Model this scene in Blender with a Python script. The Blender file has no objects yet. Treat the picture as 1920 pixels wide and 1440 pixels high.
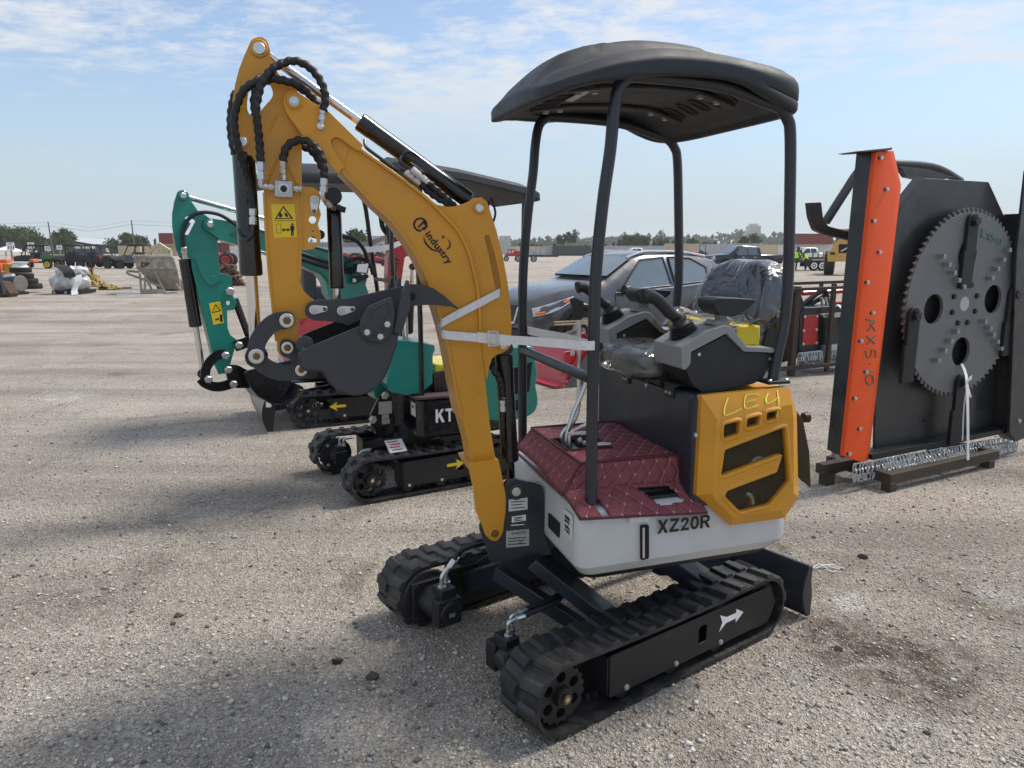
import bpy, bmesh, math, random
import numpy as np
from mathutils import Vector, Matrix, geometry, noise as mnoise
from math import sin, cos, pi, radians, sqrt, atan2, tan

random.seed(7)
V = Vector
scene = bpy.context.scene
COL = scene.collection

# ---------------------------------------------------------------- camera, sky, sun, exposure
FPX = 1385.0                      # focal length in photo pixels (photo is 1920 px wide)
PITCH = radians(10.35)
CAM = V((0.0, 0.0, 1.6))
cam_data = bpy.data.cameras.new('camera')
cam = bpy.data.objects.new('camera', cam_data)
COL.objects.link(cam)
cam.location = CAM
cam.rotation_euler = (pi/2 - PITCH, 0, 0)
cam_data.sensor_width = 36.0
cam_data.lens = FPX/1920*36.0
cam_data.clip_start = 0.05
cam_data.clip_end = 9000
scene.camera = cam

SUN_AZ = (0.90, 0.43)             # horizontal direction towards the sun
SUN_EL = radians(54)
world = bpy.data.worlds.new('World'); scene.world = world; world.use_nodes = True
def build_world():
    nt = world.node_tree; N = nt.nodes; L = nt.links
    N.clear()
    out = N.new('ShaderNodeOutputWorld'); bg = N.new('ShaderNodeBackground')
    sky = N.new('ShaderNodeTexSky'); sky.sky_type = 'NISHITA'; sky.sun_disc = False
    sky.sun_elevation = SUN_EL; sky.sun_rotation = atan2(SUN_AZ[0], SUN_AZ[1])
    sky.air_density = 1.0; sky.dust_density = 0.8; sky.ozone_density = 2.5; sky.altitude = 0
    tc = N.new('ShaderNodeTexCoord')
    sep = N.new('ShaderNodeSeparateXYZ'); L.new(tc.outputs['Generated'], sep.inputs[0])
    mx = N.new('ShaderNodeMath'); mx.operation = 'MAXIMUM'; mx.inputs[1].default_value = 0.0; L.new(sep.outputs[2], mx.inputs[0])
    ad = N.new('ShaderNodeMath'); ad.operation = 'ADD'; ad.inputs[1].default_value = 0.10; L.new(mx.outputs[0], ad.inputs[0])
    dv = N.new('ShaderNodeVectorMath'); dv.operation = 'DIVIDE'
    cmb = N.new('ShaderNodeCombineXYZ')
    for i in range(3): L.new(ad.outputs[0], cmb.inputs[i])
    L.new(tc.outputs['Generated'], dv.inputs[0]); L.new(cmb.outputs[0], dv.inputs[1])
    mp = N.new('ShaderNodeMapping'); mp.inputs['Location'].default_value = (3.1, 7.4, 0); mp.inputs['Scale'].default_value = (1.0, 1.25, 0.0)
    mp.inputs['Rotation'].default_value = (0, 0, 0.35)
    L.new(dv.outputs[0], mp.inputs[0])
    def noi(scale, detail, rough, dist=0.0):
        n = N.new('ShaderNodeTexNoise'); n.inputs['Scale'].default_value = scale; n.inputs['Detail'].default_value = detail
        n.inputs['Roughness'].default_value = rough; n.inputs['Distortion'].default_value = dist
        L.new(mp.outputs[0], n.inputs['Vector']); return n
    n1 = noi(0.50, 3, .5, .3); n2 = noi(4.6, 10, .68, .15)
    mul = N.new('ShaderNodeMath'); mul.operation = 'MULTIPLY_ADD'; mul.inputs[1].default_value = 0.62
    L.new(n1.outputs[0], mul.inputs[0])
    m2 = N.new('ShaderNodeMath'); m2.operation = 'MULTIPLY'; m2.inputs[1].default_value = 0.5; L.new(n2.outputs[0], m2.inputs[0])
    L.new(m2.outputs[0], mul.inputs[2])
    ramp = N.new('ShaderNodeValToRGB'); L.new(mul.outputs[0], ramp.inputs[0])
    ramp.color_ramp.elements[0].position = 0.515; ramp.color_ramp.elements[0].color = (0.10, 0.10, 0.10, 1)
    ramp.color_ramp.elements[1].position = 0.635; ramp.color_ramp.elements[1].color = (0.9, 0.9, 0.9, 1)
    # clouds thin out towards the horizon haze
    fd = N.new('ShaderNodeMapRange'); fd.inputs[1].default_value = 0.02; fd.inputs[2].default_value = 0.22; L.new(sep.outputs[2], fd.inputs[0])
    cm = N.new('ShaderNodeMath'); cm.operation = 'MULTIPLY'; L.new(ramp.outputs[0], cm.inputs[0]); L.new(fd.outputs[0], cm.inputs[1])
    mix = N.new('ShaderNodeMix'); mix.data_type = 'RGBA'
    L.new(cm.outputs[0], mix.inputs[0]); L.new(sky.outputs[0], mix.inputs[6]); mix.inputs[7].default_value = (4.9, 5.05, 5.25, 1)
    # pale haze that thickens towards the horizon, the same all round
    hz = N.new('ShaderNodeMapRange'); hz.interpolation_type = 'SMOOTHSTEP'; hz.inputs[1].default_value = -.02; hz.inputs[2].default_value = .27
    hz.inputs[3].default_value = .93; hz.inputs[4].default_value = 0.0; L.new(sep.outputs[2], hz.inputs[0])
    mix2 = N.new('ShaderNodeMix'); mix2.data_type = 'RGBA'; L.new(hz.outputs[0], mix2.inputs[0]); L.new(mix.outputs[2], mix2.inputs[6])
    mix2.inputs[7].default_value = (2.95, 3.6, 4.1, 1)
    L.new(mix2.outputs[2], bg.inputs[0]); bg.inputs[1].default_value = 0.115
    L.new(bg.outputs[0], out.inputs[0])
build_world()

sun_data = bpy.data.lights.new('sun', 'SUN'); sun = bpy.data.objects.new('sun', sun_data); COL.objects.link(sun)
sun_data.energy = 2.6; sun_data.angle = radians(13.0); sun_data.color = (1.0, 0.93, 0.83)
_sd = V((SUN_AZ[0], SUN_AZ[1], 0)).normalized()*cos(SUN_EL) + V((0, 0, sin(SUN_EL)))
sun.rotation_euler = _sd.to_track_quat('Z', 'Y').to_euler()
sun.location = (20, 10, 30)

scene.view_settings.view_transform = 'Standard'
scene.view_settings.look = 'None'
scene.view_settings.exposure = 0.55
scene.view_settings.gamma = 1.0
scene.view_settings.use_curve_mapping = False
scene.cycles.max_bounces = 6
scene.cycles.volume_bounces = 1
scene.cycles.adaptive_threshold = 0.02
scene.cycles.transparent_max_bounces = 12

# ---------------------------------------------------------------- geometry helpers
_fw = V((0, cos(PITCH), -sin(PITCH))); _up = V((0, sin(PITCH), cos(PITCH))); _rt = V((1, 0, 0))
def ray(u, v):
    return _rt*((u-960)/FPX) + _up*((720-v)/FPX) + _fw
def gnd(u, v, z=0.0):
    r = ray(u, v); return CAM + r*((z-CAM.z)/r.z)
def ydepth(u, v, y):
    r = ray(u, v); return CAM + r*(y/r.y)

class Frame:
    """vertical work planes of a machine: s runs towards its rear, d away from its near side"""
    def __init__(self, ang, c):
        a = radians(ang); self.R = V((cos(a), sin(a), 0)); self.N = V((-sin(a), cos(a), 0)); self.c = c
    def at(self, u, v, d=0.0):
        r = ray(u, v); return CAM + r*((self.c + d)/r.dot(self.N))
    def P(self, s, d, z):
        return self.R*s + self.N*(self.c+d) + V((0, 0, z))
    def sdz(self, p):
        return (p.dot(self.R), p.dot(self.N)-self.c, p.z)

def fillet(pts, r, n=4):
    out = []; m = len(pts)
    for i in range(m):
        p = V(pts[i][:2]); a = V(pts[i-1][:2]); b = V(pts[(i+1) % m][:2])
        rr = pts[i][2] if len(pts[i]) > 2 else r
        if rr <= 0: out.append((p.x, p.y)); continue
        la = (a-p).length; lb = (b-p).length; k = min(rr, la*.49, lb*.49)
        if k < 1e-6: out.append((p.x, p.y)); continue
        p0 = p+(a-p)*(k/la); p2 = p+(b-p)*(k/lb)
        for j in range(n+1):
            t = j/n; q = p0*(1-t)**2 + p*(2*t*(1-t)) + p2*t*t; out.append((q.x, q.y))
    return out
def crv(pts, n=6, closed=False):
    P = [V(p) for p in pts]; m = len(P); out = []
    rng = range(m) if closed else range(m-1)
    for i in rng:
        p0 = P[(i-1) % m] if closed or i > 0 else P[0]*2-P[1]
        p1 = P[i]; p2 = P[(i+1) % m]
        p3 = P[(i+2) % m] if closed or i+2 < m else P[-1]*2-P[-2]
        for j in range(n):
            t = j/n
            out.append(0.5*((2*p1)+(p2-p0)*t+(2*p0-5*p1+4*p2-p3)*t*t+(3*p1-p0-3*p2+p3)*t**3))
    if not closed: out.append(P[-1])
    return out
def circ(cx, cy, r, n=16, ry=None):
    ry = ry or r
    return [(cx+r*cos(2*pi*i/n), cy+ry*sin(2*pi*i/n)) for i in range(n)]
def frame_of(d):
    d = d.normalized(); a = V((0, 0, 1)) if abs(d.z) < .9 else V((1, 0, 0))
    x = a.cross(d).normalized(); return x, d.cross(x)

class MB:
    def __init__(self): self.v = []; self.f = []; self.uv = {}; self.mi = []
    def add(self, vs, fs):
        o = len(self.v); self.v.extend(V(p) for p in vs); self.f.extend(tuple(i+o for i in f) for f in fs); return self
    def prism(self, pts, vec, holes=()):
        vec = V(vec); loops = [[V(p) for p in pts]]+[[V(p) for p in h] for h in holes]
        flat = [p for l in loops for p in l]; n = len(flat)
        if holes:
            tri = geometry.tessellate_polygon(loops); fs = [tuple(t) for t in tri]
        else:
            fs = [tuple(range(n))]
        fs += [tuple(i+n for i in reversed(f)) for f in list(fs)]
        o = 0
        for l in loops:
            m = len(l)
            for i in range(m):
                j = (i+1) % m; fs.append((o+i, o+j, o+j+n, o+i+n))
            o += m
        return self.add(flat+[p+vec for p in flat], fs)
    def tube(self, pts, r, n=10, rib=0.0, pitch=0.03, caps=True, flat=None):
        P = [V(p) for p in pts]; vs = []; fs = []; m = len(P); L = 0.0
        x = None
        for i in range(m):
            t = (P[min(i+1, m-1)]-P[max(i-1, 0)]).normalized()
            if x is None: x, y = frame_of(t)
            else:
                x = (x-t*x.dot(t)).normalized(); y = t.cross(x)
            if i: L += (P[i]-P[i-1]).length
            for k in range(n):
                a = 2*pi*k/n; rr = r[i] if isinstance(r, (list, tuple)) else r
                if rib: rr *= 1+rib*sin(a+2*pi*L/pitch)
                vs.append(P[i]+x*(cos(a)*rr)+y*(sin(a)*rr))
        for i in range(m-1):
            for k in range(n):
                fs.append((i*n+k, i*n+(k+1) % n, (i+1)*n+(k+1) % n, (i+1)*n+k))
        if caps: fs.append(tuple(range(n-1, -1, -1))); fs.append(tuple((m-1)*n+k for k in range(n)))
        return self.add(vs, fs)
    def cyl(self, a, b, r0, r1=None, n=20):
        return self.tube([a, b], [r0, r0 if r1 is None else r1], n)
    def lathe(self, p, ax, prof, n=20):
        x, y = frame_of(V(ax)); ax = V(ax).normalized(); rings = []
        for h, r in prof:
            rings.append([V(p)+ax*h+x*(cos(2*pi*k/n)*r)+y*(sin(2*pi*k/n)*r) for k in range(n)])
        return self.loft(rings)
    def loft(self, rings, closed=True, caps=True):
        n = len(rings[0]); vs = [p for r in rings for p in r]; fs = []
        for i in range(len(rings)-1):
            for k in range(n if closed else n-1):
                fs.append((i*n+k, i*n+(k+1) % n, (i+1)*n+(k+1) % n, (i+1)*n+k))
        if caps and closed:
            fs.append(tuple(range(n-1, -1, -1))); fs.append(tuple((len(rings)-1)*n+k for k in range(n)))
        return self.add(vs, fs)
    def box(self, c, x, y, z):
        c = V(c); x = V(x); y = V(y); z = V(z)
        vs = [c+x*a+y*b+z*d for d in (-1, 1) for b in (-1, 1) for a in (-1, 1)]
        return self.add(vs, [(0, 2, 3, 1), (4, 5, 7, 6), (0, 1, 5, 4), (1, 3, 7, 5), (3, 2, 6, 7), (2, 0, 4, 6)])
    def abox(self, x0, x1, y0, y1, z0, z1):
        return self.box(((x0+x1)/2, (y0+y1)/2, (z0+z1)/2), ((x1-x0)/2, 0, 0), (0, (y1-y0)/2, 0), (0, 0, (z1-z0)/2))
    def ribbon(self, pts, wv, th, nv=None):
        """flat strip along pts; wv width vector(s); th thickness"""
        P = [V(p) for p in pts]; rings = []
        for i, p in enumerate(P):
            t = (P[min(i+1, len(P)-1)]-P[max(i-1, 0)]).normalized(); w = V(wv[i] if isinstance(wv, list) else wv)
            n = t.cross(w).normalized()*th*.5
            rings.append([p-w*.5-n, p+w*.5-n, p+w*.5+n, p-w*.5+n])
        return self.loft(rings)
    def mesh(self, name, org=V((0, 0, 0)), smooth=True, ang=35):
        me = bpy.data.meshes.new(name)
        me.from_pydata([tuple(p-org) for p in self.v], [], self.f)
        bm = bmesh.new(); bm.from_mesh(me); bmesh.ops.recalc_face_normals(bm, faces=bm.faces[:]); bm.to_mesh(me); bm.free()
        if smooth:
            me.polygons.foreach_set('use_smooth', [True]*len(me.polygons)); me.set_sharp_from_angle(angle=radians(ang))
        return me
    def build(self, name, mat, parent=None, bevel=0.0, smooth=True, ang=35, label=None, seg=2, org=None):
        if parent is not None: o0 = ORG[parent.name]
        elif org is not None: o0 = V(org)
        else:
            xs = [p.x for p in self.v]; ys = [p.y for p in self.v]
            o0 = V(((min(xs)+max(xs))/2, (min(ys)+max(ys))/2, min(p.z for p in self.v)))
        me = self.mesh(name, o0, smooth, ang)
        for m in (mat if isinstance(mat, (list, tuple)) else [mat]): me.materials.append(m)
        return link(name, me, parent, o0, bevel, label, seg)

ORG = {}
def link(name, me, parent, o0, bevel=0.0, label=None, seg=2):
    o = bpy.data.objects.new(name, me); COL.objects.link(o)
    ORG[o.name] = o0
    if parent is not None: o.parent = parent
    else: o.location = o0
    if bevel:
        b = o.modifiers.new('bevel', 'BEVEL'); b.width = bevel; b.segments = seg; b.limit_method = 'ANGLE'; b.angle_limit = radians(40)
        b.harden_normals = False
    if label: o['label'] = label
    return o
def inst(name, me, parent, M):
    """a piece that shares mesh data; M is its world matrix"""
    o = bpy.data.objects.new(name, me); COL.objects.link(o); o0 = ORG[parent.name]; ORG[o.name] = o0
    o.parent = parent; o.matrix_basis = Matrix.Translation(-o0) @ M
    return o
def basis(p, x, y, z, s=1.0):
    x = V(x)*s; y = V(y)*s; z = V(z)*s
    return Matrix(((x.x, y.x, z.x, p.x), (x.y, y.y, z.y, p.y), (x.z, y.z, z.z, p.z), (0, 0, 0, 1)))
def facing(p, n, s=1.0, roll=0.0):
    n = V(n).normalized(); x, y = frame_of(n)
    x2 = x*cos(roll)+y*sin(roll); y2 = n.cross(x2); return basis(V(p), x2, y2, n, s)
def tag(o, label, cat, group=None, kind=None):
    if label: o['label'] = label
    if cat: o['category'] = cat
    if group: o['group'] = group
    if kind: o['kind'] = kind
    return o
def thing(name, label, cat, loc=(0, 0, 0), group=None):
    o = bpy.data.objects.new(name, None); COL.objects.link(o); o.location = V(loc); o.empty_display_size = .2
    ORG[o.name] = V(loc); return tag(o, label, cat, group)
def struct(o): o['kind'] = 'structure'; return o
def copy_tree(o, parent, off):
    """copy of a thing or part (with its children), shifted by off"""
    c = o.copy(); COL.objects.link(c)
    if parent is None: c.location = o.location+off; ORG[c.name] = ORG[o.name]+off
    else:
        c.parent = parent; ORG[c.name] = ORG[parent.name]
        c.matrix_basis = Matrix.Translation(off) @ o.matrix_basis if o.parent == parent else o.matrix_basis.copy()
    for ch in list(o.children):
        d = ch.copy(); COL.objects.link(d); d.parent = c; ORG[d.name] = ORG[c.name]; d.matrix_basis = ch.matrix_basis.copy()
        for g in list(ch.children):
            e = g.copy(); COL.objects.link(e); e.parent = d; ORG[e.name] = ORG[c.name]; e.matrix_basis = g.matrix_basis.copy()
    return c

# text as mesh on a plane: p lower-left corner, x reading direction, y up; h cap height in metres
def text_mesh(txt, bold=0.0, depth=0.02):
    cu = bpy.data.curves.new('txt', 'FONT'); cu.body = txt; cu.size = 1.4; cu.offset = bold; cu.space_character = 1.0+bold; cu.extrude = depth; cu.resolution_u = 3
    o = bpy.data.objects.new('txt', cu); COL.objects.link(o)
    dg = bpy.context.evaluated_depsgraph_get(); me = bpy.data.meshes.new_from_object(o.evaluated_get(dg))
    bpy.data.objects.remove(o); bpy.data.curves.remove(cu); return me
def lettering(txt, p, x, y, h, mat, parent, bold=0.02, sx=1.0, name='lettering', depth=.004, width=None):
    x = V(x).normalized(); y = V(y).normalized(); z = x.cross(y)
    me = text_mesh(txt, bold, depth)
    if width:
        xs = [v.co.x for v in me.vertices]; sx = width/((max(xs)-min(xs))*h)
    me.materials.append(mat)
    return inst(name, me, parent, basis(V(p), x*sx*h, y*h, z*h))

GLY = {'X': ([(0, 0), (.30, 0), (.5, .32), (.70, 0), (1, 0), (.66, .5), (.98, 1), (.69, 1), (.5, .69), (.31, 1), (.02, 1), (.34, .5)], None, .78),
 'Z': ([(0, 0), (1, 0), (1, .2), (.36, .2), (.97, .83), (.97, 1), (.05, 1), (.05, .8), (.62, .8), (0, .18)], None, .68),
 '2': ([(0, 0), (1, 0), (1, .2), (.45, .2), (.62, .36), (.85, .52), (.96, .68), (.93, .84), (.78, .96), (.5, 1), (.22, .95), (.06, .8), (.04, .68), (.31, .65), (.36, .76), (.5, .80), (.63, .76), (.67, .67), (.60, .55), (.35, .36), (.1, .16)], None, .62),
 '0': ([(.5+.5*cos(t)*(abs(cos(t))**-.15 if abs(cos(t)) > .01 else 1), .5+.5*sin(t)) for t in [2*pi*i/24 for i in range(24)]], [(.5+.22*cos(t), .5+.30*sin(t)) for t in [2*pi*i/16 for i in range(16)]], .62),
 'R': ([(0, 0), (.27, 0), (.27, .38), (.38, .38), (.5, .3), (.7, 0), (1.02, 0), (.8, .32), (.68, .42), (.88, .52), (.95, .7), (.9, .87), (.75, .97), (.55, 1), (0, 1)], [(.27, .57), (.55, .57), (.67, .63), (.67, .75), (.56, .81), (.27, .81)], .74),
 'K': ([(0, 0), (.27, 0), (.27, .3), (.4, .45), (.7, 0), (1.04, 0), (.6, .63), (1, 1), (.66, 1), (.27, .6), (.27, 1), (0, 1)], None, .72),
 'T': ([(.37, 0), (.63, 0), (.63, .8), (1, .8), (1, 1), (0, 1), (0, .8), (.37, .8)], None, .66), '1': ([(.35, 0), (.62, 0), (.62, 1), (.4, 1), (.1, .8), (.1, .6), (.35, .72)], None, .5)}
def block_word(word, p, x, y, h, width, mat, parent):
    x = V(x).normalized(); y = V(y).normalized(); n = x.cross(y); tot = sum(GLY[c][2]+.10 for c in word)-.10; k = width/(tot*h); u = 0
    for c in word:
        o, hole, w = GLY[c]; f = lambda q: V(p)+x*((u+q[0]*w)*h*k)+y*(q[1]*h)
        m = MB(); m.prism([f(q) for q in o], n*.0006, [[f(q) for q in hole]] if hole else []); m.build('letter', mat, parent, smooth=False); u += w+.10
# ---------------------------------------------------------------- materials
def nodes(name):
    m = bpy.data.materials.new(name); m.use_nodes = True; nt = m.node_tree
    b = nt.nodes['Principled BSDF']; return m, nt, b
def mat(name, col, rough=.5, metal=0.0, coat=0.0, var=.10, scale=14.0, bump=0.0, bscale=220.0, rvar=.12, dust=0.0, alpha=1.0, spec=.5, trans=0.0, emit=None):
    m, nt, b = nodes(name); N = nt.nodes; L = nt.links
    tc = N.new('ShaderNodeTexCoord')
    n = N.new('ShaderNodeTexNoise'); n.inputs['Scale'].default_value = scale; n.inputs['Detail'].default_value = 5; n.inputs['Roughness'].default_value = .65
    L.new(tc.outputs['Object'], n.inputs['Vector'])
    mr = N.new('ShaderNodeMapRange'); mr.inputs[1].default_value = .3; mr.inputs[2].default_value = .7
    mr.inputs[3].default_value = 1-var; mr.inputs[4].default_value = 1+var; L.new(n.outputs[0], mr.inputs[0])
    mx = N.new('ShaderNodeMix'); mx.data_type = 'RGBA'; mx.blend_type = 'MULTIPLY'; mx.inputs[0].default_value = 1
    mx.inputs[6].default_value = (*col, 1); L.new(mr.outputs[0], mx.inputs[7])
    src = mx.outputs[2]
    if dust:
        n2 = N.new('ShaderNodeTexNoise'); n2.inputs['Scale'].default_value = 7.5; n2.inputs['Detail'].default_value = 8; n2.inputs['Roughness'].default_value = .7
        L.new(tc.outputs['Object'], n2.inputs['Vector'])
        r2 = N.new('ShaderNodeMapRange'); r2.inputs[1].default_value = .45; r2.inputs[2].default_value = .75; r2.inputs[4].default_value = dust; L.new(n2.outputs[0], r2.inputs[0])
        m2 = N.new('ShaderNodeMix'); m2.data_type = 'RGBA'; L.new(r2.outputs[0], m2.inputs[0]); L.new(src, m2.inputs[6]); m2.inputs[7].default_value = (.30, .27, .23, 1); src = m2.outputs[2]
    L.new(src, b.inputs['Base Color'])
    rr = N.new('ShaderNodeMapRange'); rr.inputs[1].default_value = .3; rr.inputs[2].default_value = .7
    rr.inputs[3].default_value = max(.02, rough-rvar*.5); rr.inputs[4].default_value = min(1, rough+rvar); L.new(n.outputs[0], rr.inputs[0])
    L.new(rr.outputs[0], b.inputs['Roughness'])
    b.inputs['Metallic'].default_value = metal; b.inputs['Coat Weight'].default_value = coat; b.inputs['Coat Roughness'].default_value = .12
    b.inputs['Specular IOR Level'].default_value = spec; b.inputs['Alpha'].default_value = alpha; b.inputs['Transmission Weight'].default_value = trans
    if emit: b.inputs['Emission Color'].default_value = (*emit[:3], 1); b.inputs['Emission Strength'].default_value = emit[3]
    if bump:
        n3 = N.new('ShaderNodeTexNoise'); n3.inputs['Scale'].default_value = bscale; n3.inputs['Detail'].default_value = 3; L.new(tc.outputs['Object'], n3.inputs['Vector'])
        bp = N.new('ShaderNodeBump'); bp.inputs['Strength'].default_value = bump; bp.inputs['Distance'].default_value = .004; L.new(n3.outputs[0], bp.inputs['Height']); L.new(bp.outputs[0], b.inputs['Normal'])
    return m

YEL = mat('orange_yellow_paint', (.62, .275, .008), .38, coat=.25, var=.10, scale=5, bump=.06, bscale=160, rvar=.25, dust=.03)
NAVY = mat('navy_grey_paint', (.016, .020, .030), .38, coat=.2, var=.15, bump=.05)
GREYBK = mat('charcoal_grey_paint', (.040, .042, .048), .50, var=.12, bump=.06, bscale=500)
BLACK = mat('gloss_black_paint', (.006, .006, .007), .22, coat=.4, var=.2)
BLACKM = mat('satin_black', (.010, .010, .011), .45, var=.2, dust=.03)
RUBBER = mat('black_rubber', (.011, .011, .012), .50, var=.3, scale=30, bump=.25, bscale=150, dust=.20)
HOSE = mat('hose_rubber', (.008, .008, .009), .45, var=.2)
CHROME = mat('chrome_rod', (.75, .75, .76), .12, metal=1.0, var=.04)
STEEL = mat('zinc_plated_steel', (.62, .63, .63), .32, metal=1.0, var=.12, scale=60)
GALV = mat('galvanised_steel', (.50, .52, .53), .42, metal=.9, var=.2, scale=80)
RUSTPIN = mat('greasy_pin', (.20, .11, .03), .5, metal=.6, var=.4, scale=90)
WHITEP = mat('light_grey_paint', (.54, .55, .55), .33, coat=.3, var=.05, scale=6, dust=.08)
CANOPYM = mat('canopy_plastic', (.021, .024, .030), .55, var=.08, bump=.35, bscale=420)
CONSG = mat('console_grey_plastic', (.24, .245, .25), .50, var=.05, bump=.15, bscale=700)
CONSB = mat('console_black_plastic', (.012, .013, .015), .48, var=.1, bump=.15, bscale=700)
WHITE = mat('white_print', (.78, .78, .77), .5, var=.05)
PAPER = mat('paper_label', (.62, .62, .60), .6, var=.10, scale=60)
INK = mat('black_print', (.008, .008, .008), .5, var=.1)
YSTICK = mat('yellow_sticker', (.80, .56, .02), .4, var=.05)
STRAP = mat('white_webbing', (.74, .74, .73), .75, var=.10, scale=60, bump=.3, bscale=900)
TEAL = mat('teal_paint', (.006, .200, .155), .32, coat=.4, var=.07, scale=9)
RED = mat('red_paint', (.46, .012, .020), .30, coat=.4, var=.08, scale=9)
ORANGE = mat('orange_paint', (.80, .085, .008), .50, coat=.05, var=.05, scale=6, spec=.3)
DGREY = mat('dark_panel', (.022, .024, .028), .35, coat=.15, var=.25, scale=4, dust=.07, rvar=.25)
BROWNST = mat('brown_steel_tube', (.060, .045, .032), .6, metal=.2, var=.25, scale=20)
CHALK = mat('yellow_marker', (.85, .72, .10), .6, var=.1)
GREENCH = mat('green_marker', (.02, .16, .12), .6, var=.1)
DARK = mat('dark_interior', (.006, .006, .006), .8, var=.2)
BOLTM = STEEL
# ---- shared small parts
def _hex():
    m = MB(); m.lathe((0, 0, 0), (0, 0, 1), [(0, 1.25), (.12, 1.25), (.14, 1.0), (.14, 1.0), (.75, 1.0), (.85, .85)], 6); return m
def _washer():
    m = MB(); m.lathe((0, 0, 0), (0, 0, 1), [(0, 1.0), (.22, 1.0), (.30, .9)], 20); return m
_cache = {}
def smesh(key, mk, material, ang=35):
    k = (key, material.name)
    if k not in _cache:
        me = mk().mesh(key, V((0, 0, 0)), True, ang); me.materials.append(material); _cache[k] = me
    return _cache[k]
def bolt(parent, p, n, r, material=None, name='bolt'):
    return inst(name, smesh('bolt_hex', _hex, material or STEEL, 25), parent, facing(p, n, r, .3))
def disc(parent, p, n, r, material=None, name='pin'):
    return inst(name, smesh('pin_disc', _washer, material or STEEL), parent, facing(p, n, r))
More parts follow.
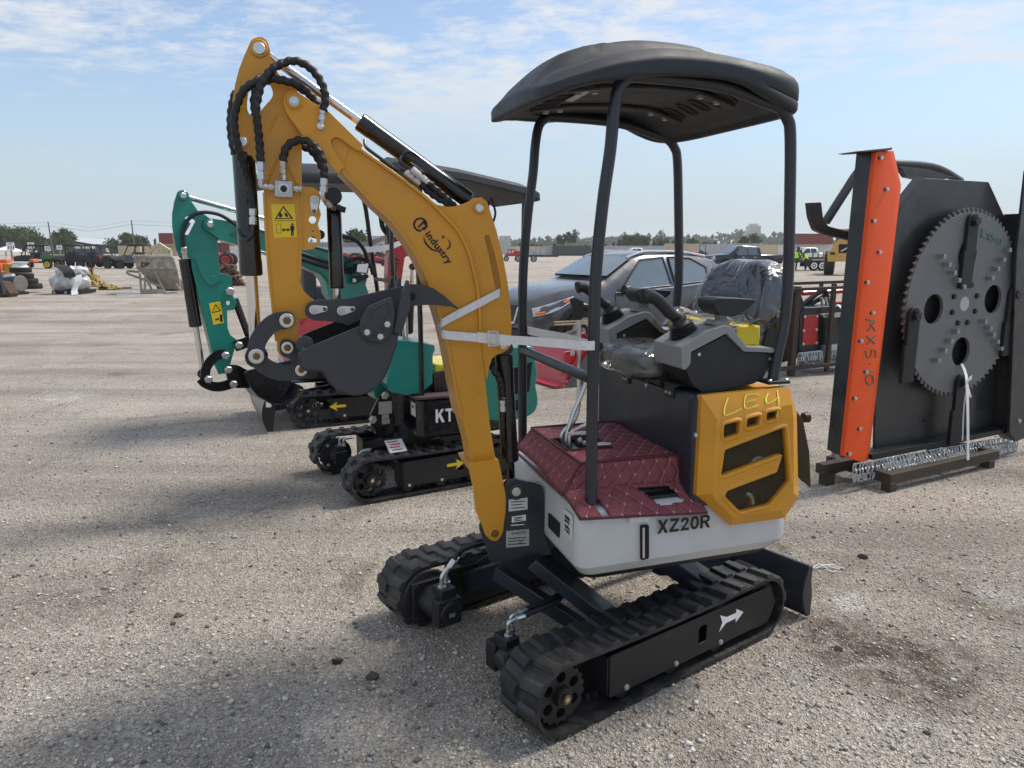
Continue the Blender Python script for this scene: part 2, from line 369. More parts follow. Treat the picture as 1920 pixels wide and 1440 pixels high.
# ================================================================= ground
def ground_material():
    m, nt, b = nodes('gravel_ground'); N = nt.nodes; L = nt.links
    tc = N.new('ShaderNodeTexCoord')
    def noi(scale, det, rough=.6, dist=0.0):
        n = N.new('ShaderNodeTexNoise'); n.inputs['Scale'].default_value = scale; n.inputs['Detail'].default_value = det
        n.inputs['Roughness'].default_value = rough; n.inputs['Distortion'].default_value = dist
        L.new(tc.outputs['Object'], n.inputs['Vector']); return n.outputs[0]
    def ramp(src, stops):
        r = N.new('ShaderNodeValToRGB'); L.new(src, r.inputs[0]); e = r.color_ramp.elements
        while len(e) < len(stops): e.new(.5)
        for i, (p, c) in enumerate(stops): e[i].position = p; e[i].color = (*c, 1)
        return r.outputs[0]
    def mix(f, a, c, mode='MIX'):
        x = N.new('ShaderNodeMix'); x.data_type = 'RGBA'; x.blend_type = mode
        (L.new(f, x.inputs[0]) if not isinstance(f, (int, float)) else setattr(x.inputs[0], 'default_value', f))
        for s, k in ((a, 6), (c, 7)):
            if isinstance(s, tuple): x.inputs[k].default_value = (*s, 1)
            else: L.new(s, x.inputs[k])
        return x.outputs[2]
    base = ramp(noi(.45, 5, .6, .4), [(.30, (.335, .297, .256)), (.5, (.430, .390, .343)), (.72, (.505, .467, .418))])
    pale = ramp(noi(1.3, 7, .65, .6), [(.55, (0, 0, 0)), (.72, (1, 1, 1))])
    base = mix(pale, base, mix(.55, base, (.40, .38, .35)))
    brown = ramp(noi(.9, 6, .7, .8), [(.56, (0, 0, 0)), (.68, (1, 1, 1))])
    base = mix(brown, base, mix(.55, base, (.13, .10, .075)))
    # tyre-worn streaks running across the yard
    mp = N.new('ShaderNodeMapping'); mp.inputs['Rotation'].default_value = (0, 0, .22); mp.inputs['Scale'].default_value = (.05, .9, 1); L.new(tc.outputs['Object'], mp.inputs[0])
    ns = N.new('ShaderNodeTexNoise'); ns.inputs['Scale'].default_value = 1.0; ns.inputs['Detail'].default_value = 6; ns.inputs['Roughness'].default_value = .65; ns.inputs['Distortion'].default_value = .3; L.new(mp.outputs[0], ns.inputs['Vector'])
    st = ramp(ns.outputs[0], [(.40, (.80, .79, .79)), (.52, (1, 1, 1)), (.62, (1.14, 1.14, 1.13))])
    base = mix(1.0, base, st, 'MULTIPLY')
    # single stains and chalky patches, each where it lies in the yard
    brk = noi(7.0, 6, .7, .6)
    for (u, v, rx, colr, amt) in ((1700, 1245, .42, (.10, .075, .055), .75), (1560, 1195, .28, (.13, .10, .08), .6), (1900, 1140, .25, (.12, .09, .07), .5), (1590, 1125, .13, (.62, .61, .59), .7), (1880, 1120, .16, (.60, .59, .57), .5), (1020, 985, .0, (.1, .1, .1), 0),
                                  (640, 1360, .30, (.60, .58, .55), .35), (150, 1120, .35, (.16, .13, .11), .4), (480, 960, .30, (.14, .12, .11), .4), (300, 820, .5, (.58, .56, .53), .35), (120, 745, .45, (.62, .60, .58), .5), (700, 1300, .18, (.12, .10, .09), .4), (1300, 1400, .30, (.15, .12, .10), .35)):
        if rx <= 0: continue
        c = gnd(u, v); vd = N.new('ShaderNodeVectorMath'); vd.operation = 'DISTANCE'; L.new(tc.outputs['Object'], vd.inputs[0]); vd.inputs[1].default_value = tuple(c)
        mr = N.new('ShaderNodeMapRange'); mr.inputs[1].default_value = rx; mr.inputs[2].default_value = rx*.25; mr.inputs[4].default_value = amt*2.0; L.new(vd.outputs['Value'], mr.inputs[0])
        mu = N.new('ShaderNodeMath'); mu.operation = 'MULTIPLY'; mu.use_clamp = True; L.new(mr.outputs[0], mu.inputs[0]); L.new(ramp(brk, [(.38, (0, 0, 0)), (.62, (.9, .9, .9))]), mu.inputs[1])
        base = mix(mu.outputs[0], base, colr)
    vo = N.new('ShaderNodeTexVoronoi'); vo.inputs['Scale'].default_value = 95; L.new(tc.outputs['Object'], vo.inputs['Vector'])
    gr = ramp(vo.outputs['Color'], [(.0, (.55, .54, .53)), (.45, (.9, .89, .88)), (.8, (1.15, 1.13, 1.1)), (1.0, (1.7, 1.68, 1.62))])
    col = mix(1.0, base, gr, 'MULTIPLY')
    vo2 = N.new('ShaderNodeTexVoronoi'); vo2.inputs['Scale'].default_value = 230; L.new(tc.outputs['Object'], vo2.inputs['Vector'])
    gr2 = ramp(vo2.outputs['Color'], [(.0, (.65, .64, .63)), (.5, (1, 1, 1)), (1.0, (1.45, 1.42, 1.38))])
    col = mix(1.0, col, gr2, 'MULTIPLY')
    L.new(col, b.inputs['Base Color']); b.inputs['Roughness'].default_value = .9; b.inputs['Specular IOR Level'].default_value = .25
    h1 = N.new('ShaderNodeMath'); h1.operation = 'ADD'; L.new(vo.outputs['Distance'], h1.inputs[0])
    mm = N.new('ShaderNodeMath'); mm.operation = 'MULTIPLY'; mm.inputs[1].default_value = .6; L.new(vo2.outputs['Distance'], mm.inputs[0]); L.new(mm.outputs[0], h1.inputs[1])
    h2 = N.new('ShaderNodeMath'); h2.operation = 'MULTIPLY_ADD'; L.new(noi(4, 6, .7), h2.inputs[0]); h2.inputs[1].default_value = 1.2; L.new(h1.outputs[0], h2.inputs[2])
    bp = N.new('ShaderNodeBump'); bp.inputs['Strength'].default_value = .9; bp.inputs['Distance'].default_value = .012; L.new(h2.outputs[0], bp.inputs['Height']); L.new(bp.outputs[0], b.inputs['Normal'])
    return m
GROUND = ground_material()
def make_ground():
    m = MB(); S = 1500
    m.add([(-S, -200, 0), (S, -200, 0), (S, S, 0), (-S, S, 0)], [(0, 1, 2, 3)])
    o = m.build('ground', GROUND, None, smooth=False, org=(0, 0, 0)); struct(o)
    # loose stones in view, one mass nobody could count
    rng = np.random.default_rng(3); n = 90000
    y = 1.3 + 8.2*rng.random(n)**1.7; hw = y*.78+.15; x = (rng.random(n)*2-1)*hw
    s = np.exp(rng.normal(-5.72, .55, n)).clip(.0013, .014)
    bv = np.array([(1, 0, 0), (-1, 0, 0), (0, 1, 0), (0, -1, 0), (0, 0, 1), (0, 0, -1)], float)
    bf = np.array([(0, 2, 4), (2, 1, 4), (1, 3, 4), (3, 0, 4), (2, 0, 5), (1, 2, 5), (3, 1, 5), (0, 3, 5)])
    j = bv[None]*(1+rng.uniform(-.35, .35, (n, 6, 1)))+rng.uniform(-.3, .3, (n, 6, 3))
    j[:, :, 2] *= .65
    a = rng.random(n)*2*pi; ca = np.cos(a)[:, None]; sa = np.sin(a)[:, None]
    X = j[:, :, 0]*ca-j[:, :, 1]*sa; Y = j[:, :, 0]*sa+j[:, :, 1]*ca; j[:, :, 0] = X; j[:, :, 1] = Y
    co = j*s[:, None, None]; co[:, :, 0] += x[:, None]; co[:, :, 1] += y[:, None]; co[:, :, 2] += (s*.28)[:, None]
    me = bpy.data.meshes.new('gravel'); nf = n*8
    me.vertices.add(n*6); me.vertices.foreach_set('co', co.ravel())
    fi = (bf[None]+(np.arange(n)*6)[:, None, None]).reshape(-1)
    me.loops.add(nf*3); me.loops.foreach_set('vertex_index', fi.astype(np.int32))
    me.polygons.add(nf); me.polygons.foreach_set('loop_start', np.arange(0, nf*3, 3, dtype=np.int32))
    me.update(calc_edges=True)
    at = me.color_attributes.new('tone', 'FLOAT_COLOR', 'POINT')
    k = rng.random(n); tone = np.where(k < .14, rng.uniform(.12, .22, n), np.where(k < .86, rng.uniform(.30, .54, n), rng.uniform(.54, .72, n)))
    warm = rng.uniform(.82, 1.0, n)
    c = np.stack([tone, tone*(.91+.05*warm), tone*warm*.93, np.ones(n)], 1); c = np.repeat(c, 6, 0)
    at.data.foreach_set('color', c.ravel())
    mt, nt, b = nodes('loose_stone'); ca_ = nt.nodes.new('ShaderNodeVertexColor'); ca_.layer_name = 'tone'
    nt.links.new(ca_.outputs[0], b.inputs['Base Color']); b.inputs['Roughness'].default_value = .85; b.inputs['Specular IOR Level'].default_value = .3
    me.materials.append(mt)
    g = bpy.data.objects.new('gravel', me); COL.objects.link(g); tag(g, 'loose crushed stone lying over the yard', 'gravel', kind='stuff')
make_ground()
# ================================================================= the orange-yellow mini excavator
U = Frame(17.0, 2.19)
def px(F, pts, d): return [F.at(p[0], p[1], d) for p in pts]
def plate(m, F, pts, d0, d1, r=0, holes=(), n=4):
    """sheet cut to an outline, near face at d0, far face at d1"""
    P = px(F, fillet(pts, r, n) if r else pts, d0); H = [px(F, h, d0) for h in holes]
    m.prism(P, F.N*(d1-d0), H); return m

def make_track(parent, F, A, length, R, width, side, lugs=True, motor_front=True, arrow=None, lugn=34, arrow_dir=1, dsz=1.0, name='track', fmat=BLACKM, arrow_s=None):
    """A: ground point under the front wheel on the outer (near) face; side=+1 outer face looks at the camera"""
    sA, dA, _ = F.sdz(A)
    def P(s, d, z): return F.P(sA+s, dA+d, z)
    t = MB(); th = .016*dsz; zc = R+.012
    def loop(rad, n=12):
        pts = []
        for i in range(n+1): a = pi*1.5-pi*i/n; pts.append((0+rad*cos(a), zc+rad*sin(a)))
        m_ = 10
        for i in range(1, m_): pts.append((length*i/m_, zc+rad-.012*sin(pi*i/m_)*dsz))
        for i in range(n+1): a = pi/2-pi*i/n; pts.append((length+rad*cos(a), zc+rad*sin(a)))
        for i in range(1, m_): pts.append((length*(1-i/m_), zc-rad))
        return pts
    lo = loop(R); li = loop(R-th); n = len(lo)
    vs = []; fs = []
    for pts in (lo, li):
        for d in (0, width): vs += [P(s, d, z) for s, z in pts]
    for i in range(n):
        j = (i+1) % n
        fs += [(i, j, n+j, n+i), (2*n+i, 3*n+i, 3*n+j, 2*n+j), (i, 2*n+i, 2*n+j, j), (n+i, n+j, 3*n+j, 3*n+i)]
    t.add(vs, fs); belt = t.build(name, RUBBER, parent, smooth=True, ang=50)
    # positions along the outer loop
    if lugs:
        key = 'lug%s%.3f%.3f' % (name, width, dsz)
        def mk(flip):
            def f():
                m = MB(); w = width*.50; h = .016*dsz; l = .029*dsz
                y0, y1 = (0.003, w) if not flip else (-w, -.003)
                sk = .012*dsz*(1 if not flip else -1)
                bot = [(-l, y0, 0), (l, y0, 0), (l+sk, y1, 0), (-l+sk, y1, 0)]
                top = [(-l*.62, y0+.004, h), (l*.62, y0+.004, h), (l*.62+sk, y1-.006, h), (-l*.62+sk, y1-.006, h)]
                m.loft([[V(p) for p in bot], [V(p) for p in top]]); return m
            return f
        per = 2*length+2*pi*R
        def pos(q):
            q %= per
            if q < length: return (q, zc+R-.012*dsz*sin(pi*q/length)), (0, 1)
            q -= length
            if q < pi*R: a = pi/2-q/R; return (length+R*cos(a), zc+R*sin(a)), (cos(a), sin(a))
            q -= pi*R
            if q < length: return (length-q, zc-R), (0, -1)
            q -= length; a = -pi/2-q/R; return (R*cos(a), zc+R*sin(a)), (cos(a), sin(a))
        for i in range(lugn):
            for fl in (0, 1):
                (s, z), (ns, nz) = pos(per*(i+.5*fl)/lugn)
                if nz < -.95: h_ = .7
                nrm = F.R*ns+V((0, 0, nz)); tan_ = F.R*nz+V((0, 0, -ns)); y = F.N
                c = P(s, width*.5, z)-nrm*.001
                M_ = basis(c, tan_, y, nrm)
                inst('tread_lug', smesh(key+str(fl), mk(fl), RUBBER, 30), belt, M_)
    # inner drive nubs
    nub = MB(); 
    for i in range(26):
        s = length*i/25
        nub.box(P(s, width*.5, zc-R+th+.012), F.R*.009, F.N*.012, V((0, 0, .014)))
    nub.build('drive_nub', RUBBER, belt, bevel=.003)
    o = 0.0 if side > 0 else width
    # frame plate between the wheels, sprocket and idler
    sg = side
    fr = MB(); s0, s1 = R*1.55, length+R*.62; z0, z1 = zc-R*.60, zc+R*.62
    pts = [(s0, z0), (s1-R*.35, z0), (s1, zc), (s1-R*.35, z1), (s0, z1)]
    win = [(length*.62, zc-.03), (length*.62+.055*dsz, zc-.03), (length*.62+.055*dsz, zc+.045*dsz), (length*.62, zc+.045*dsz)]
    fr.prism([P(s, .012, z) for s, z in pts], F.N*.008, [[P(s, .012, z) for s, z in fillet(win, .01)]])
    fr.prism([P(s, width-.012, z) for s, z in pts], -F.N*.008)
    fr.box(P((s0+s1)/2, width*.5, zc), F.R*((s1-s0)/2-.03), F.N*(width*.5-.05), V((0, 0, R*.35)))
    fr.box(P(s0, width*.5, zc), F.R*.006, F.N*(width*.5-.02), V((0, 0, R*.55)))
    fp = fr.build('side_frame', fmat, belt, bevel=.003)
    sp = MB(); r_ = R-th-.012
    holes = [[P(r_*.62*cos(a+pi/6)+r_*.19*cos(b), .035, zc+r_*.62*sin(a+pi/6)+r_*.19*sin(b)) for b in [2*pi*k/10 for k in range(10)]] for a in [2*pi*k/6 for k in range(6)]]
    rim = [P((r_*(1 if k % 2 else .90))*cos(2*pi*k/40), .035, zc+(r_*(1 if k % 2 else .90))*sin(2*pi*k/40)) for k in range(40)]
    sp.prism(rim, F.N*.03, holes)
    sp.lathe(P(0, .012, zc), F.N, [(0, r_*.30), (.03, r_*.36), (.06, r_*.36)], 20)
    sp.build('sprocket', BLACKM, belt, bevel=.002)
    disc(belt, P(0, .004, zc), -F.N, r_*.16, RUSTPIN, 'axle_end')
    bolt(belt, P(0, .006, zc), -F.N, r_*.09, STEEL, 'axle_nut')
    idl = MB(); idl.lathe(P(length, .03, zc), F.N, [(0, r_*.2), (.0, r_*.95), (.03, r_), (width-.09, r_), (width-.06, r_*.95), (width-.06, r_*.2)], 28)
    idl.build('idler_wheel', BLACKM, belt)
    for k in range(3):
        s = length*(.26+.24*k); ro = MB(); ro.lathe(P(s, .03, zc-R+th+.05*dsz), F.N, [(0, .045*dsz), (.03, .05*dsz), (width-.06, .045*dsz)], 20); ro.build('roller', BLACKM, belt)
        bolt(belt, P(s, .010, zc-R+th+.062*dsz), -F.N, .011*dsz, STEEL)
    if arrow:
        sa = length*.78; k = dsz*(1.12 if arrow == 'white' else .95)
        a_ = [(.0, .018), (.022, .0), (.0, -.018), (.014, -.018)] 
        if arrow == 'white': pl = [(-.075, -.036), (-.035, -.010), (.03, -.010), (.03, -.028), (.078, .004), (.03, .032), (.03, .014), (-.03, .014), (-.075, .036), (-.058, .0)]
        else: pl = [(-.085, -.013), (.01, -.013), (-.005, -.045), (.075, 0), (-.005, .045), (.01, .013), (-.085, .013)]
        dm = MB(); dm.prism([P((arrow_s if arrow_s is not None else sa)+arrow_dir*x*k, .0105, zc+.02*dsz+y*k) for x, y in pl], F.N*.002)
        dm.build('arrow_mark', WHITE if arrow == 'white' else YSTICK, belt, smooth=False)
    return belt, P, zc

def hose(parent, pts, r=.0095, name='hydraulic_hose', rib=.15, fit=(), mat_=None, n=8, pitch=.026):
    m = MB(); m.tube(crv(pts, n), r, 10, rib=rib, pitch=pitch); o = m.build(name, mat_ or HOSE, parent, ang=80)
    for a, b, rr in fit:
        f = MB(); ax = (V(b)-V(a)); L_ = ax.length
        f.lathe(a, ax, [(0, rr*.85), (L_*.03, rr), (L_*.5, rr), (L_*.52, rr*.72), (L_*.6, rr*.72), (L_*.62, rr*1.02), (L_, rr*1.02)], 8); f.build('hose_fitting', STEEL, o, ang=25)
    return o
def cylinder_ram(parent, a, b, t0, t1, rb, rr, name, body=BLACK, rodm=CHROME, flip=False):
    """barrel between fractions t0..t1 of a-b, rod on the remaining length"""
    a = V(a); b = V(b); ax = (b-a); L_ = ax.length; ax.normalize()
    g = MB(); B0 = a+ax*L_*t0
    lb = L_*(t1-t0)
    g.lathe(B0, ax, [(0, rb*.9), (.004, rb), (lb-.05, rb), (lb-.05, rb*1.04), (lb-.004, rb*1.04), (lb, rb*.9)], 28)
    o = g.build(name, body, parent)
    rd = MB(); rd.cyl(a, b, rr, n=20); rd.build('piston_rod', rodm, o)
    for q, k in ((a, 1), (b, 1)):
        e = MB(); sd = ax.cross(V((0, 0, 1))); sd = sd.normalized() if sd.length > .01 else V((1, 0, 0))
        sd = U.N
        e.cyl(q-sd*.024, q+sd*.024, rr*1.9, n=20); e.build('rod_eye', body, o, bevel=.002)
    return o

ROOT = thing('mini_excavator', 'orange-yellow and light grey mini excavator with black canopy, burgundy floor mat and XZ20R lettering', 'excavator', U.P(1.35, .44, 0))

# ---- undercarriage
T = Frame(36.2, 0.0)
A_near = gnd(1044, 1396)+T.R*.045
nb, TP, TZ = make_track(ROOT, T, A_near, 1.075, .130, .20, 1, arrow='white', lugn=34, dsz=.86, arrow_s=.86)
farA = A_near + T.N*.93
fb, TPf, _ = make_track(ROOT, T, farA, 1.075, .130, .20, 1, arrow=None, lugn=34, dsz=.86)
uc = MB()
cs, cd = .55, .57                     # centre of the cross frame in track coordinates
def beam(m, p, q, w, h, up=V((0, 0, 1))):
    p = V(p); q = V(q); ax = (q-p); x = ax.cross(up).normalized(); u2 = x.cross(ax).normalized()
    m.loft([[p+x*a*w+u2*b*h for a, b in ((-.5, -.5), (.5, -.5), (.5, .5), (-.5, .5))], [q+x*a*w+u2*b*h for a, b in ((-.5, -.5), (.5, -.5), (.5, .5), (-.5, .5))]])
beam(uc, gnd(1000, 1045, .43), gnd(1160, 1172, .17), .14, .05)
beam(uc, gnd(930, 1072, .30), gnd(1135, 1204, .10), .045, .06)
beam(uc, TP(.33, .95, .20), TP(.45, .72, .38), .15, .07)
beam(uc, TP(.92, .19, .22), TP(.75, .42, .38), .15, .07)
beam(uc, TP(.92, .95, .22), TP(.75, .72, .38), .15, .07)
beam(uc, TP(.20, .92, .15), TP(.34, .60, .33), .05, .09)
uc.box(TP(.6, .57, .37), T.R*.24, T.N*.22, V((0, 0, .035)))
uc.build('undercarriage_frame', NAVY, ROOT, bevel=.005)
sl = MB(); sl.cyl(TP(.6, .57, .38), TP(.6, .57, .50), .24, n=40); sl.build('slew_ring', BLACKM, ROOT, bevel=.004)
# dozer blade behind the tracks
bl = MB(); prof = []
for i in range(9):
    t = i/8; prof.append((1.375-.04*sin(pi*t), .012+.235*t))
ring = lambda d: [TP(s, d, z) for s, z in prof]+[TP(s+.015, d, z) for s, z in reversed(prof)]
bl.loft([ring(.0), ring(1.13)])
for d in (-.004, 1.124):
    bl.prism([TP(s-.004, d, z) for s, z in prof]+[TP(1.395, d, .245), TP(1.392, d, .18), TP(1.405, d, .10), TP(1.40, d, .012)], T.N*.010)
blo = bl.build('dozer_blade', NAVY, ROOT, bevel=.003)
ba = MB()
for d in (.40, .74): beam(ba, TP(.85, d, .24), TP(1.35, d, .13), .05, .07)
ba.build('blade_arm', NAVY, ROOT, bevel=.004)

# drive motors with hoses at the front wheels
def drive_motor(P, hz, hp):
    m = MB(); c = P(0, .20, TZ); n = T.N
    m.lathe(c, n, [(0, .108), (.012, .108)], 40)
    m.box(P(0, .235, TZ), T.R*.085, T.N*.012, V((0, 0, .085)))
    m.lathe(P(0, .245, TZ), n, [(0, .065), (.06, .062), (.10, .055)], 24)
    m.box(P(0, .375, TZ), T.R*.052, T.N*.030, V((0, 0, .052)))
    m.box(P(-.01, .33, TZ+.065), T.R*.030, T.N*.04, V((0, 0, .025)))
    m.lathe(P(0, .40, TZ), n, [(0, .05), (.015, .048), (.018, .04)], 20)
    o = m.build('drive_motor', BLACKM, ROOT, bevel=.004)
    for a, b in ((-.05, -.05), (.05, -.05), (.05, .05), (-.05, .05)):
        bolt(o, P(a*1.4, .247, TZ+b*1.4), n, .009, BLACKM); bolt(o, P(a*.75, .405, TZ+b*.75), n, .008, BLACKM)
    tagp = MB(); tagp.box(P(.0, .4185, TZ-.005), T.R*.012, T.N*.001, V((0, 0, .009))); tagp.build('motor_plate', STEEL, o)
    for k, (a, b) in enumerate(((-.012, .315), (.022, .345))):
        q = P(a, b, TZ+.085)
        f = MB(); f.lathe(q, (0, 0, 1), [(0, .017), (.012, .017), (.014, .012), (.03, .011)], 6)
        f.tube(crv([q+V((0, 0, .025)), q+V((0, 0, .055)), q+V((0, 0, .062))+T.R*.015, q+V((0, 0, .064))+T.R*.04], 5), .008, 10)
        f.lathe(q+V((0, 0, .064))+T.R*.035, T.R, [(0, .012), (.035, .012)], 8)
        f.build('elbow_fitting', STEEL, o, ang=30)
        e = q+V((0, 0, .064))+T.R*.065
        hose(o, [e, e+T.R*.10+V((0, 0, .006)), e+T.R*.22+T.N*hp*.05+V((0, 0, -.012)), P(.44, .57+(-.1 if hp > 0 else .1), .30)], .0105, pitch=.018)
    return o
drive_motor(TP, 0, 1)
# far track: the motor faces inward too
def TPm(s, d, z): return TPf(s, .21-d, z)
def drive_motor_far():
    global T
    n0 = T.N; T_ = T
    m = MB(); P = lambda s, d, z: TPf(s, -(d-.21), z); n = -T.N
    m.lathe(P(0, .205, TZ), n, [(0, .116), (.014, .116), (.018, .106)], 40)
    m.box(P(0, .237, TZ), T.R*.085, T.N*.012, V((0, 0, .085)))
    m.lathe(P(0, .245, TZ), n, [(0, .065), (.06, .062), (.10, .055)], 24)
    m.box(P(0, .375, TZ), T.R*.055, T.N*.030, V((0, 0, .055)))
    m.box(P(0.01, .34, TZ+.065), T.R*.035, T.N*.04, V((0, 0, .025)))
    m.lathe(P(0, .40, TZ), n, [(0, .05), (.015, .048), (.018, .04)], 20)
    # long housing plate beside the belt
    m.prism([P(s, .214, z) for s, z in fillet([(.0, TZ-.10, .08), (.11, TZ-.10), (1.0, TZ-.08), (1.0, TZ+.07), (.10, TZ+.09), (-.0, TZ+.105, .08), (-.10, TZ, .08)], .01)], -T.N*.008)
    o = m.build('drive_motor', BLACKM, ROOT, bevel=.004)
    for a, b in ((-.05, -.05), (.05, -.05), (.05, .05), (-.05, .05)):
        bolt(o, P(a*1.4, .249, TZ+b*1.4), n, .010, BLACKM); bolt(o, P(a*.75, .405, TZ+b*.75), n, .008, BLACKM)
    tagp = MB(); tagp.box(P(.0, .4185, TZ-.005), T.R*.014, T.N*.001, V((0, 0, .009))); tagp.build('motor_plate', STEEL, o)
    for k, (a, b) in enumerate(((-.005, .35), (.03, .325))):
        q = P(a, b, TZ+.085)
        f = MB(); f.lathe(q, (0, 0, 1), [(0, .019), (.014, .019), (.016, .012), (.03, .011)], 6)
        f.tube(crv([q+V((0, 0, .025)), q+V((0, 0, .05)), q+V((0, 0, .072))+T.R*.015, q+V((0, 0, .10))+T.R*.05], 5), .009, 10)
        ax = (T.R*.030+V((0, 0, .030))).normalized()
        f.lathe(q+V((0, 0, .085))+T.R*.035, ax, [(0, .013), (.035, .013)], 8)
        f.build('elbow_fitting', STEEL, o, ang=30)
        e = q+V((0, 0, .085))+T.R*.035+ax*.030
        hose(o, [e, e+ax*.05, e+T.R*.13+V((0, 0, .05))-T.N*.02, e+T.R*.24+V((0, 0, .03))-T.N*.06, P(.44, .50+k*.03, .30)], .0105, pitch=.018)
drive_motor_far()

# ---- upper body, light grey shell
def plan(inset, s0=.905, s1=1.80, W=.88, rr=.20, rf=.05):
    """plan outline (s,d) with rounded rear corners"""
    a0, a1, b0, b1 = s0+inset, s1-inset, inset, W-inset
    return fillet([(a0, b0, rf), (a1-.02, b0+.03, rr), (a1, b0+.2, .10), (a1, b1-.2, .10), (a1-.02, b1-.03, rr), (a0, b1, rf)], rf, 6)
wb = MB(); rings = []
for z, i in ((.478, .05), (.486, .030), (.525, .002), (.54, 0.0), (.70, .004), (.72, .010), (.727, .025)):
    rings.append([U.P(s, d, z) for s, d in plan(i)])
wb.loft(rings); body = wb.build('body_shell', WHITEP, ROOT, ang=28)
bt = MB(); bt.loft([[U.P(s, d, z) for s, d in plan(i)] for z, i in ((.462, .05), (.482, .035))]); bt.build('belly_plate', BLACKM, ROOT)
# slot and front recess: dark plates painted in for shaded openings, with a metal bar
for pts, nm in (([(1203, 987), (1217, 985), (1217, 1047), (1203, 1051)], 'slot_shade'), ):
    m = MB(); plate(m, U, pts, -.003, .01, 2); o = m.build(nm, DARK, body)
    m = MB(); plate(m, U, [(1205, 990), (1209, 989.5), (1209, 1046), (1205, 1047)], -.004, .0, 0); m.build('sight_gauge', STEEL, o)
def front_rect(u0, v0, u1, v1, off):
    """rectangle on the front face of the shell (s const)"""
    s = .905-off
    def hit(u, v):
        r = ray(u, v); k = s/r.dot(U.R) if False else None
        t = (s-CAM.dot(U.R))/r.dot(U.R); return CAM+r*t
    return hit
m = MB(); h0 = U.P(.902, .205, .585)
m.box(U.P(.903, .235, .60), U.R*.004, U.N*.055, V((0, 0, .028))); m.build('recess_shade', DARK, body, bevel=.002)
lab = MB(); lab.box(U.P(.9035, .095, .655), U.R*.002, U.N*.040, V((0, 0, .045))); lo_ = lab.build('paper_label', PAPER, body)
for i, (dz, n_) in enumerate(((.022, 9), (.008, 7), (-.012, 8), (-.026, 6))):
    m = MB(); rnd = random.Random(i)
    for k in range(n_):
        y = .120-.048*k/n_*1.05
        m.box(U.P(.9010, y, .655+dz+rnd.uniform(-.002, .002)), U.R*.0006, U.N*rnd.uniform(.0012, .0026), V((0, 0, rnd.uniform(.003, .008))))
    m.build('handwriting', INK, lo_, smooth=False)
# model name
X = U.R; Z = V((0, 0, 1))
block_word('XZ20R', U.at(1232, 1001, -.0004), X, Z, .050, .210, INK, body)
lb = MB(); plate(lb, U, [(1180, 967), (1218, 966), (1218, 978), (1180, 981)], -.0012, .0015); lb.build('small_decal', PAPER, body)

# ---- seat base and engine housing
sb = MB(); ringsb = []
def planb(i): return fillet([(1.335+i, .012+i, .05), (1.58, .012+i, .01), (1.58, .868-i, .01), (1.335+i, .868-i, .05)], .02, 6)
for z, i in ((.70, 0), (1.085, 0), (1.10, .010), (1.104, .03)): ringsb.append([U.P(s, d, z) for s, d in planb(i)])
sb.loft(ringsb); base = sb.build('seat_base', NAVY, ROOT, ang=28)
for u, v in ((1214, 722), (1305, 816)):
    r = ray(u, v); t = (1.334-CAM.dot(U.R))/r.dot(U.R); bolt(base, CAM+r*t, -U.R, .009)
def on_front(u, v, s):
    r = ray(u, v); return CAM+r*((s-CAM.dot(U.R))/r.dot(U.R))
for (u, v) in ((1175, 708), (1256, 733)):
    p = on_front(u, v, 1.333); h = MB()
    h.box(p, U.R*.006, U.N*.032, V((0, 0, .022))); h.cyl(p+V((0, 0, .026))-U.N*.05, p+V((0, 0, .026))+U.N*.05, .007)
    h.box(p+V((0, 0, .03))+U.R*.03, U.R*.03, U.N*.055, V((0, 0, .004)))
    ho = h.build('hinge', BLACKM, base, bevel=.002)
    for k in (-1, 1): bolt(ho, p+U.N*.013*k-U.R*.006-Z*.005, -U.R, .006)
hd = MB(); rh = []
def planh(i, k=0): return fillet([(1.50, .02+i, .01), (1.775-i, .045+i, .20), (1.80-i, .24, .10), (1.80-i, .64, .10), (1.775-i, .835-i, .20), (1.50, .86-i, .01)], .02, 7)
for z, i in ((.71, .0), (.85, 0), (1.03, .004), (1.075, .012), (1.10, .03), (1.108, .06)): rh.append([U.P(s, d, z) for s, d in planh(i)])
hd.loft(rh); hood = hd.build('engine_hood', YEL, ROOT, ang=35)
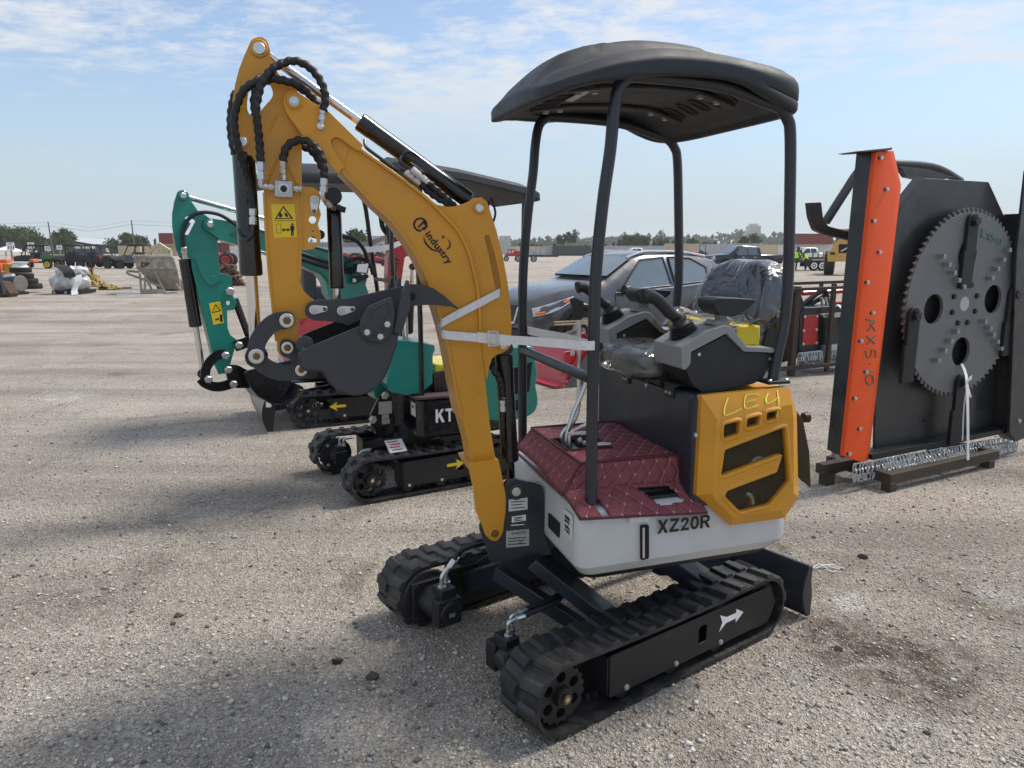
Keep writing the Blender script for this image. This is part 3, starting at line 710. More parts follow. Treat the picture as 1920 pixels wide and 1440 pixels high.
# side cover with grilles
def cover():
    outer = [(1316, 743), (1400, 734), (1479, 725), (1494, 775), (1497, 933), (1471, 971), (1370, 985), (1321, 941), (1306, 929)]
    inner = [(1345, 787), (1410, 775), (1485, 758), (1488, 785), (1488, 924), (1463, 957), (1375, 970), (1341, 938), (1336, 925)]
    H = [[(1358, 797), (1386, 790), (1385, 813), (1357, 822)], [(1401, 786), (1424, 780), (1422, 796), (1400, 802)], [(1438, 774), (1459.5, 770), (1457, 783), (1437, 789)],
         [(1359, 844), (1471, 801), (1479, 903), (1443, 946), (1388, 959), (1359, 930), (1363, 921), (1456, 886), (1467, 852), (1461, 852), (1352, 892)]]
    Hf = [fillet(h, 2, 2) for h in H[:3]]+[fillet(H[3], 4, 2)]
    m = MB(); do, di = .000, -.034
    Po = [U.at(u, v, do) for u, v in outer]; Pi = [U.at(u, v, di) for u, v in inner]
    n = len(outer); m.add(Po+Pi, [(i, (i+1) % n, n+(i+1) % n, n+i) for i in range(n)])
    loops = [Pi]+[[U.at(u, v, di) for u, v in h] for h in Hf]
    flat = [p for l in loops for p in l]; tri = geometry.tessellate_polygon(loops); m.add(flat, [tuple(t) for t in tri])
    for l in loops[1:]:
        k = len(l); m.add(l+[p+U.N*.02 for p in l], [(i, (i+1) % k, k+(i+1) % k, k+i) for i in range(k)])
    # back flange
    m.add(Po+[p+U.N*.03 for p in Po], [(i, (i+1) % n, n+(i+1) % n, n+i) for i in range(n)])
    # raised rims
    for h in H:
        cx = sum(p[0] for p in h)/len(h); cy = sum(p[1] for p in h)/len(h)
        hi = fillet(h, 3, 2)
        ctr = V((cx, cy))
        pts = [U.at(u, v, di) for u, v in hi]; kk = len(pts)
        c3 = U.at(cx, cy, di)
        nrm = []
        for i in range(kk):
            t = (pts[(i+1) % kk]-pts[i-1]).normalized(); o = t.cross(U.N)
            nrm.append(o)
        area = sum((pts[i]-c3).cross(pts[(i+1) % kk]-c3).dot(U.N) for i in range(kk))
        sg = 1 if area > 0 else -1
        a = pts; b = [p+nn*sg*.004-U.N*.006 for p, nn in zip(pts, nrm)]; c = [p+nn*sg*.010-U.N*.006 for p, nn in zip(pts, nrm)]; d = [p+nn*sg*.017 for p, nn in zip(pts, nrm)]
        for q, w in ((a, b), (b, c), (c, d)):
            m.add(q+w, [(i, (i+1) % kk, kk+(i+1) % kk, kk+i) for i in range(kk)])
    m.v and None
    bmw = m
    me = bpy.data.meshes.new('side_cover'); o0 = ORG[ROOT.name]
    me.from_pydata([tuple(p-o0) for p in bmw.v], [], bmw.f)
    bm = bmesh.new(); bm.from_mesh(me); bmesh.ops.remove_doubles(bm, verts=bm.verts[:], dist=.0004); bmesh.ops.recalc_face_normals(bm, faces=bm.faces[:]); bm.to_mesh(me); bm.free()
    me.polygons.foreach_set('use_smooth', [True]*len(me.polygons)); me.set_sharp_from_angle(angle=radians(25))
    me.materials.append(YEL)
    o = link('side_cover', me, ROOT, o0)
    # woven metal mesh behind the openings
    g = MB(); Pc = U.at(1415, 865, -.020); sx, sz = .0105, .0078
    def inpoly(P_, poly):
        q = False; n_ = len(poly)
        for k_ in range(n_):
            (x1, y1), (x2, y2) = poly[k_], poly[(k_+1) % n_]
            if (y1 > P_[1]) != (y2 > P_[1]) and P_[0] < (x2-x1)*(P_[1]-y1)/(y2-y1)+x1: q = not q
        return q
    HS = []
    for h in H:
        ph = [U.sdz(U.at(u, v, -.020)) for u, v in h]; ph = [(a_, c_) for a_, b_, c_ in ph]
        if h is H[3]: ph = [ph[k_] for k_ in (0, 1, 2, 3, 4, 5, 10)]
        cx = sum(p[0] for p in ph)/len(ph); cz = sum(p[1] for p in ph)/len(ph)
        HS.append([(cx+(p[0]-cx)*1.05, cz+(p[1]-cz)*1.05) for p in ph])
    for j in range(-28, 29):
        for sgn in (0, 1):
            run = []
            for i in range(-17, 19):
                zz = ((-1)**(i+sgn))*sz*.46
                p = Pc+X*(i*sx)+Z*(j*sz+zz); q = U.sdz(p)
                if i < 18 and any(inpoly((q[0], q[2]), hh) for hh in HS): run.append(p)
                else:
                    if len(run) > 1: g.ribbon(run, U.N*.0018, .0007)
                    run = []
    g.build('grille_mesh', GRIL, o, smooth=False)
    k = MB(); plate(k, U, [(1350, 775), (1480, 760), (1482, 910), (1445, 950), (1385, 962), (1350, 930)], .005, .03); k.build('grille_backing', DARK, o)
    k = MB()
    k.tube(crv([U.at(1405, 870, -.008), U.at(1420, 858, -.01), U.at(1432, 862, -.008)], 5), .007, 8); k.build('engine_part', GALV, o)
    k = MB(); k.tube(crv([U.at(1398, 925, -.008), U.at(1408, 930, -.008), U.at(1412, 945, -.008)], 5), .008, 8); k.build('engine_part', STEEL, o)
    k = MB(); k.tube(crv([U.at(1404, 952, -.009), U.at(1407, 938, -.009), U.at(1405, 930, -.009)], 5), .005, 8); k.build('engine_part', RED, o)
    # hand-painted lot mark LE4 on the sloping top band
    def band(u, v):
        t_ = (u-1316)/163; va = 743-18*t_; vb_ = 789-31*t_; f = max(0, min(1, (v-va)/(vb_-va))); return U.at(u, v, do+(di-do)*f-.004)
    for st in ([(1366, 746), (1360, 763), (1360, 778), (1376, 774), (1392, 766)], [(1424, 740), (1400, 742), (1399, 766), (1424, 760)], [(1400, 754), (1418, 750)],
               [(1441, 737), (1437, 748), (1440, 757), (1452, 752), (1460, 745)], [(1458, 732), (1461, 756), (1458, 784)]):
        s_ = MB(); pp_ = crv([band(*q) for q in st], 6); s_.ribbon([p_+U.N*.0025 for p_ in pp_], [((pp_[min(i_+1, len(pp_)-1)]-pp_[max(i_-1, 0)]).normalized().cross(U.N))*(.0062+.0022*mnoise.noise(p_*60)) for i_, p_ in enumerate(pp_)], .0012); s_.build('painted_stroke', CHALK, o, label='hand-painted yellow lot mark stroke')
    return o
GRIL = mat('expanded_mesh', (.20, .15, .08), .45, metal=.5, var=.2)
cover()
# rear door left ajar, dark inside, with rear lamp
rd = MB(); pts = [U.P(1.74, .06, 1.07), U.P(1.80, .03, .98), U.P(1.83, .02, .86), U.P(1.845, .015, .72), U.P(1.815, .03, .745), U.P(1.77, .06, .80)]
rd.prism(pts, (U.N*.016+U.R*.004)); rdo = rd.build('rear_door', BROWND if 'BROWND' in globals() else mat('door_inner', (.035, .024, .012), .5, var=.2), ROOT, bevel=.004)
lm = MB(); lm.lathe(U.P(1.815, .05, .985), X, [(0, .018), (.02, .020), (.025, .012)], 16); lm.build('rear_lamp', BLACKM, ROOT)
# clear tail reflector on shell
m = MB(); m.box(U.P(1.768, .07, .61), U.R*.006, U.N*.012, V((0, 0, .025))); m.build('tail_light', mat('amber_lens', (.65, .45, .10), .2, var=.05), body, bevel=.004)

# ---- floor with quilted mat
def quilt_material():
    m, nt, b = nodes('burgundy_quilt'); N = nt.nodes; L = nt.links
    uv = N.new('ShaderNodeUVMap'); uv.uv_map = 'UVMap'
    sep = N.new('ShaderNodeSeparateXYZ'); L.new(uv.outputs[0], sep.inputs[0])
    def M_(op, a, c=None, v=None):
        n = N.new('ShaderNodeMath'); n.operation = op; L.new(a, n.inputs[0])
        if c is not None: L.new(c, n.inputs[1])
        if v is not None: n.inputs[1].default_value = v
        return n.outputs[0]
    xs = M_('MULTIPLY', sep.outputs[0], v=1/.064); ys = M_('MULTIPLY', sep.outputs[1], v=1/.084)
    a = M_('ADD', xs, ys); c = M_('SUBTRACT', xs, ys)
    def tri(q): return M_('ABSOLUTE', M_('SUBTRACT', M_('FRACT', q), v=.5))       # 0 at middle, .5 at line
    ta, tb = tri(a), tri(c)
    mx = M_('MAXIMUM', ta, tb)
    line = N.new('ShaderNodeMapRange'); line.inputs[1].default_value = .478; line.inputs[2].default_value = .492; L.new(mx, line.inputs[0])
    cross = N.new('ShaderNodeMapRange'); cross.inputs[1].default_value = .86; cross.inputs[2].default_value = .93; L.new(M_('ADD', ta, tb), cross.inputs[0])
    nz = N.new('ShaderNodeTexNoise'); nz.inputs['Scale'].default_value = 40; L.new(uv.outputs[0], nz.inputs['Vector'])
    colr = N.new('ShaderNodeValToRGB'); L.new(nz.outputs[0], colr.inputs[0])
    colr.color_ramp.elements[0].color = (.17, .040, .052, 1); colr.color_ramp.elements[1].color = (.27, .075, .090, 1)
    mixc = N.new('ShaderNodeMix'); mixc.data_type = 'RGBA'; L.new(M_('MULTIPLY', M_('MAXIMUM', M_('MULTIPLY', line.outputs[0], v=.55), cross.outputs[0]), v=.85), mixc.inputs[0]); L.new(colr.outputs[0], mixc.inputs[6]); mixc.inputs[7].default_value = (.62, .42, .38, 1)
    L.new(mixc.outputs[2], b.inputs['Base Color']); b.inputs['Roughness'].default_value = .68; b.inputs['Specular IOR Level'].default_value = .3
    h = N.new('ShaderNodeMath'); h.operation = 'POWER'; L.new(M_('MULTIPLY', mx, v=2.0), h.inputs[0]); h.inputs[1].default_value = 4.0
    bp = N.new('ShaderNodeBump'); bp.invert = True; bp.inputs['Strength'].default_value = 1.0; bp.inputs['Distance'].default_value = .006; L.new(h.outputs[0], bp.inputs['Height']); L.new(bp.outputs[0], b.inputs['Normal'])
    return m
QUILT = quilt_material(); PIPING = mat('burgundy_piping', (.075, .010, .016), .5, var=.1)
def quad_patch(name, corners, parent, nu=10, nv=6, holes=None, thick=.008, wob=.002, uvs=None, flip=False):
    """bilinear padded patch with UVs in metres; holes: list of polygons in (u,v) 0..1 cut out by cells"""
    a, b_, c, d = [V(p) for p in corners]; me = bpy.data.meshes.new(name); o0 = ORG[parent.name]
    vs = []; uvl = []
    lu = (b_-a).length; lv = (d-a).length
    nrm = (b_-a).cross(d-a).normalized()
    for j in range(nv+1):
        for i in range(nu+1):
            u, v = i/nu, j/nv; p = a*(1-u)*(1-v)+b_*u*(1-v)+c*u*v+d*(1-u)*v
            p = p+nrm*(wob*mnoise.noise(p*9))
            vs.append(p-o0); uvl.append((u*lu, v*lv) if uvs is None else uvs(u, v))
    fs = []
    def inside(u, v):
        for poly in holes or []:
            n = len(poly); q = False
            for k in range(n):
                x1, y1 = poly[k]; x2, y2 = poly[(k+1) % n]
                if (y1 > v) != (y2 > v) and u < (x2-x1)*(v-y1)/(y2-y1)+x1: q = not q
            if q: return True
        return False
    for j in range(nv):
        for i in range(nu):
            if not inside((i+.5)/nu, (j+.5)/nv): fs.append((j*(nu+1)+i, j*(nu+1)+i+1, (j+1)*(nu+1)+i+1, (j+1)*(nu+1)+i))
    me.from_pydata([tuple(p) for p in vs], [], fs)
    ul = me.uv_layers.new(name='UVMap')
    for pl in me.polygons:
        for li in pl.loop_indices: ul.data[li].uv = uvl[me.loops[li].vertex_index]
    me.polygons.foreach_set('use_smooth', [True]*len(me.polygons)); me.materials.append(QUILT)
    o = link(name, me, parent, o0); s = o.modifiers.new('thick', 'SOLIDIFY'); s.thickness = thick; s.offset = -1
    return o
matroot = MB(); matroot.box(U.P(1.14, .39, .80), U.R*.19, U.N*.25, V((0, 0, .05)))
floor = matroot.build('floor_plate', NAVY, ROOT, bevel=.005)
fm = bpy.data.objects.new('floor_mat', None); COL.objects.link(fm); fm.parent = ROOT; ORG[fm.name] = ORG[ROOT.name]
zt, zb = .866, .772
sF, sB, dN, dF = .955, 1.334, .115, .655
tl, tr, br_, bl_ = U.P(sF, dN, zt), U.P(sB, dN, zt), U.P(sB, dF, zt), U.P(sF, dF, zt)
hole_top = [(.04, .30), (.50, .30), (.50, .62), (.04, .62)]
quad_patch('mat_top', (tl, tr, br_, bl_), fm, 24, 34, [hole_top])
fnN, fnF = U.P(.880, .085, zb-.005), U.P(.872, .63, zb+.01)
quad_patch('mat_front', (fnN, tl, bl_, fnF), fm, 8, 24, [[(0, .35), (.16, .35), (.16, .95), (0, .95)]], uvs=lambda u, v: (v*.56, u*.12))
sNf, sNb = U.P(.885, .092, zb), U.P(1.352, .098, zb-.006)
quad_patch('mat_side', (sNf, sNb, tr, tl), fm, 30, 8, uvs=lambda u, v: (u*.47+.02, v*.10))
# apron lying over the shell edge, with a window and a notch for the post
ap = [U.P(.885, .098, zb+.002), U.P(1.358, .105, zb-.004), U.P(1.385, -.014, .684), U.P(.905, -.012, .712)]
postu = .30
quad_patch('mat_apron', ap, fm, 44, 16, [[(.56, .12), (.84, .12), (.88, .60), (.86, .70), (.66, .74)], [(.165, .35), (.225, .35), (.225, 1.01), (.165, 1.01)]], uvs=lambda u, v: (u*.47+.01, v*.13), wob=.004)
for q in ((tl, tr), (tl, bl_), (sNf, sNb), (tl, sNf), (fnN, fnF), (ap[3], ap[2]), (ap[1], ap[2]), (tr, sNb), (bl_, br_), (ap[0], ap[3])):
    m = MB(); m.tube(crv([V(q[0]), (V(q[0])+V(q[1]))/2+V((0, 0, .001)), V(q[1])], 4), .0055, 8); m.build('piping', PIPING, fm)
hp = [tl+(tr-tl)*u+(bl_-tl)*v for u, v in hole_top]
m = MB(); m.tube([p+V((0, 0, .002)) for p in hp+[hp[0]]], .005, 8); m.build('piping', PIPING, fm)
wl = MB(); c_ = U.P(1.23, .075, .735); wl.box(c_, U.R*.10, U.N*.022, V((0, 0, .006))); wl.build('battery_tray', BLACKM, ROOT, bevel=.002)
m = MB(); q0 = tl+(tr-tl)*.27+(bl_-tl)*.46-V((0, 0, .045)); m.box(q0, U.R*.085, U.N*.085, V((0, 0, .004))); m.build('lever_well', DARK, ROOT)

# ---- control levers and pedal
def rod(parent, pts, r, name, mt=STEEL, n=5): m = MB(); m.tube(crv(pts, n), r, 10); return m.build(name, mt, parent)
dl = .42
lv = rod(ROOT, [U.at(1055, 836, dl), U.at(1055, 812, dl), U.at(1075, 790, dl), U.at(1084, 765, dl), U.at(1085.5, 720, dl), U.at(1085.5, 596, dl)], .0085, 'travel_lever')
g = MB(); plate(g, U, [(1071, 562), (1078, 558), (1096, 566), (1095, 575), (1092, 600), (1081, 600), (1078, 585)], dl-.012, dl+.012, 3); g.build('lever_grip', CONSB, lv, bevel=.004)
dl2 = .36
lv2 = rod(ROOT, [U.at(1063, 842, dl2), U.at(1063, 815, dl2), U.at(1075, 775, dl2), U.at(1092, 735, dl2), U.at(1112, 680, dl2), U.at(1119, 660, dl2)], .0085, 'travel_lever')
g = MB(); g.lathe(U.at(1117, 664, dl2), U.at(1127, 638, dl2)-U.at(1117, 664, dl2), [(0, .008), (.012, .012), (.035, .017), (.048, .013), (.054, .004)], 14); g.build('lever_knob', CONSB, lv2)
lv3 = rod(ROOT, [U.at(1069, 848, .33), U.at(1068, 822, .33), U.at(1074, 809, .33), U.at(1100, 796, .33)], .0085, 'pedal_lever')
m = MB(); m.prism([U.at(1076, 808, .30), U.at(1102, 824, .30), U.at(1100, 845, .30), U.at(1080, 838, .30)], U.N*.006); po = m.build('pedal_bracket', BLACKM, ROOT, bevel=.002)
bolt(po, U.at(1087, 825, .299), -U.N, .009); bolt(po, U.at(1096, 830, .299), -U.N, .008)
m = MB(); m.box(U.at(1086, 812, .28), U.R*.045, U.N*.004, V((0, 0, .005))); m.build('pedal_bar', STEEL, ROOT)
m = MB(); c = tl+(tr-tl)*.40+(bl_-tl)*.32+V((0, 0, .012)); m.prism(fillet2([c+U.R*a+U.N*b for a, b in ((-.035, -.012), (.03, -.022), (.045, .0), (.02, .022), (-.03, .018))]) if 'fillet2' in globals() else [c+U.R*a+U.N*b for a, b in ((-.035, -.012), (.03, -.022), (.045, .0), (.02, .022), (-.03, .018))], V((0, 0, .002))); m.build('key_tag', PAPER, ROOT)
# ---- boom bracket, boom
br = MB()
for d0, d1 in ((.345, .363), (.517, .535)):
    plate(br, U, [(947, 913), (955, 901), (967, 897), (978, 900), (1019, 912), (1024, 1010), (1036, 1040), (921, 1057), (908, 1015), (899, 992), (905, 960)], d0, d1, 5)
br.box(U.P(.86, .44, .50), U.R*.10, U.N*.075, V((0, 0, .05)))
br.box(U.P(.80, .44, .475), U.R*.09, U.N*.088, V((0, 0, .02)))
brk = br.build('boom_bracket', NAVY, ROOT, bevel=.003)
disc(brk, U.at(968, 922, .345), -U.N, .030, NAVY, 'pin_boss'); disc(brk, U.at(968, 922, .337), -U.N, .017, STEEL)
for k, (a, b, c, d, mt) in enumerate(((954, 935, 989, 957, PAPER), (960, 967, 986, 978, WHITE), (954, 981, 988, 992, DGREY), (949, 994, 992, 1025, GALV))):
    m = MB(); sl_ = (d-b)*.0; plate(m, U, [(a, b+2), (c, b-2), (c, d-2), (a, d+2)], .3435, .345); o = m.build('rating_plate' if k == 3 else 'sticker', mt, brk)
    for i in range(3 if k != 2 else 1):
        m = MB(); vv = b+(d-b)*(.22+.26*i) if k != 3 else b+(d-b)*(.45+.18*i)
        plate(m, U, [(a+4, vv+1), (c-5-4*(i % 2), vv-1), (c-5-4*(i % 2), vv+.6), (a+4, vv+2.6)], .3428, .3435); m.build('printed_line', INK if k != 2 else WHITE, o, smooth=False)
lettering('CFG INDUSTRIAL', U.at(959, 1003, .3425), X, Z, .009, INK, brk, bold=.02, width=.060)
lettering('CE', U.at(972, 1021, .3425), X, Z, .009, INK, brk, bold=.02)

top = [(640, 252), (676, 281), (738, 324), (800, 371)]
rib = [(800, 373), (835, 406), (860, 434), (877, 468), (888, 505), (896, 545), (900, 595), (901, 630), (906, 680), (913, 740), (918, 790), (925, 835), (930, 866)]
low = [(886, 872), (880, 835), (867, 787), (854, 725), (845, 675), (838, 640), (830, 608), (821, 578), (811, 549), (799, 517), (785, 487), (770, 462), (752, 436), (728, 408), (697, 379), (673, 353), (640, 320), (615, 300)]
bm_ = MB()
plate(bm_, U, top+[tuple(p) for p in crv(rib, 2)]+low, .375, .505)
BX = bm_
# flange strips along the two long edges
def strip(m, pts, d0, d1, w, n=3):
    c = [U.at(p[0], p[1], d0) for p in crv(pts, n)]
    m.ribbon([p+U.N*((d1-d0)/2) for p in c], U.N*(d1-d0), w)
strip(bm_, top[1:]+rib[1:8], .362, .518, .010)
strip(bm_, low[2:-1], .366, .514, .009)
# rear gusset plates with slot
gus = [(795, 366), (820, 384), (838, 387), (852, 386.5), (866, 383), (878, 378), (890, 371), (903, 370), (914, 379), (920, 398), (931, 432), (943, 480), (952, 530), (957.5, 575), (959.5, 615), (958, 640), (953, 655), (944, 661), (932, 665), (923, 672), (917, 690), (913, 715), (908, 700), (903, 650), (899, 600), (895, 550), (886, 510), (872, 465), (850, 428), (825, 402)]
slot = fillet([(908, 443, 5), (916, 439, 5), (927, 475, 0), (936, 515, 0), (940, 548, 5), (932, 555, 5), (927, 530, 0), (918, 485, 0)], 5, 4)
plate(bm_, U, gus, .381, .391, 0, [slot]); plate(bm_, U, gus, .489, .499)
# tip ears
ear = [(530, 190, 12), (537, 173, 10), (551, 168, 10), (566, 178, 6), (587, 192), (614, 206), (681, 272), (675, 283), (668, 282), (641, 262, 6), (630, 256, 6), (620, 262, 6), (621, 273, 4), (646, 313), (634, 325), (604, 294), (569, 257), (537, 212, 8)]
for d0, d1 in ((.356, .372), (.508, .524)): plate(bm_, U, ear, d0, d1, 1)
plate(bm_, U, [(566, 232), (587, 195), (660, 256), (640, 322)], .372, .385); plate(bm_, U, [(566, 232), (587, 195), (660, 256), (640, 322)], .495, .508)
# foot fork
fork = [(879, 874, 3), (886, 868), (928, 862), (935, 862, 3), (941, 890), (949, 935), (948, 960), (945, 982), (943, 1003, 12), (929, 1018, 14), (911, 1007, 12), (904, 985), (892, 957), (888, 915)]
for d0, d1 in ((.335, .351), (.512, .528)): plate(bm_, U, fork, d0, d1, 2)
fr_ = [U.at(879, 874, .325), U.at(935, 862, .325), U.at(930, 800, .365), U.at(874, 812, .365)]
plate(bm_, U, [(880, 874), (935, 862), (938, 880), (888, 891)], .336, .527)
BOOM = bm_.build('boom', YEL, ROOT, bevel=.0035)
for (u, v, d, r) in ((899, 390, .372, .021), (551, 190, .349, .024), (944, 647, .372, .022), (928, 1000, .328, .022)):
    disc(BOOM, U.at(u, v, d+.006), -U.N, r, YEL, 'pin_boss')
    disc(BOOM, U.at(u, v, d), -U.N, r*.66, RUSTPIN if v > 900 else STEEL)
bolt(BOOM, U.at(551, 190, .347), -U.N, .011); bolt(BOOM, U.at(928, 1000, .324), -U.N, .011, RUSTPIN)
m = MB(); m.lathe(U.at(600, 238, .357), -U.N, [(0, .012), (.016, .012), (.018, .009)], 6); m.build('hose_port', STEEL, BOOM)
# lettering on the boom: swoosh, round monogram, the word
dl = .3735
def logo():
    import math as _m
    cx, cy = 788, 421
    def ringpx(r0, r1, a0, a1, n=22):
        o_ = [(cx+r1*cos(a0+(a1-a0)*i/n), cy+r1*sin(a0+(a1-a0)*i/n)) for i in range(n+1)]
        return o_+[(cx+r0*cos(a1+(a0-a1)*i/n), cy+r0*sin(a1+(a0-a1)*i/n)) for i in range(n+1)]
    m = MB(); plate(m, U, ringpx(9.8, 13.4, radians(80), radians(358)), dl-.0005, dl+.002); m.build('monogram_ring', INK, BOOM, smooth=False)
    m = MB(); plate(m, U, [(783, 425), (797, 411), (799.5, 413.5), (785.5, 427.5)], dl-.0005, dl+.002); plate(m, U, [(792, 416), (795, 414), (803, 424), (796, 432), (789, 430), (792, 427), (798, 424)], dl-.0005, dl+.002)
    m.build('monogram_bar', INK, BOOM, smooth=False)
    m = MB(); a = [(794, 443), (796, 455), (803, 464), (812, 470), (822, 472)]; b = [(822, 470), (812, 467), (804, 460), (798, 452)]
    plate(m, U, [tuple(p)[:2] for p in crv(a, 4)]+[tuple(p)[:2] for p in crv(b, 4)], dl-.0005, dl+.002); m.build('swoosh', INK, BOOM, smooth=False)
    m = MB(); a = [(838, 446), (845, 455), (844, 464), (837, 469)]; b = [(838, 466), (842, 462), (843, 455)]
    plate(m, U, [tuple(p)[:2] for p in crv(a, 4)]+[tuple(p)[:2] for p in crv(b, 4)], dl-.0005, dl+.002); m.build('swoosh', INK, BOOM, smooth=False)
    m = MB(); st = []
    for i in range(8):
        r = 4.6 if i % 2 == 0 else 1.4; st.append((831+r*cos(i*pi/4+.4), 444+r*sin(i*pi/4+.4)))
    plate(m, U, st, dl-.0005, dl+.002); m.build('star_mark', INK, BOOM, smooth=False)
    p0 = U.at(796, 439, dl-.001); p1 = U.at(840, 496, dl-.001); xd = (p1-p0).normalized(); yd = (-U.N).cross(xd)
    lettering('industry', p0, xd, yd, .0245, INK, BOOM, bold=.03, width=(p1-p0).length, depth=.006)
logo()

# ---- dipper arm
ar = MB()
head = [(471, 75), (485, 69), (499, 74), (506, 92), (509, 115), (518, 132), (527, 143), (546, 158), (560, 175), (566, 200), (566, 300), (566, 350), (587, 351), (598, 358), (602, 371), (598, 388), (602, 402), (596, 421), (602, 440), (600, 455), (590, 466), (575, 469), (564, 470), (562, 526), (569, 545), (580, 556), (592, 564), (592, 596), (560, 598), (557, 640), (520, 648), (516, 620), (511, 576), (505, 520), (499, 445), (495, 361), (490, 332), (482, 308), (472, 292), (462, 284), (447, 283), (438, 270), (435, 244), (434, 215), (436, 186), (441, 157), (448, 130), (458, 104)]
win = [tuple(p) for p in crv([(473, 149), (488, 139), (502, 150), (512, 177), (498, 197), (479, 216), (467, 213), (463, 197), (466, 172)], 3, True)]
hl = [circ(586, 412, 7.2), circ(587, 432, 2.6, 8), circ(586, 451, 8)]
headc = [tuple(p) for p in crv(head[:10], 2)]+head[10:]
for d0, d1 in ((.385, .400), (.480, .495)): plate(ar, U, headc, d0, d1, 0, [win]+hl)
plate(ar, U, [(500, 300), (566, 240), (566, 470), (562, 526), (558, 600), (555, 640), (520, 646), (514, 600), (502, 470), (497, 352)], .400, .480)
strip(ar, [(495, 361), (499, 445), (505, 520), (511, 576), (518, 640)], .380, .500, .008)
strip(ar, [(566, 352), (564, 470), (562, 526)], .380, .500, .006)
for a in ([(527, 283), (512, 315), (498, 350)], [(540, 310), (549, 330), (558, 346)], [(520, 215), (505, 245)]):
    ar.tube(crv([U.at(u, v, .385) for u, v in a], 4), .0045, 8)
for d0 in (.373, .495):
    ar.prism(px(U, circ(538, 652, 19, 24), d0), U.N*.012)
ARM = ar.build('dipper_arm', YEL, ROOT, bevel=.003)
for (u, v, r) in ((486, 91, .027), (455, 266, .021)):
    disc(ARM, U.at(u, v, .385), -U.N, r, YEL, 'pin_boss'); disc(ARM, U.at(u, v, .378), -U.N, r*.68, STEEL)
def latch(parent, a, b, d, r=.016):
    m = MB(); A = U.at(*a, d); B = U.at(*b, d); ax = (B-A).normalized(); y = ax.cross(U.N)
    pts = [A+(ax*cos(t)+y*sin(t))*r for t in [pi/2+pi*i/10 for i in range(11)]]+[B+(ax*cos(t)+y*sin(t))*r*.6 for t in [-pi/2+pi*i/10 for i in range(11)]]
    m.prism(pts, U.N*.004); o = m.build('pin_keeper', STEEL, parent, bevel=.0015)
    disc(o, A-U.N*.003, -U.N, r*.66, GALV); bolt(o, B-U.N*.001, -U.N, r*.36, RUSTPIN)
latch(ARM, (590, 375), (589, 396), .380)
# warning sticker
st = MB(); plate(st, U, [(508, 383), (552, 382), (557, 444), (514, 446)], .3835, .385); sk = st.build('warning_sticker', YSTICK, ARM)
def mark(pts, nm, mt=INK, d=.3828): 
    m = MB(); plate(m, U, pts, d, .3836); return m.build(nm, mt, sk, smooth=False)
def tri_ring():
    m = MB(); o_ = [(531, 386), (550, 410), (515, 411)]; i_ = [(531, 389.5), (545.5, 408.6), (518.5, 409.2)]
    m.prism(px(U, o_, .3828), U.N*.0008, [px(U, i_, .3828)]); m.build('warning_triangle', INK, sk, smooth=False)
tri_ring()
mark([(512, 414), (554, 412.6), (554, 413.4), (512, 414.8)], 'printed_line')
mark([(522, 402), (526, 398), (530, 404), (527, 408), (524, 408)], 'falling_figure'); mark([(533, 398), (539, 401), (540, 407), (535, 406)], 'bucket_sign')
mark([(528, 431), (533, 427), (533, 430), (539, 429.5), (539, 426.5), (543.5, 431), (539, 434.5), (539, 432), (533, 432.5), (533, 435)], 'double_arrow')
m = MB(); plate(m, U, circ(548, 420.5, 2.2, 10), .3828, .3836); plate(m, U, [(544.5, 423), (551.5, 423), (552.5, 431), (550.5, 431.5), (550.8, 442), (548.5, 442), (548, 433), (547.5, 442), (545.5, 442), (545.5, 431.5), (543.8, 431)], .3828, .3836); m.build('person_sign', INK, sk, smooth=False)
m = MB(); m.prism(px(U, [(517, 420), (526, 419.5), (527.5, 437), (518.5, 437.5)], .3828), U.N*.0008, [px(U, [(517.7, 420.7), (525.4, 420.2), (526.8, 436.2), (519.2, 436.7)], .3828)]); m.build('machine_sign', INK, sk, smooth=False)

# shut-off valve on the arm
vb = MB(); plate(vb, U, [(515, 338), (548, 340), (549, 371), (515, 369)], .345, .385, 2); vo = vb.build('shutoff_valve', GALV, ARM, bevel=.003)
disc(vo, U.at(532, 354, .345), -U.N, .017, STEEL, 'valve_cap'); m = MB(); m.lathe(U.at(532, 354, .341), -U.N, [(0, .011), (.014, .010), (.016, .006)], 14); m.build('valve_stem', BLACKM, vo)
for u, v in ((519, 342), (543.5, 343), (544, 366), (519, 365)): bolt(vo, U.at(u, v, .345), -U.N, .0045, GALV)
for a, b in (((514, 352), (498, 350)), ((550, 354), (565, 355)), ((532, 338), (531, 322))):
    m = MB(); A = U.at(*a, .365); B = U.at(*b, .365); ax = B-A; L_ = ax.length
    m.lathe(A, ax, [(0, .008), (L_*.25, .008), (L_*.26, .0105), (L_*.6, .0105), (L_*.62, .007), (L_*.8, .007), (L_*.82, .0105), (L_, .0105)], 6); m.build('pipe_union', STEEL, vo, ang=25)
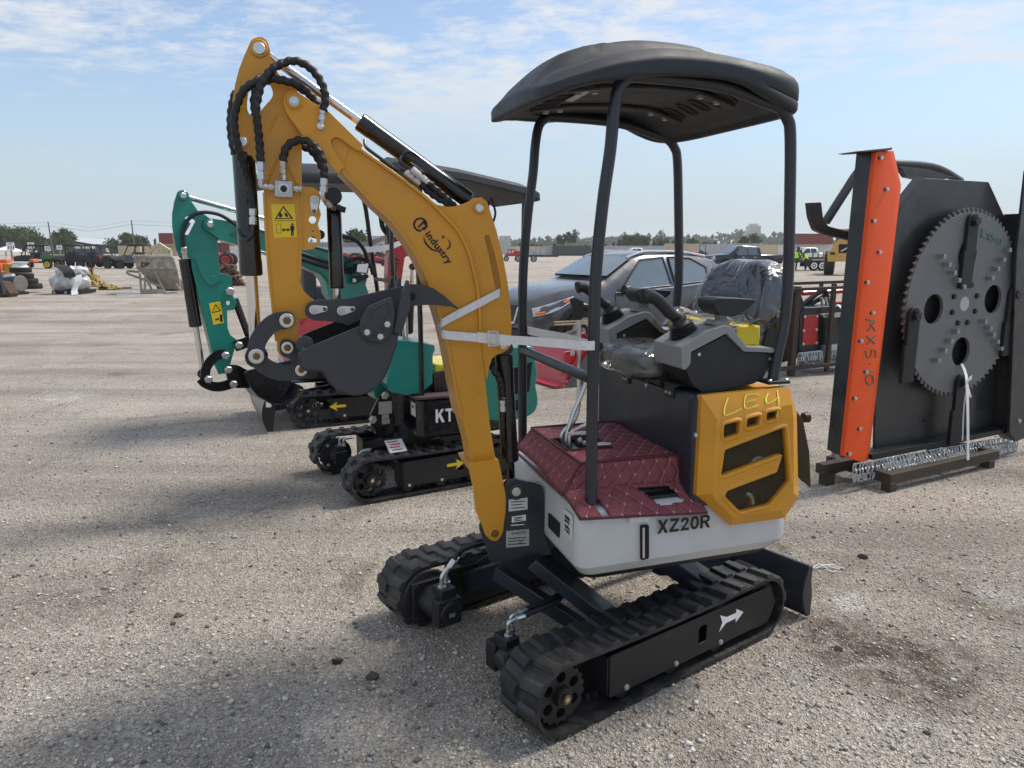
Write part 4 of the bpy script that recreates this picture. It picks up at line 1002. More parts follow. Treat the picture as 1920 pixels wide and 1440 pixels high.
# ---- hoses
dh = .345
H = lambda l, d=dh: [U.at(u, v, d+(q[0] if q else 0)) for u, v, *q in l]
hose(ROOT, H([(606, 208), (610, 182), (601, 152), (581, 127), (557, 115), (538, 116), (517, 125, -.01), (502, 139, -.015), (490, 157, -.02), (484, 180, -.02), (480, 205, -.02), (484, 244, -.01), (487, 275), (489, 308)]), .0125,
     fit=[(U.at(606, 200, dh), U.at(603, 226, dh), .011), (U.at(489, 303, dh), U.at(490, 336, dh), .0135)])
m = MB(); m.tube(crv([U.at(604, 222, dh), U.at(603, 232, dh), U.at(600, 238, dh+.005)], 4), .007, 8); m.build('hose_elbow', STEEL, ROOT)
m = MB(); m.tube(crv([U.at(490, 334, dh), U.at(490, 348, dh+.005), U.at(499, 350, dh+.012)], 4), .009, 8); m.build('hose_elbow', STEEL, ROOT)
hose(ROOT, H([(596, 197, .03), (575, 171, .02), (552, 157), (522, 149), (499, 148), (479, 154, -.01), (458, 168, -.01), (446, 192, -.01), (439, 220, -.01), (441, 250, -.01), (448, 282, .0), (457, 311, .02), (466, 340, .04), (472, 372, .04), (474, 390, .045)]), .0125,
     fit=[(U.at(474, 386, .39), U.at(474.5, 421, .39), .0125)])
m = MB(); m.tube(crv([U.at(474, 420, .39), U.at(473, 438, .39), U.at(463, 449, .40), U.at(453, 443, .41), U.at(448, 430, .42)], 5), .0075, 8); m.build('steel_pipe', BLACK, ROOT)
hose(ROOT, H([(600, 195, .06), (570, 170, .06), (535, 156, .06), (500, 152, .06), (482, 165, .05), (476, 190, .05), (478, 216, .05), (470, 235, .12)]), .012)
hose(ROOT, H([(441, 172, .11), (434, 200, .10), (431.5, 232, .10), (434, 262, .10), (440, 290, .10)]), .011)
hose(ROOT, H([(531, 303), (533, 288), (540, 273), (555, 264), (572, 264), (588, 273), (601, 291), (607, 314), (608, 338)]), .0125,
     fit=[(U.at(531, 300, dh), U.at(531.5, 324, dh+.01), .012), (U.at(608, 334, dh), U.at(606.5, 360, dh), .0125)])
hose(ROOT, H([(566, 275, .06), (582, 282, .05), (595, 297, .04), (604, 315, .03)]), .011)
m = MB(); m.tube(crv([U.at(606.5, 358, dh), U.at(605, 368, dh), U.at(609, 377, dh+.01), U.at(619, 384, dh+.03), U.at(627, 392, dh+.05)], 5), .0075, 8); m.lathe(U.at(612, 379, dh+.015), U.at(622, 388, dh+.03)-U.at(612, 379, dh+.015), [(0, .011), (.02, .011)], 6); m.build('hose_elbow', STEEL, ROOT)
# ---- rams
dc = .44
R1 = cylinder_ram(ROOT, U.at(455, 266, dc), U.at(481, 668, dc), .06, .612, .0355, .0195, 'bucket_ram')
R2 = cylinder_ram(ROOT, U.at(899, 390, dc), U.at(486, 91, dc), .055, .575, .0300, .0145, 'arm_ram')
R3 = cylinder_ram(ROOT, U.at(944, 652, dc), U.at(959, 915, dc), .04, .80, .0330, .0165, 'boom_ram', rodm=BLACK)
R4 = cylinder_ram(ROOT, U.at(625, 370, dc), U.at(634, 590, dc), .06, .77, .0245, .0125, 'thumb_ram')
disc(R4, U.at(625, 368, dc-.045), -U.N, .028, BLACKM, 'ram_eye')
m = MB(); A = U.at(613, 388, .40); m.tube([A, A+U.R*.03, A+U.R*.06-Z*.01], .010, 8); m.build('hose_port', BLACKM, R4)
# pipes and hoses along the arm ram
m = MB(); m.tube(crv([U.at(684, 262, .40), U.at(686, 275, .385), U.at(700, 287, .385), U.at(748, 322, .385)], 5), .006, 8); m.build('steel_pipe', BLACK, R2)
m = MB(); m.tube(crv([U.at(752, 294, .40), U.at(750, 302, .385), U.at(757, 309, .38), U.at(766, 316, .38)], 5), .0075, 8); m.tube(crv([U.at(752, 300, .39), U.at(757, 288, .40), U.at(770, 286, .41), U.at(800, 307, .43)], 5), .006, 8); m.build('steel_pipe', BLACK, R2)
hose(ROOT, [U.at(786, 342, .385), U.at(805, 360, .385), U.at(825, 374, .385), U.at(842, 383, .39), U.at(860, 395, .43)], .0115, fit=[(U.at(760, 322, .385), U.at(788, 344, .385), .011)])
hose(ROOT, [U.at(798, 338, .375), U.at(815, 353, .375), U.at(832, 368, .38), U.at(845, 380, .385), U.at(862, 396, .42)], .0115, fit=[(U.at(772, 316, .375), U.at(802, 342, .375), .0115)])
hose(ROOT, [U.at(921, 672, .44), U.at(924, 690, .40), U.at(934, 706, .395), U.at(941, 725, .395), U.at(942, 750, .395)], .0125, fit=[(U.at(942, 744, .395), U.at(943, 771, .395), .012)])
m = MB(); m.tube(crv([U.at(943, 770, .395), U.at(944, 800, .40), U.at(947, 830, .405), U.at(950, 845, .42)], 5), .007, 8); m.build('steel_pipe', BLACK, R3)

# ---- bucket linkage
def arc_plate(m, path, w, d0, d1):
    c = crv([V((p[0], p[1], 0)) for p in path], 6); L1 = []; L2 = []
    for i, p in enumerate(c):
        t = (c[min(i+1, len(c)-1)]-c[max(i-1, 0)]).normalized(); nrm = V((-t.y, t.x, 0)); ww = w
        L1.append(p+nrm*ww); L2.append(p-nrm*ww)
    t0 = (c[1]-c[0]).normalized(); t1 = (c[-1]-c[-2]).normalized(); a0 = atan2(t0.y, t0.x); a1 = atan2(t1.y, t1.x)
    cap1 = [c[-1]+V((cos(a1+pi/2-pi*i/8), sin(a1+pi/2-pi*i/8), 0))*w for i in range(1, 8)]
    cap0 = [c[0]+V((cos(a0-pi/2-pi*i/8), sin(a0-pi/2-pi*i/8), 0))*w for i in range(1, 8)]
    plate(m, U, [(p.x, p.y) for p in L1+cap1+list(reversed(L2))+cap0], d0, d1)
for d0, d1 in ((.523, .535), (.345, .357)):
    lk = MB(); arc_plate(lk, [(537, 600), (512, 606), (491, 627), (481, 648), (481, 668)], 16.5, d0, d1); L1_ = lk.build('guide_link', GREYBK, ROOT, bevel=.002)
for d0, d1 in ((.511, .523), (.357, .369)):
    lk = MB(); arc_plate(lk, [(481, 668), (492, 683), (510, 694), (535, 699), (566, 696)], 15.5, d0, d1); L2_ = lk.build('bucket_link', GREYBK, ROOT, bevel=.002)
for (u, v, d, r, par) in ((538, 601, .341, .024, L1_), (481, 668, .341, .025, L1_), (565, 694, .348, .020, L2_)):
    disc(par, U.at(u, v, d), -U.N, r, STEEL); bolt(par, U.at(u, v, d-.006), -U.N, r*.46, RUSTPIN, 'grease_nipple')
# ---- bucket
bk = MB(); dn, df = .24, .64
side = [(562, 665, 6), (571, 655, 6), (590, 646), (676, 611), (682, 616), (744, 628), (742, 646), (735, 666), (727, 690), (718, 708), (708, 722), (695, 733), (680, 738), (664, 740), (648, 737), (632, 729), (618, 715), (606, 697), (598, 694), (575, 694), (565, 686, 6)]
plate(bk, U, side, dn, dn+.012, 0); 
P_f = px(U, fillet(side, 0), dn); bk.prism([p+U.N*(df-dn) for p in P_f], U.N*.012)
shell = [(744, 628), (742, 646), (735, 666), (727, 690), (718, 708), (708, 722), (695, 733), (680, 738), (664, 740), (648, 737), (632, 729), (618, 715), (606, 697), (598, 694), (575, 694), (563, 684), (562, 668), (571, 655)]
sp_ = px(U, shell, dn+.012)
bk.ribbon([p+U.N*(df-dn-.012)*.5 for p in sp_], U.N*(df-dn-.012), .010)
# lip plate
lp = [U.at(744, 628, dn+.012), U.at(752, 606, dn+.012), U.at(757, 590, dn+.012)]
bk.ribbon([p+U.N*(df-dn-.012)*.5 for p in lp], U.N*(df-dn-.012), .014)
# ears
for d0 in (.372, .497):
    plate(bk, U, [(523, 650, 8), (528, 637, 8), (541, 635, 8), (552, 643), (575, 653), (590, 650), (600, 690), (580, 703), (566, 710, 8), (553, 703, 8), (548, 690), (543, 672), (528, 668, 8)], d0-.012, d0, 4)
bk.cyl(U.at(572, 646, .30), U.at(572, 646, .58), .028, n=24)
BKT = bk.build('bucket', GREYBK, ROOT, bevel=.002)
disc(BKT, U.at(539, 652, .352), -U.N, .020, STEEL); bolt(BKT, U.at(539, 652, .346), -U.N, .010, RUSTPIN, 'grease_nipple')
# side cutters
for dd, nm in ((dn-.016, 1), (df+.012, 0)):
    sc = MB(); plate(sc, U, [(674, 618, 6), (676, 600), (690, 575), (734, 556), (741, 588), (736, 622), (722, 641, 8), (708, 645, 8), (682, 634, 8)], dd, dd+.016, 3)
    so = sc.build('side_cutter', BLACKM if not nm else GREYBK, BKT, bevel=.003)
    if nm:
        rim = MB(); rim.tube(crv([U.at(*p, dd) for p in ((693, 602), (695, 588), (700, 580), (727, 566), (731, 570), (730, 592))], 3), .004, 6); rim.build('cutter_rib', GREYBK, so)
        for u, v in ((688, 623), (713, 631), (726, 608)):
            disc(so, U.at(u, v, dd), -U.N, .019, GREYBK, 'bolt_pad'); bolt(so, U.at(u, v, dd-.003), -U.N, .0105)
# teeth
for k, dt in enumerate((.26, .44, .62)):
    t = MB(); w = .026
    base_ = [(745, 592), (766, 592)]; 
    r0 = [U.at(740, 618, .26)+U.N*(dt-.26), U.at(752, 622, .26)+U.N*(dt-.26)]
    q = lambda u, v: U.at(u, v, .26)+U.N*(dt-.26)
    t.loft([[q(736, 622)-U.N*w, q(750, 626)-U.N*w, q(750, 626)+U.N*w, q(736, 622)+U.N*w],
            [q(746, 572)-U.N*w, q(767, 577)-U.N*w, q(767, 577)+U.N*w, q(746, 572)+U.N*w],
            [q(748, 566)-U.N*w*.9, q(768, 562)-U.N*w*.9, q(768, 562)+U.N*w*.9, q(748, 566)+U.N*w*.9],
            [q(762, 525)-U.N*w*.6, q(766, 526)-U.N*w*.6, q(766, 526)+U.N*w*.6, q(762, 525)+U.N*w*.6]])
    t.build('bucket_tooth', GREYBK, BKT, bevel=.0025)
# ---- thumb
th_ = MB()
tpts = [(571, 583, 10), (576, 568, 8), (590, 563), (650, 560), (700, 549), (735, 541), (770, 533), (790, 533), (812, 540), (835, 556), (850, 570), (860, 577), (858, 580), (846, 575), (820, 572), (795, 572), (770, 574), (735, 580), (700, 590), (652, 611), (640, 606), (615, 602), (590, 601), (574, 594, 8)]
for d0, d1 in ((.330, .345), (.535, .550)): plate(th_, U, tpts, d0, d1, 1)
for u, v in ((640, 585), (770, 555), (590, 582)): th_.cyl(U.at(u, v, .345), U.at(u, v, .535), .018, n=18)
THB = th_.build('thumb', GREYBK, ROOT, bevel=.002)
latch(THB, (589, 581), (609, 579.5), .326); latch(THB, (641, 583), (661, 580), .326)
dh_ = MB(); plate(dh_, U, circ(772, 556, 7.5), .3285, .330); dh_.build('thumb_hole', DARK, THB)

# ---- canopy
hp_ = [(1108, 942), (1109, 860), (1113, 640), (1117, 517), (1130, 383), (1144, 283), (1151, 210), (1160, 165), (1175, 147), (1200, 143)]
near = [U.at(u, v, .045) for u, v in hp_]
s_a = U.sdz(near[-1]); 
rear = [U.P(1.38, .045, 2.125)]+[U.at(u, v, .045) for u, v in ((1432, 190), (1460, 201), (1476, 222), (1482, 255), (1481, 383), (1478, 517), (1471, 600), (1459, 660), (1449, 712))]
hoop = MB(); hoop.tube(crv(near+rear, 6), .0198, 14); h1 = hoop.build('canopy_frame', NAVY, ROOT)
h2 = copy_tree(h1, ROOT, U.N*.765)
for dd in (.045, .81):
    fb_ = MB(); c = U.at(1449, 712, .045)+U.N*(dd-.045); fb_.box(c+V((0, 0, -.004)), U.R*.045, U.N*.040, V((0, 0, .006))); fo = fb_.build('post_foot', BLACKM, ROOT, bevel=.002)
    for a, b in ((-1, -1), (1, -1), (1, 1), (-1, 1)): bolt(fo, c+U.R*.034*a+U.N*.03*b+V((0, 0, .002)), (0, 0, 1), .007)
cbm = MB(); pN = U.at(1112, 712, .045); pF = U.at(984, 676, .045)
pF = near[1]*0+U.P(U.sdz(U.at(1112, 712, .045))[0], .81, U.sdz(pN)[2])
cbm.tube([pN, pF], .019, 14); cbm.build('cross_bar', NAVY, ROOT)

def canopy():
    NS, ND = 44, 36
    TB = [(-1, 2.049), (-.83, 2.081), (-.68, 2.100), (-.30, 2.129), (.10, 2.138), (.39, 2.128), (.66, 2.083), (.84, 2.061), (1, 2.058)]
    TT = [(-1, 2.098), (-.82, 2.133), (-.60, 2.173), (-.37, 2.200), (-.14, 2.214), (.22, 2.212), (.66, 2.190), (.88, 2.176), (1, 2.160)]
    def lut(T_, x):
        x = max(-1, min(1, x)); n = len(T_)
        for i in range(n-1):
            if T_[i][0] <= x <= T_[i+1][0]:
                p0 = T_[max(i-1, 0)][1]; p1 = T_[i][1]; p2 = T_[i+1][1]; p3 = T_[min(i+2, n-1)][1]; t = (x-T_[i][0])/(T_[i+1][0]-T_[i][0])
                return .5*((2*p1)+(p2-p0)*t+(2*p0-5*p1+4*p2-p3)*t*t+(3*p1-p0-3*p2+p3)*t**3)
        return T_[-1][1]
    def shape(a, b, p=6.0):
        r = (abs(a)**p+abs(b)**p)**(1/p); m_ = max(abs(a), abs(b)); k = m_/r if r > 1e-9 else 1
        return a*k, b*k
    def SD(x, y, k=1.0):
        d = .43+.445*y*k; f = (y+1)/2; s0 = .775+.045*f; s1 = 1.725-.05*f; m_ = (s0+s1)/2; h = (s1-s0)/2
        return m_+h*x*k, d
    def lift(x, y): return .055*max(0, (y+1)/2)*max(0, min(1, (-x-.35)/.65))
    def ztop(x, y):
        z = lut(TT, x)+.034*(1-y*y)+lift(x, y)
        if abs(y) < .60 and x < .72:
            z += .048*min(1, (.60-abs(y))/.07)*min(1, max(0, (x+.96)/.2))*min(1, max(0, (.72-x)/.35))
        return z
    m = MB(); G = []
    for j in range(ND+1):
        for i in range(NS+1):
            a = -1+2*i/NS; b = -1+2*j/ND; x, y = shape(a, b); edge = max(abs(a), abs(b)); s_, d_ = SD(x, y)
            G.append(U.P(s_, d_, ztop(x, y)-(.022*max(0, (edge-.90)/.10)**2)))
    fs = [(j*(NS+1)+i, j*(NS+1)+i+1, (j+1)*(NS+1)+i+1, (j+1)*(NS+1)+i) for j in range(ND) for i in range(NS)]
    m.add(G, fs)
    bl = [(i, 0) for i in range(NS)]+[(NS, j) for j in range(ND)]+[(i, ND) for i in range(NS, 0, -1)]+[(0, j) for j in range(ND, 0, -1)]
    rings = []
    for f, k in ((1.0, 1.0), (.86, 1.018), (.70, 1.024), (.40, 1.024), (.34, 1.012), (.28, 1.024), (.08, 1.022), (0, 1.010), (0, .965), (.16, .945)):
        ring = []
        for i, j in bl:
            a = -1+2*i/NS; b = -1+2*j/ND; x, y = shape(a, b); s_, d_ = SD(x, y, k); zt_ = ztop(x, y)-.022; zb_ = lut(TB, x)-.004+lift(x, y)
            kk = k
            if .28 <= f <= .40 and x < .55: s_, d_ = SD(x, y, 1.022)
            ring.append(U.P(s_, d_, zb_+(zt_-zb_)*f))
        rings.append(ring)
    m.loft(rings, True, False)
    def zund(x, y): return lut(TB, x*.8)+.012-.0*abs(y)
    U2 = []
    for j in range(ND+1):
        for i in range(NS+1):
            a = -1+2*i/NS; b = -1+2*j/ND; x, y = shape(a, b); s_, d_ = SD(x, y, .945); e = max(abs(a), abs(b))
            zb_ = lut(TB, x)-.004+lift(x, y); zt_ = ztop(x, y)-.022
            z1 = zb_+(zt_-zb_)*.16; z2 = min(zund(x, y)+.006, zt_-.02); w_ = min(1, (1-e)/.18); w_ = w_*w_*(3-2*w_)
            U2.append(U.P(s_, d_, z1*(1-w_)+z2*w_))
    m.add(U2, fs)
    o0 = ORG[ROOT.name]; me = bpy.data.meshes.new('canopy_roof'); me.from_pydata([tuple(p-o0) for p in m.v], [], m.f)
    bm = bmesh.new(); bm.from_mesh(me); bmesh.ops.remove_doubles(bm, verts=bm.verts[:], dist=.0006); bmesh.ops.recalc_face_normals(bm, faces=bm.faces[:]); bm.to_mesh(me); bm.free()
    me.polygons.foreach_set('use_smooth', [True]*len(me.polygons)); me.set_sharp_from_angle(angle=radians(55)); me.materials.append(CANOPYM)
    o = link('canopy_roof', me, ROOT, o0)
    def und(x, y, dz): s_, d_ = SD(x, y, .945); return U.P(s_, d_, min(zund(x, y)+.006, ztop(x, y)-.042)+dz)
    for x in (-.64, .62):
        for i in range(7):
            y = -.72+.20*i
            rp = [(x+.115*cos(t)+.03*sin(t), y+.055*sin(t)) for t in [2*pi*k/16 for k in range(16)]]
            inn = [(x+(p-x)*.86, y+(q-y)*.70) for p, q in rp]
            e = MB(); e.prism([und(p, q, -.006) for p, q in rp], V((0, 0, .006)), [[und(p, q, -.006) for p, q in inn]]); lr = e.build('louvre_rim', CANOPYM, o)
            e = MB(); e.add([und(p, q, -.0018) for p, q in inn], [tuple(range(16))]); e.build('louvre_shade', DARK, o)  # dark oval sheet, the shade of the louvre recess put in as colour
    for y in (-.42, .42):
        e = MB(); e.ribbon([und(x, y, -.006) for x in (-.75, -.4, 0, .4, .75)], U.N*.05, .012); e.build('stiffening_rib', CANOPYM, o, bevel=.003)
        for x in (-.62, -.48, .45, .60): bolt(o, und(x, y, -.014), (0, 0, -1), .012, GALV)
    e = MB(); e.ribbon([und(-.55, y, -.012) for y in (-.42, -.2, 0)], U.R*.03, .004); e.build('mounting_strip', GALV, o)
canopy()

# ---- consoles with joysticks
def console():
    d0, d1 = .055, .235
    m = MB(); dark = [(1284, 690), (1295, 662), (1363, 627), (1397, 660), (1453, 663), (1446, 678), (1430, 711), (1411, 720), (1352, 734), (1318, 736), (1300, 724)]
    plate(m, U, dark, d0, d1, 2)
    con = m.build('control_console', CONSB, ROOT, bevel=.008, seg=3)
    gm = MB(); gp = [(1277, 652, 3), (1325, 621), (1360, 610, 5), (1371, 612, 5), (1400, 650), (1456, 654, 2), (1453, 661.5), (1396, 659.5), (1362, 625.5), (1296, 660), (1295, 684, 6), (1284, 694, 6), (1279, 692, 3)]
    plate(gm, U, gp, d0-.012, d1+.008, 1); g_ = gm.build('console_cover', CONSG, con, bevel=.006, seg=3)
    for u, v in ((1311, 664.5), (1444, 673)): disc(con, U.at(u, v, d0-.002), -U.N, .006, STEEL, 'screw')
    # boot and grip
    dj = .145
    b0 = U.at(1283, 635, dj)+Z*.012; b1 = U.at(1271, 592, dj); ax = b1-b0; L_ = ax.length
    prof = []
    for i in range(6):
        t = i/6*.78; r = .054-.017*i/5
        prof += [(L_*t, r), (L_*(t+.05), r+.004), (L_*(t+.075), r-.004)]
    prof += [(L_*.80, .027), (L_*.93, .025), (L_*.95, .029), (L_*1.0, .028)]
    bm2 = MB(); bm2.lathe(b0-ax*.12, ax, [(0, .056)]+prof, 26); bo = bm2.build('joystick_boot', RUBBERB, con, ang=50)
    gr = MB(); pth = crv([b0+ax*.9, U.at(1257, 588, dj), U.at(1240, 569, dj), U.at(1224, 557, dj), U.at(1211, 554, dj), U.at(1202, 556, dj)], 6)
    rr = [.0185+.004*sin(i/len(pth)*pi)+(.006 if i > len(pth)*.72 else 0)*min(1, (i-len(pth)*.72)/5) for i in range(len(pth))]
    rr[-1] *= .7
    gr.tube(pth, rr, 16); go = gr.build('joystick_grip', CONSB, con)
    for f in (.25, .42, .58): 
        q = pth[int(f*len(pth))]; disc(go, q-U.N*.019, -U.N, .0035, STEEL, 'screw')
    # armrest on its stalk
    ap_ = MB(); plate(ap_, U, [(1338, 564, 5), (1348, 558, 4), (1378, 559), (1415, 561, 4), (1417, 567, 3), (1404, 580, 8), (1380, 592, 6), (1350, 592, 6), (1340, 578, 5)], .065, .175, 2); ar_ = ap_.build('armrest', CONSB, con, bevel=.007, seg=3)
    sk_ = MB(); plate(sk_, U, [(1349, 588), (1363, 588), (1364, 605), (1350, 605)], .10, .135, 1); plate(sk_, U, [(1337, 609), (1347, 601), (1366, 604), (1372, 613)], .08, .15, 1); sk_.build('armrest_stalk', CONSG, con, bevel=.003)
    # switch panel
    w = MB(); w.box(U.at(1333, 612, .145)+V((0, 0, .003)), U.R*.045+V((0, 0, .011)), U.N*.05, V((0, 0, .006))); w.build('switch_panel', BLACKM, con, bevel=.003)
    return con
RUBBERB = mat('boot_rubber', (.016, .016, .017), .55, var=.1, bump=.1)
CON = console()
copy_tree(CON, ROOT, U.N*.60)
es = MB(); p = U.at(1412, 637, .15); es.cyl(p-V((0, 0, .035)), p, .010, n=14); es.lathe(p, (0, 0, 1), [(0, .012), (.006, .024), (.013, .026), (.018, .018)], 18); es.build('stop_knob', mat('red_plastic', (.55, .02, .015), .4), ROOT)
es = MB(); p = U.at(1412, 652, .15); es.box(p, U.R*.05, U.N*.05, V((0, 0, .004))); es.build('knob_plate', BLACKM, ROOT, bevel=.002)

# ---- seat, wrapped in film
def film_material():
    m, nt, b = nodes('clear_film'); N = nt.nodes; L = nt.links
    out = N['Material Output']; tr = N.new('ShaderNodeBsdfTransparent'); gl = N.new('ShaderNodeBsdfGlossy'); gl.inputs['Roughness'].default_value = .22
    mx = N.new('ShaderNodeMixShader'); tc = N.new('ShaderNodeTexCoord'); n = N.new('ShaderNodeTexNoise'); n.inputs['Scale'].default_value = 9; n.inputs['Detail'].default_value = 3; n.inputs['Distortion'].default_value = 2.5; L.new(tc.outputs['Object'], n.inputs['Vector'])
    bp = N.new('ShaderNodeBump'); bp.inputs['Strength'].default_value = .55; bp.inputs['Distance'].default_value = .03; L.new(n.outputs[0], bp.inputs['Height']); L.new(bp.outputs[0], gl.inputs['Normal'])
    fr = N.new('ShaderNodeFresnel'); fr.inputs[0].default_value = 1.35; L.new(bp.outputs[0], fr.inputs['Normal'])
    ad = N.new('ShaderNodeMath'); ad.operation = 'MULTIPLY_ADD'; ad.inputs[1].default_value = 1.3; ad.inputs[2].default_value = .09; L.new(fr.outputs[0], ad.inputs[0])
    L.new(ad.outputs[0], mx.inputs[0]); L.new(tr.outputs[0], mx.inputs[1]); L.new(gl.outputs[0], mx.inputs[2]); L.new(mx.outputs[0], out.inputs[0])
    return m
FILM = film_material()
SEATM = mat('seat_vinyl', (.050, .053, .060), .5, var=.15, bump=.2, bscale=60)
def cushion(m, P, su, sv, th, n=14, e=4.6, bulge=.02):
    """padded slab: P(u,v,w) maps -1..1 coordinates to world"""
    rings = []
    for k in range(9):
        t = -1+2*k/8; sc = (1-abs(t)**4*.18)
        rings.append([P(sc*(abs(cos(a))**(2/e))*(1 if cos(a) > 0 else -1), sc*(abs(sin(a))**(2/e))*(1 if sin(a) > 0 else -1), t) for a in [2*pi*i/36 for i in range(36)]])
    m.loft(rings)
seat = bpy.data.objects.new('seat', None); COL.objects.link(seat); seat.parent = ROOT; ORG[seat.name] = ORG[ROOT.name]
lean = .10
def backP(u, v, w, g=1.0):
    return U.P(1.715+.05*w*g+lean*(v+1)*.5-.02*(u*u)+.02*v*v*0, .44+.235*u*g*(1-.10*max(0, v)**2), 1.338+.212*v*g)
m = MB(); cushion(m, lambda u, v, w: backP(u, v, w), 0, 0, 0); m.build('backrest', SEATM, seat)
m = MB(); cushion(m, lambda u, v, w: backP(u*.62, v*.42+.0, w*.5-1.0), 0, 0, 0); m.build('backrest_pad', SEATM, seat)
m = MB(); cushion(m, lambda u, v, w: U.P(1.47+.21*v, .44+.19*u, 1.165+.045*w-.02*v*v), 0, 0, 0); m.build('seat_cushion', SEATM, seat)
def wrinkle(P, amp, f=13):
    return P+V((mnoise.noise(P*f), mnoise.noise(P*f+V((9, 3, 1))), mnoise.noise(P*f+V((4, 7, 2)))))*amp
def film_bag(Pf, nm):
    m = MB(); rings = []
    for k in range(25):
        t = -1+2*k/24; sc = (1-abs(t)**5*.22)
        rings.append([wrinkle(Pf(sc*(abs(cos(a))**.45)*(1 if cos(a) > 0 else -1), sc*(abs(sin(a))**.45)*(1 if sin(a) > 0 else -1), t), .010, 9) for a in [2*pi*i/90 for i in range(90)]])
    m.loft(rings); o = m.build(nm, FILM, seat, ang=180); return o
film_bag(lambda u, v, w: backP(u*1.04, v*1.035, w*1.30), 'film_wrap')
film_bag(lambda u, v, w: U.P(1.45+.235*v, .44+.21*u, 1.17+.062*w), 'film_wrap')
yc = MB(); yc.box(U.P(1.60, .36, 1.290), U.R*.05, U.N*.25, V((0, 0, .036))); yc.build('foam_wedge', mat('yellow_foam', (.72, .55, .03), .6), seat, bevel=.006)
sh = MB(); nU, nV = 50, 24; vs = []
for j in range(nV+1):
    for i in range(nU+1):
        u, v = i/nU, j/nV; p = U.P(1.50+.20*v, .08+.56*u, 1.345-.05*max(0, v-.8)*5*(.5+.5*mnoise.noise(V((u*6, 0, 0))))-.06*max(0, .25-v)*3)
        vs.append(wrinkle(p, .022, 16))
sh.add(vs, [(j*(nU+1)+i, j*(nU+1)+i+1, (j+1)*(nU+1)+i+1, (j+1)*(nU+1)+i) for j in range(nV) for i in range(nU)]); sh.build('film_sheet', FILM, seat, ang=180)
sr = MB(); sr.prism([U.P(1.70, .19, 1.15), U.P(1.80, .19, 1.15), U.P(1.82, .19, 1.32), U.P(1.78, .19, 1.35), U.P(1.74, .19, 1.31)], U.N*.02); so_ = sr.build('recliner_bracket', BLACKM, seat, bevel=.003)
bolt(so_, U.P(1.785, .188, 1.31), -U.N, .013, RUSTPIN)
sr = MB(); sr.box(U.P(1.52, .44, 1.112), U.R*.20, U.N*.20, V((0, 0, .012))); sr.build('seat_rail', BLACKM, seat)

# ---- tie-down strap round the boom and the front posts
SR = thing('tie_strap', 'white webbing tie-down strap wrapped round the yellow boom and the black canopy posts', 'strap', U.P(.75, .3, 1.2))
w = Z*.034
m = MB(); m.ribbon(crv([U.at(937, 551, .385), U.at(932, 551, .372), U.at(890, 573, .360), U.at(845, 596, .360), U.at(828, 606, .362), U.at(824, 606, .40), U.at(818, 601, .51)], 5), Z*.031+U.R*.004, .0025); m.build('webbing', STRAP, SR)
pN2 = U.at(1110, 648, .022)
m = MB(); m.ribbon(crv([U.at(817, 603, .52), U.at(826, 618, .40), U.at(833, 627, .358), U.at(870, 631, .350), U.at(905, 634, .335), U.at(935, 636, .31), U.at(1000, 640, .20), U.at(1060, 645, .10), U.at(1094, 648, .032), pN2, U.at(1121, 647, .04)], 5), Z*.030, .0025); m.build('webbing', STRAP, SR)
m = MB(); m.ribbon(crv([U.at(1120, 642, .065), U.at(1100, 645, .07), U.at(1060, 634, .30), U.at(1020, 626, .55), U.at(988, 619, .80), U.at(975, 617, .835)], 5), Z*.033, .0025); m.build('webbing', STRAP, SR)
m = MB(); m.ribbon(crv([U.at(895, 632, .338), U.at(910, 634, .325), U.at(935, 636, .305), U.at(957, 639, .275)], 4), Z*.036, .004); m.build('webbing_fold', STRAP, SR)
bk_ = MB(); c = U.at(924, 635, .300)
for a, b in (((-.017, .026), (.017, .024)), ((.017, .024), (.019, -.024)), ((.019, -.024), (-.015, -.026)), ((-.015, -.026), (-.017, .026))): bk_.cyl(c+U.R*a[0]+Z*a[1], c+U.R*b[0]+Z*b[1], .0038, n=8)
bk_.build('wire_buckle', STEEL, SR)
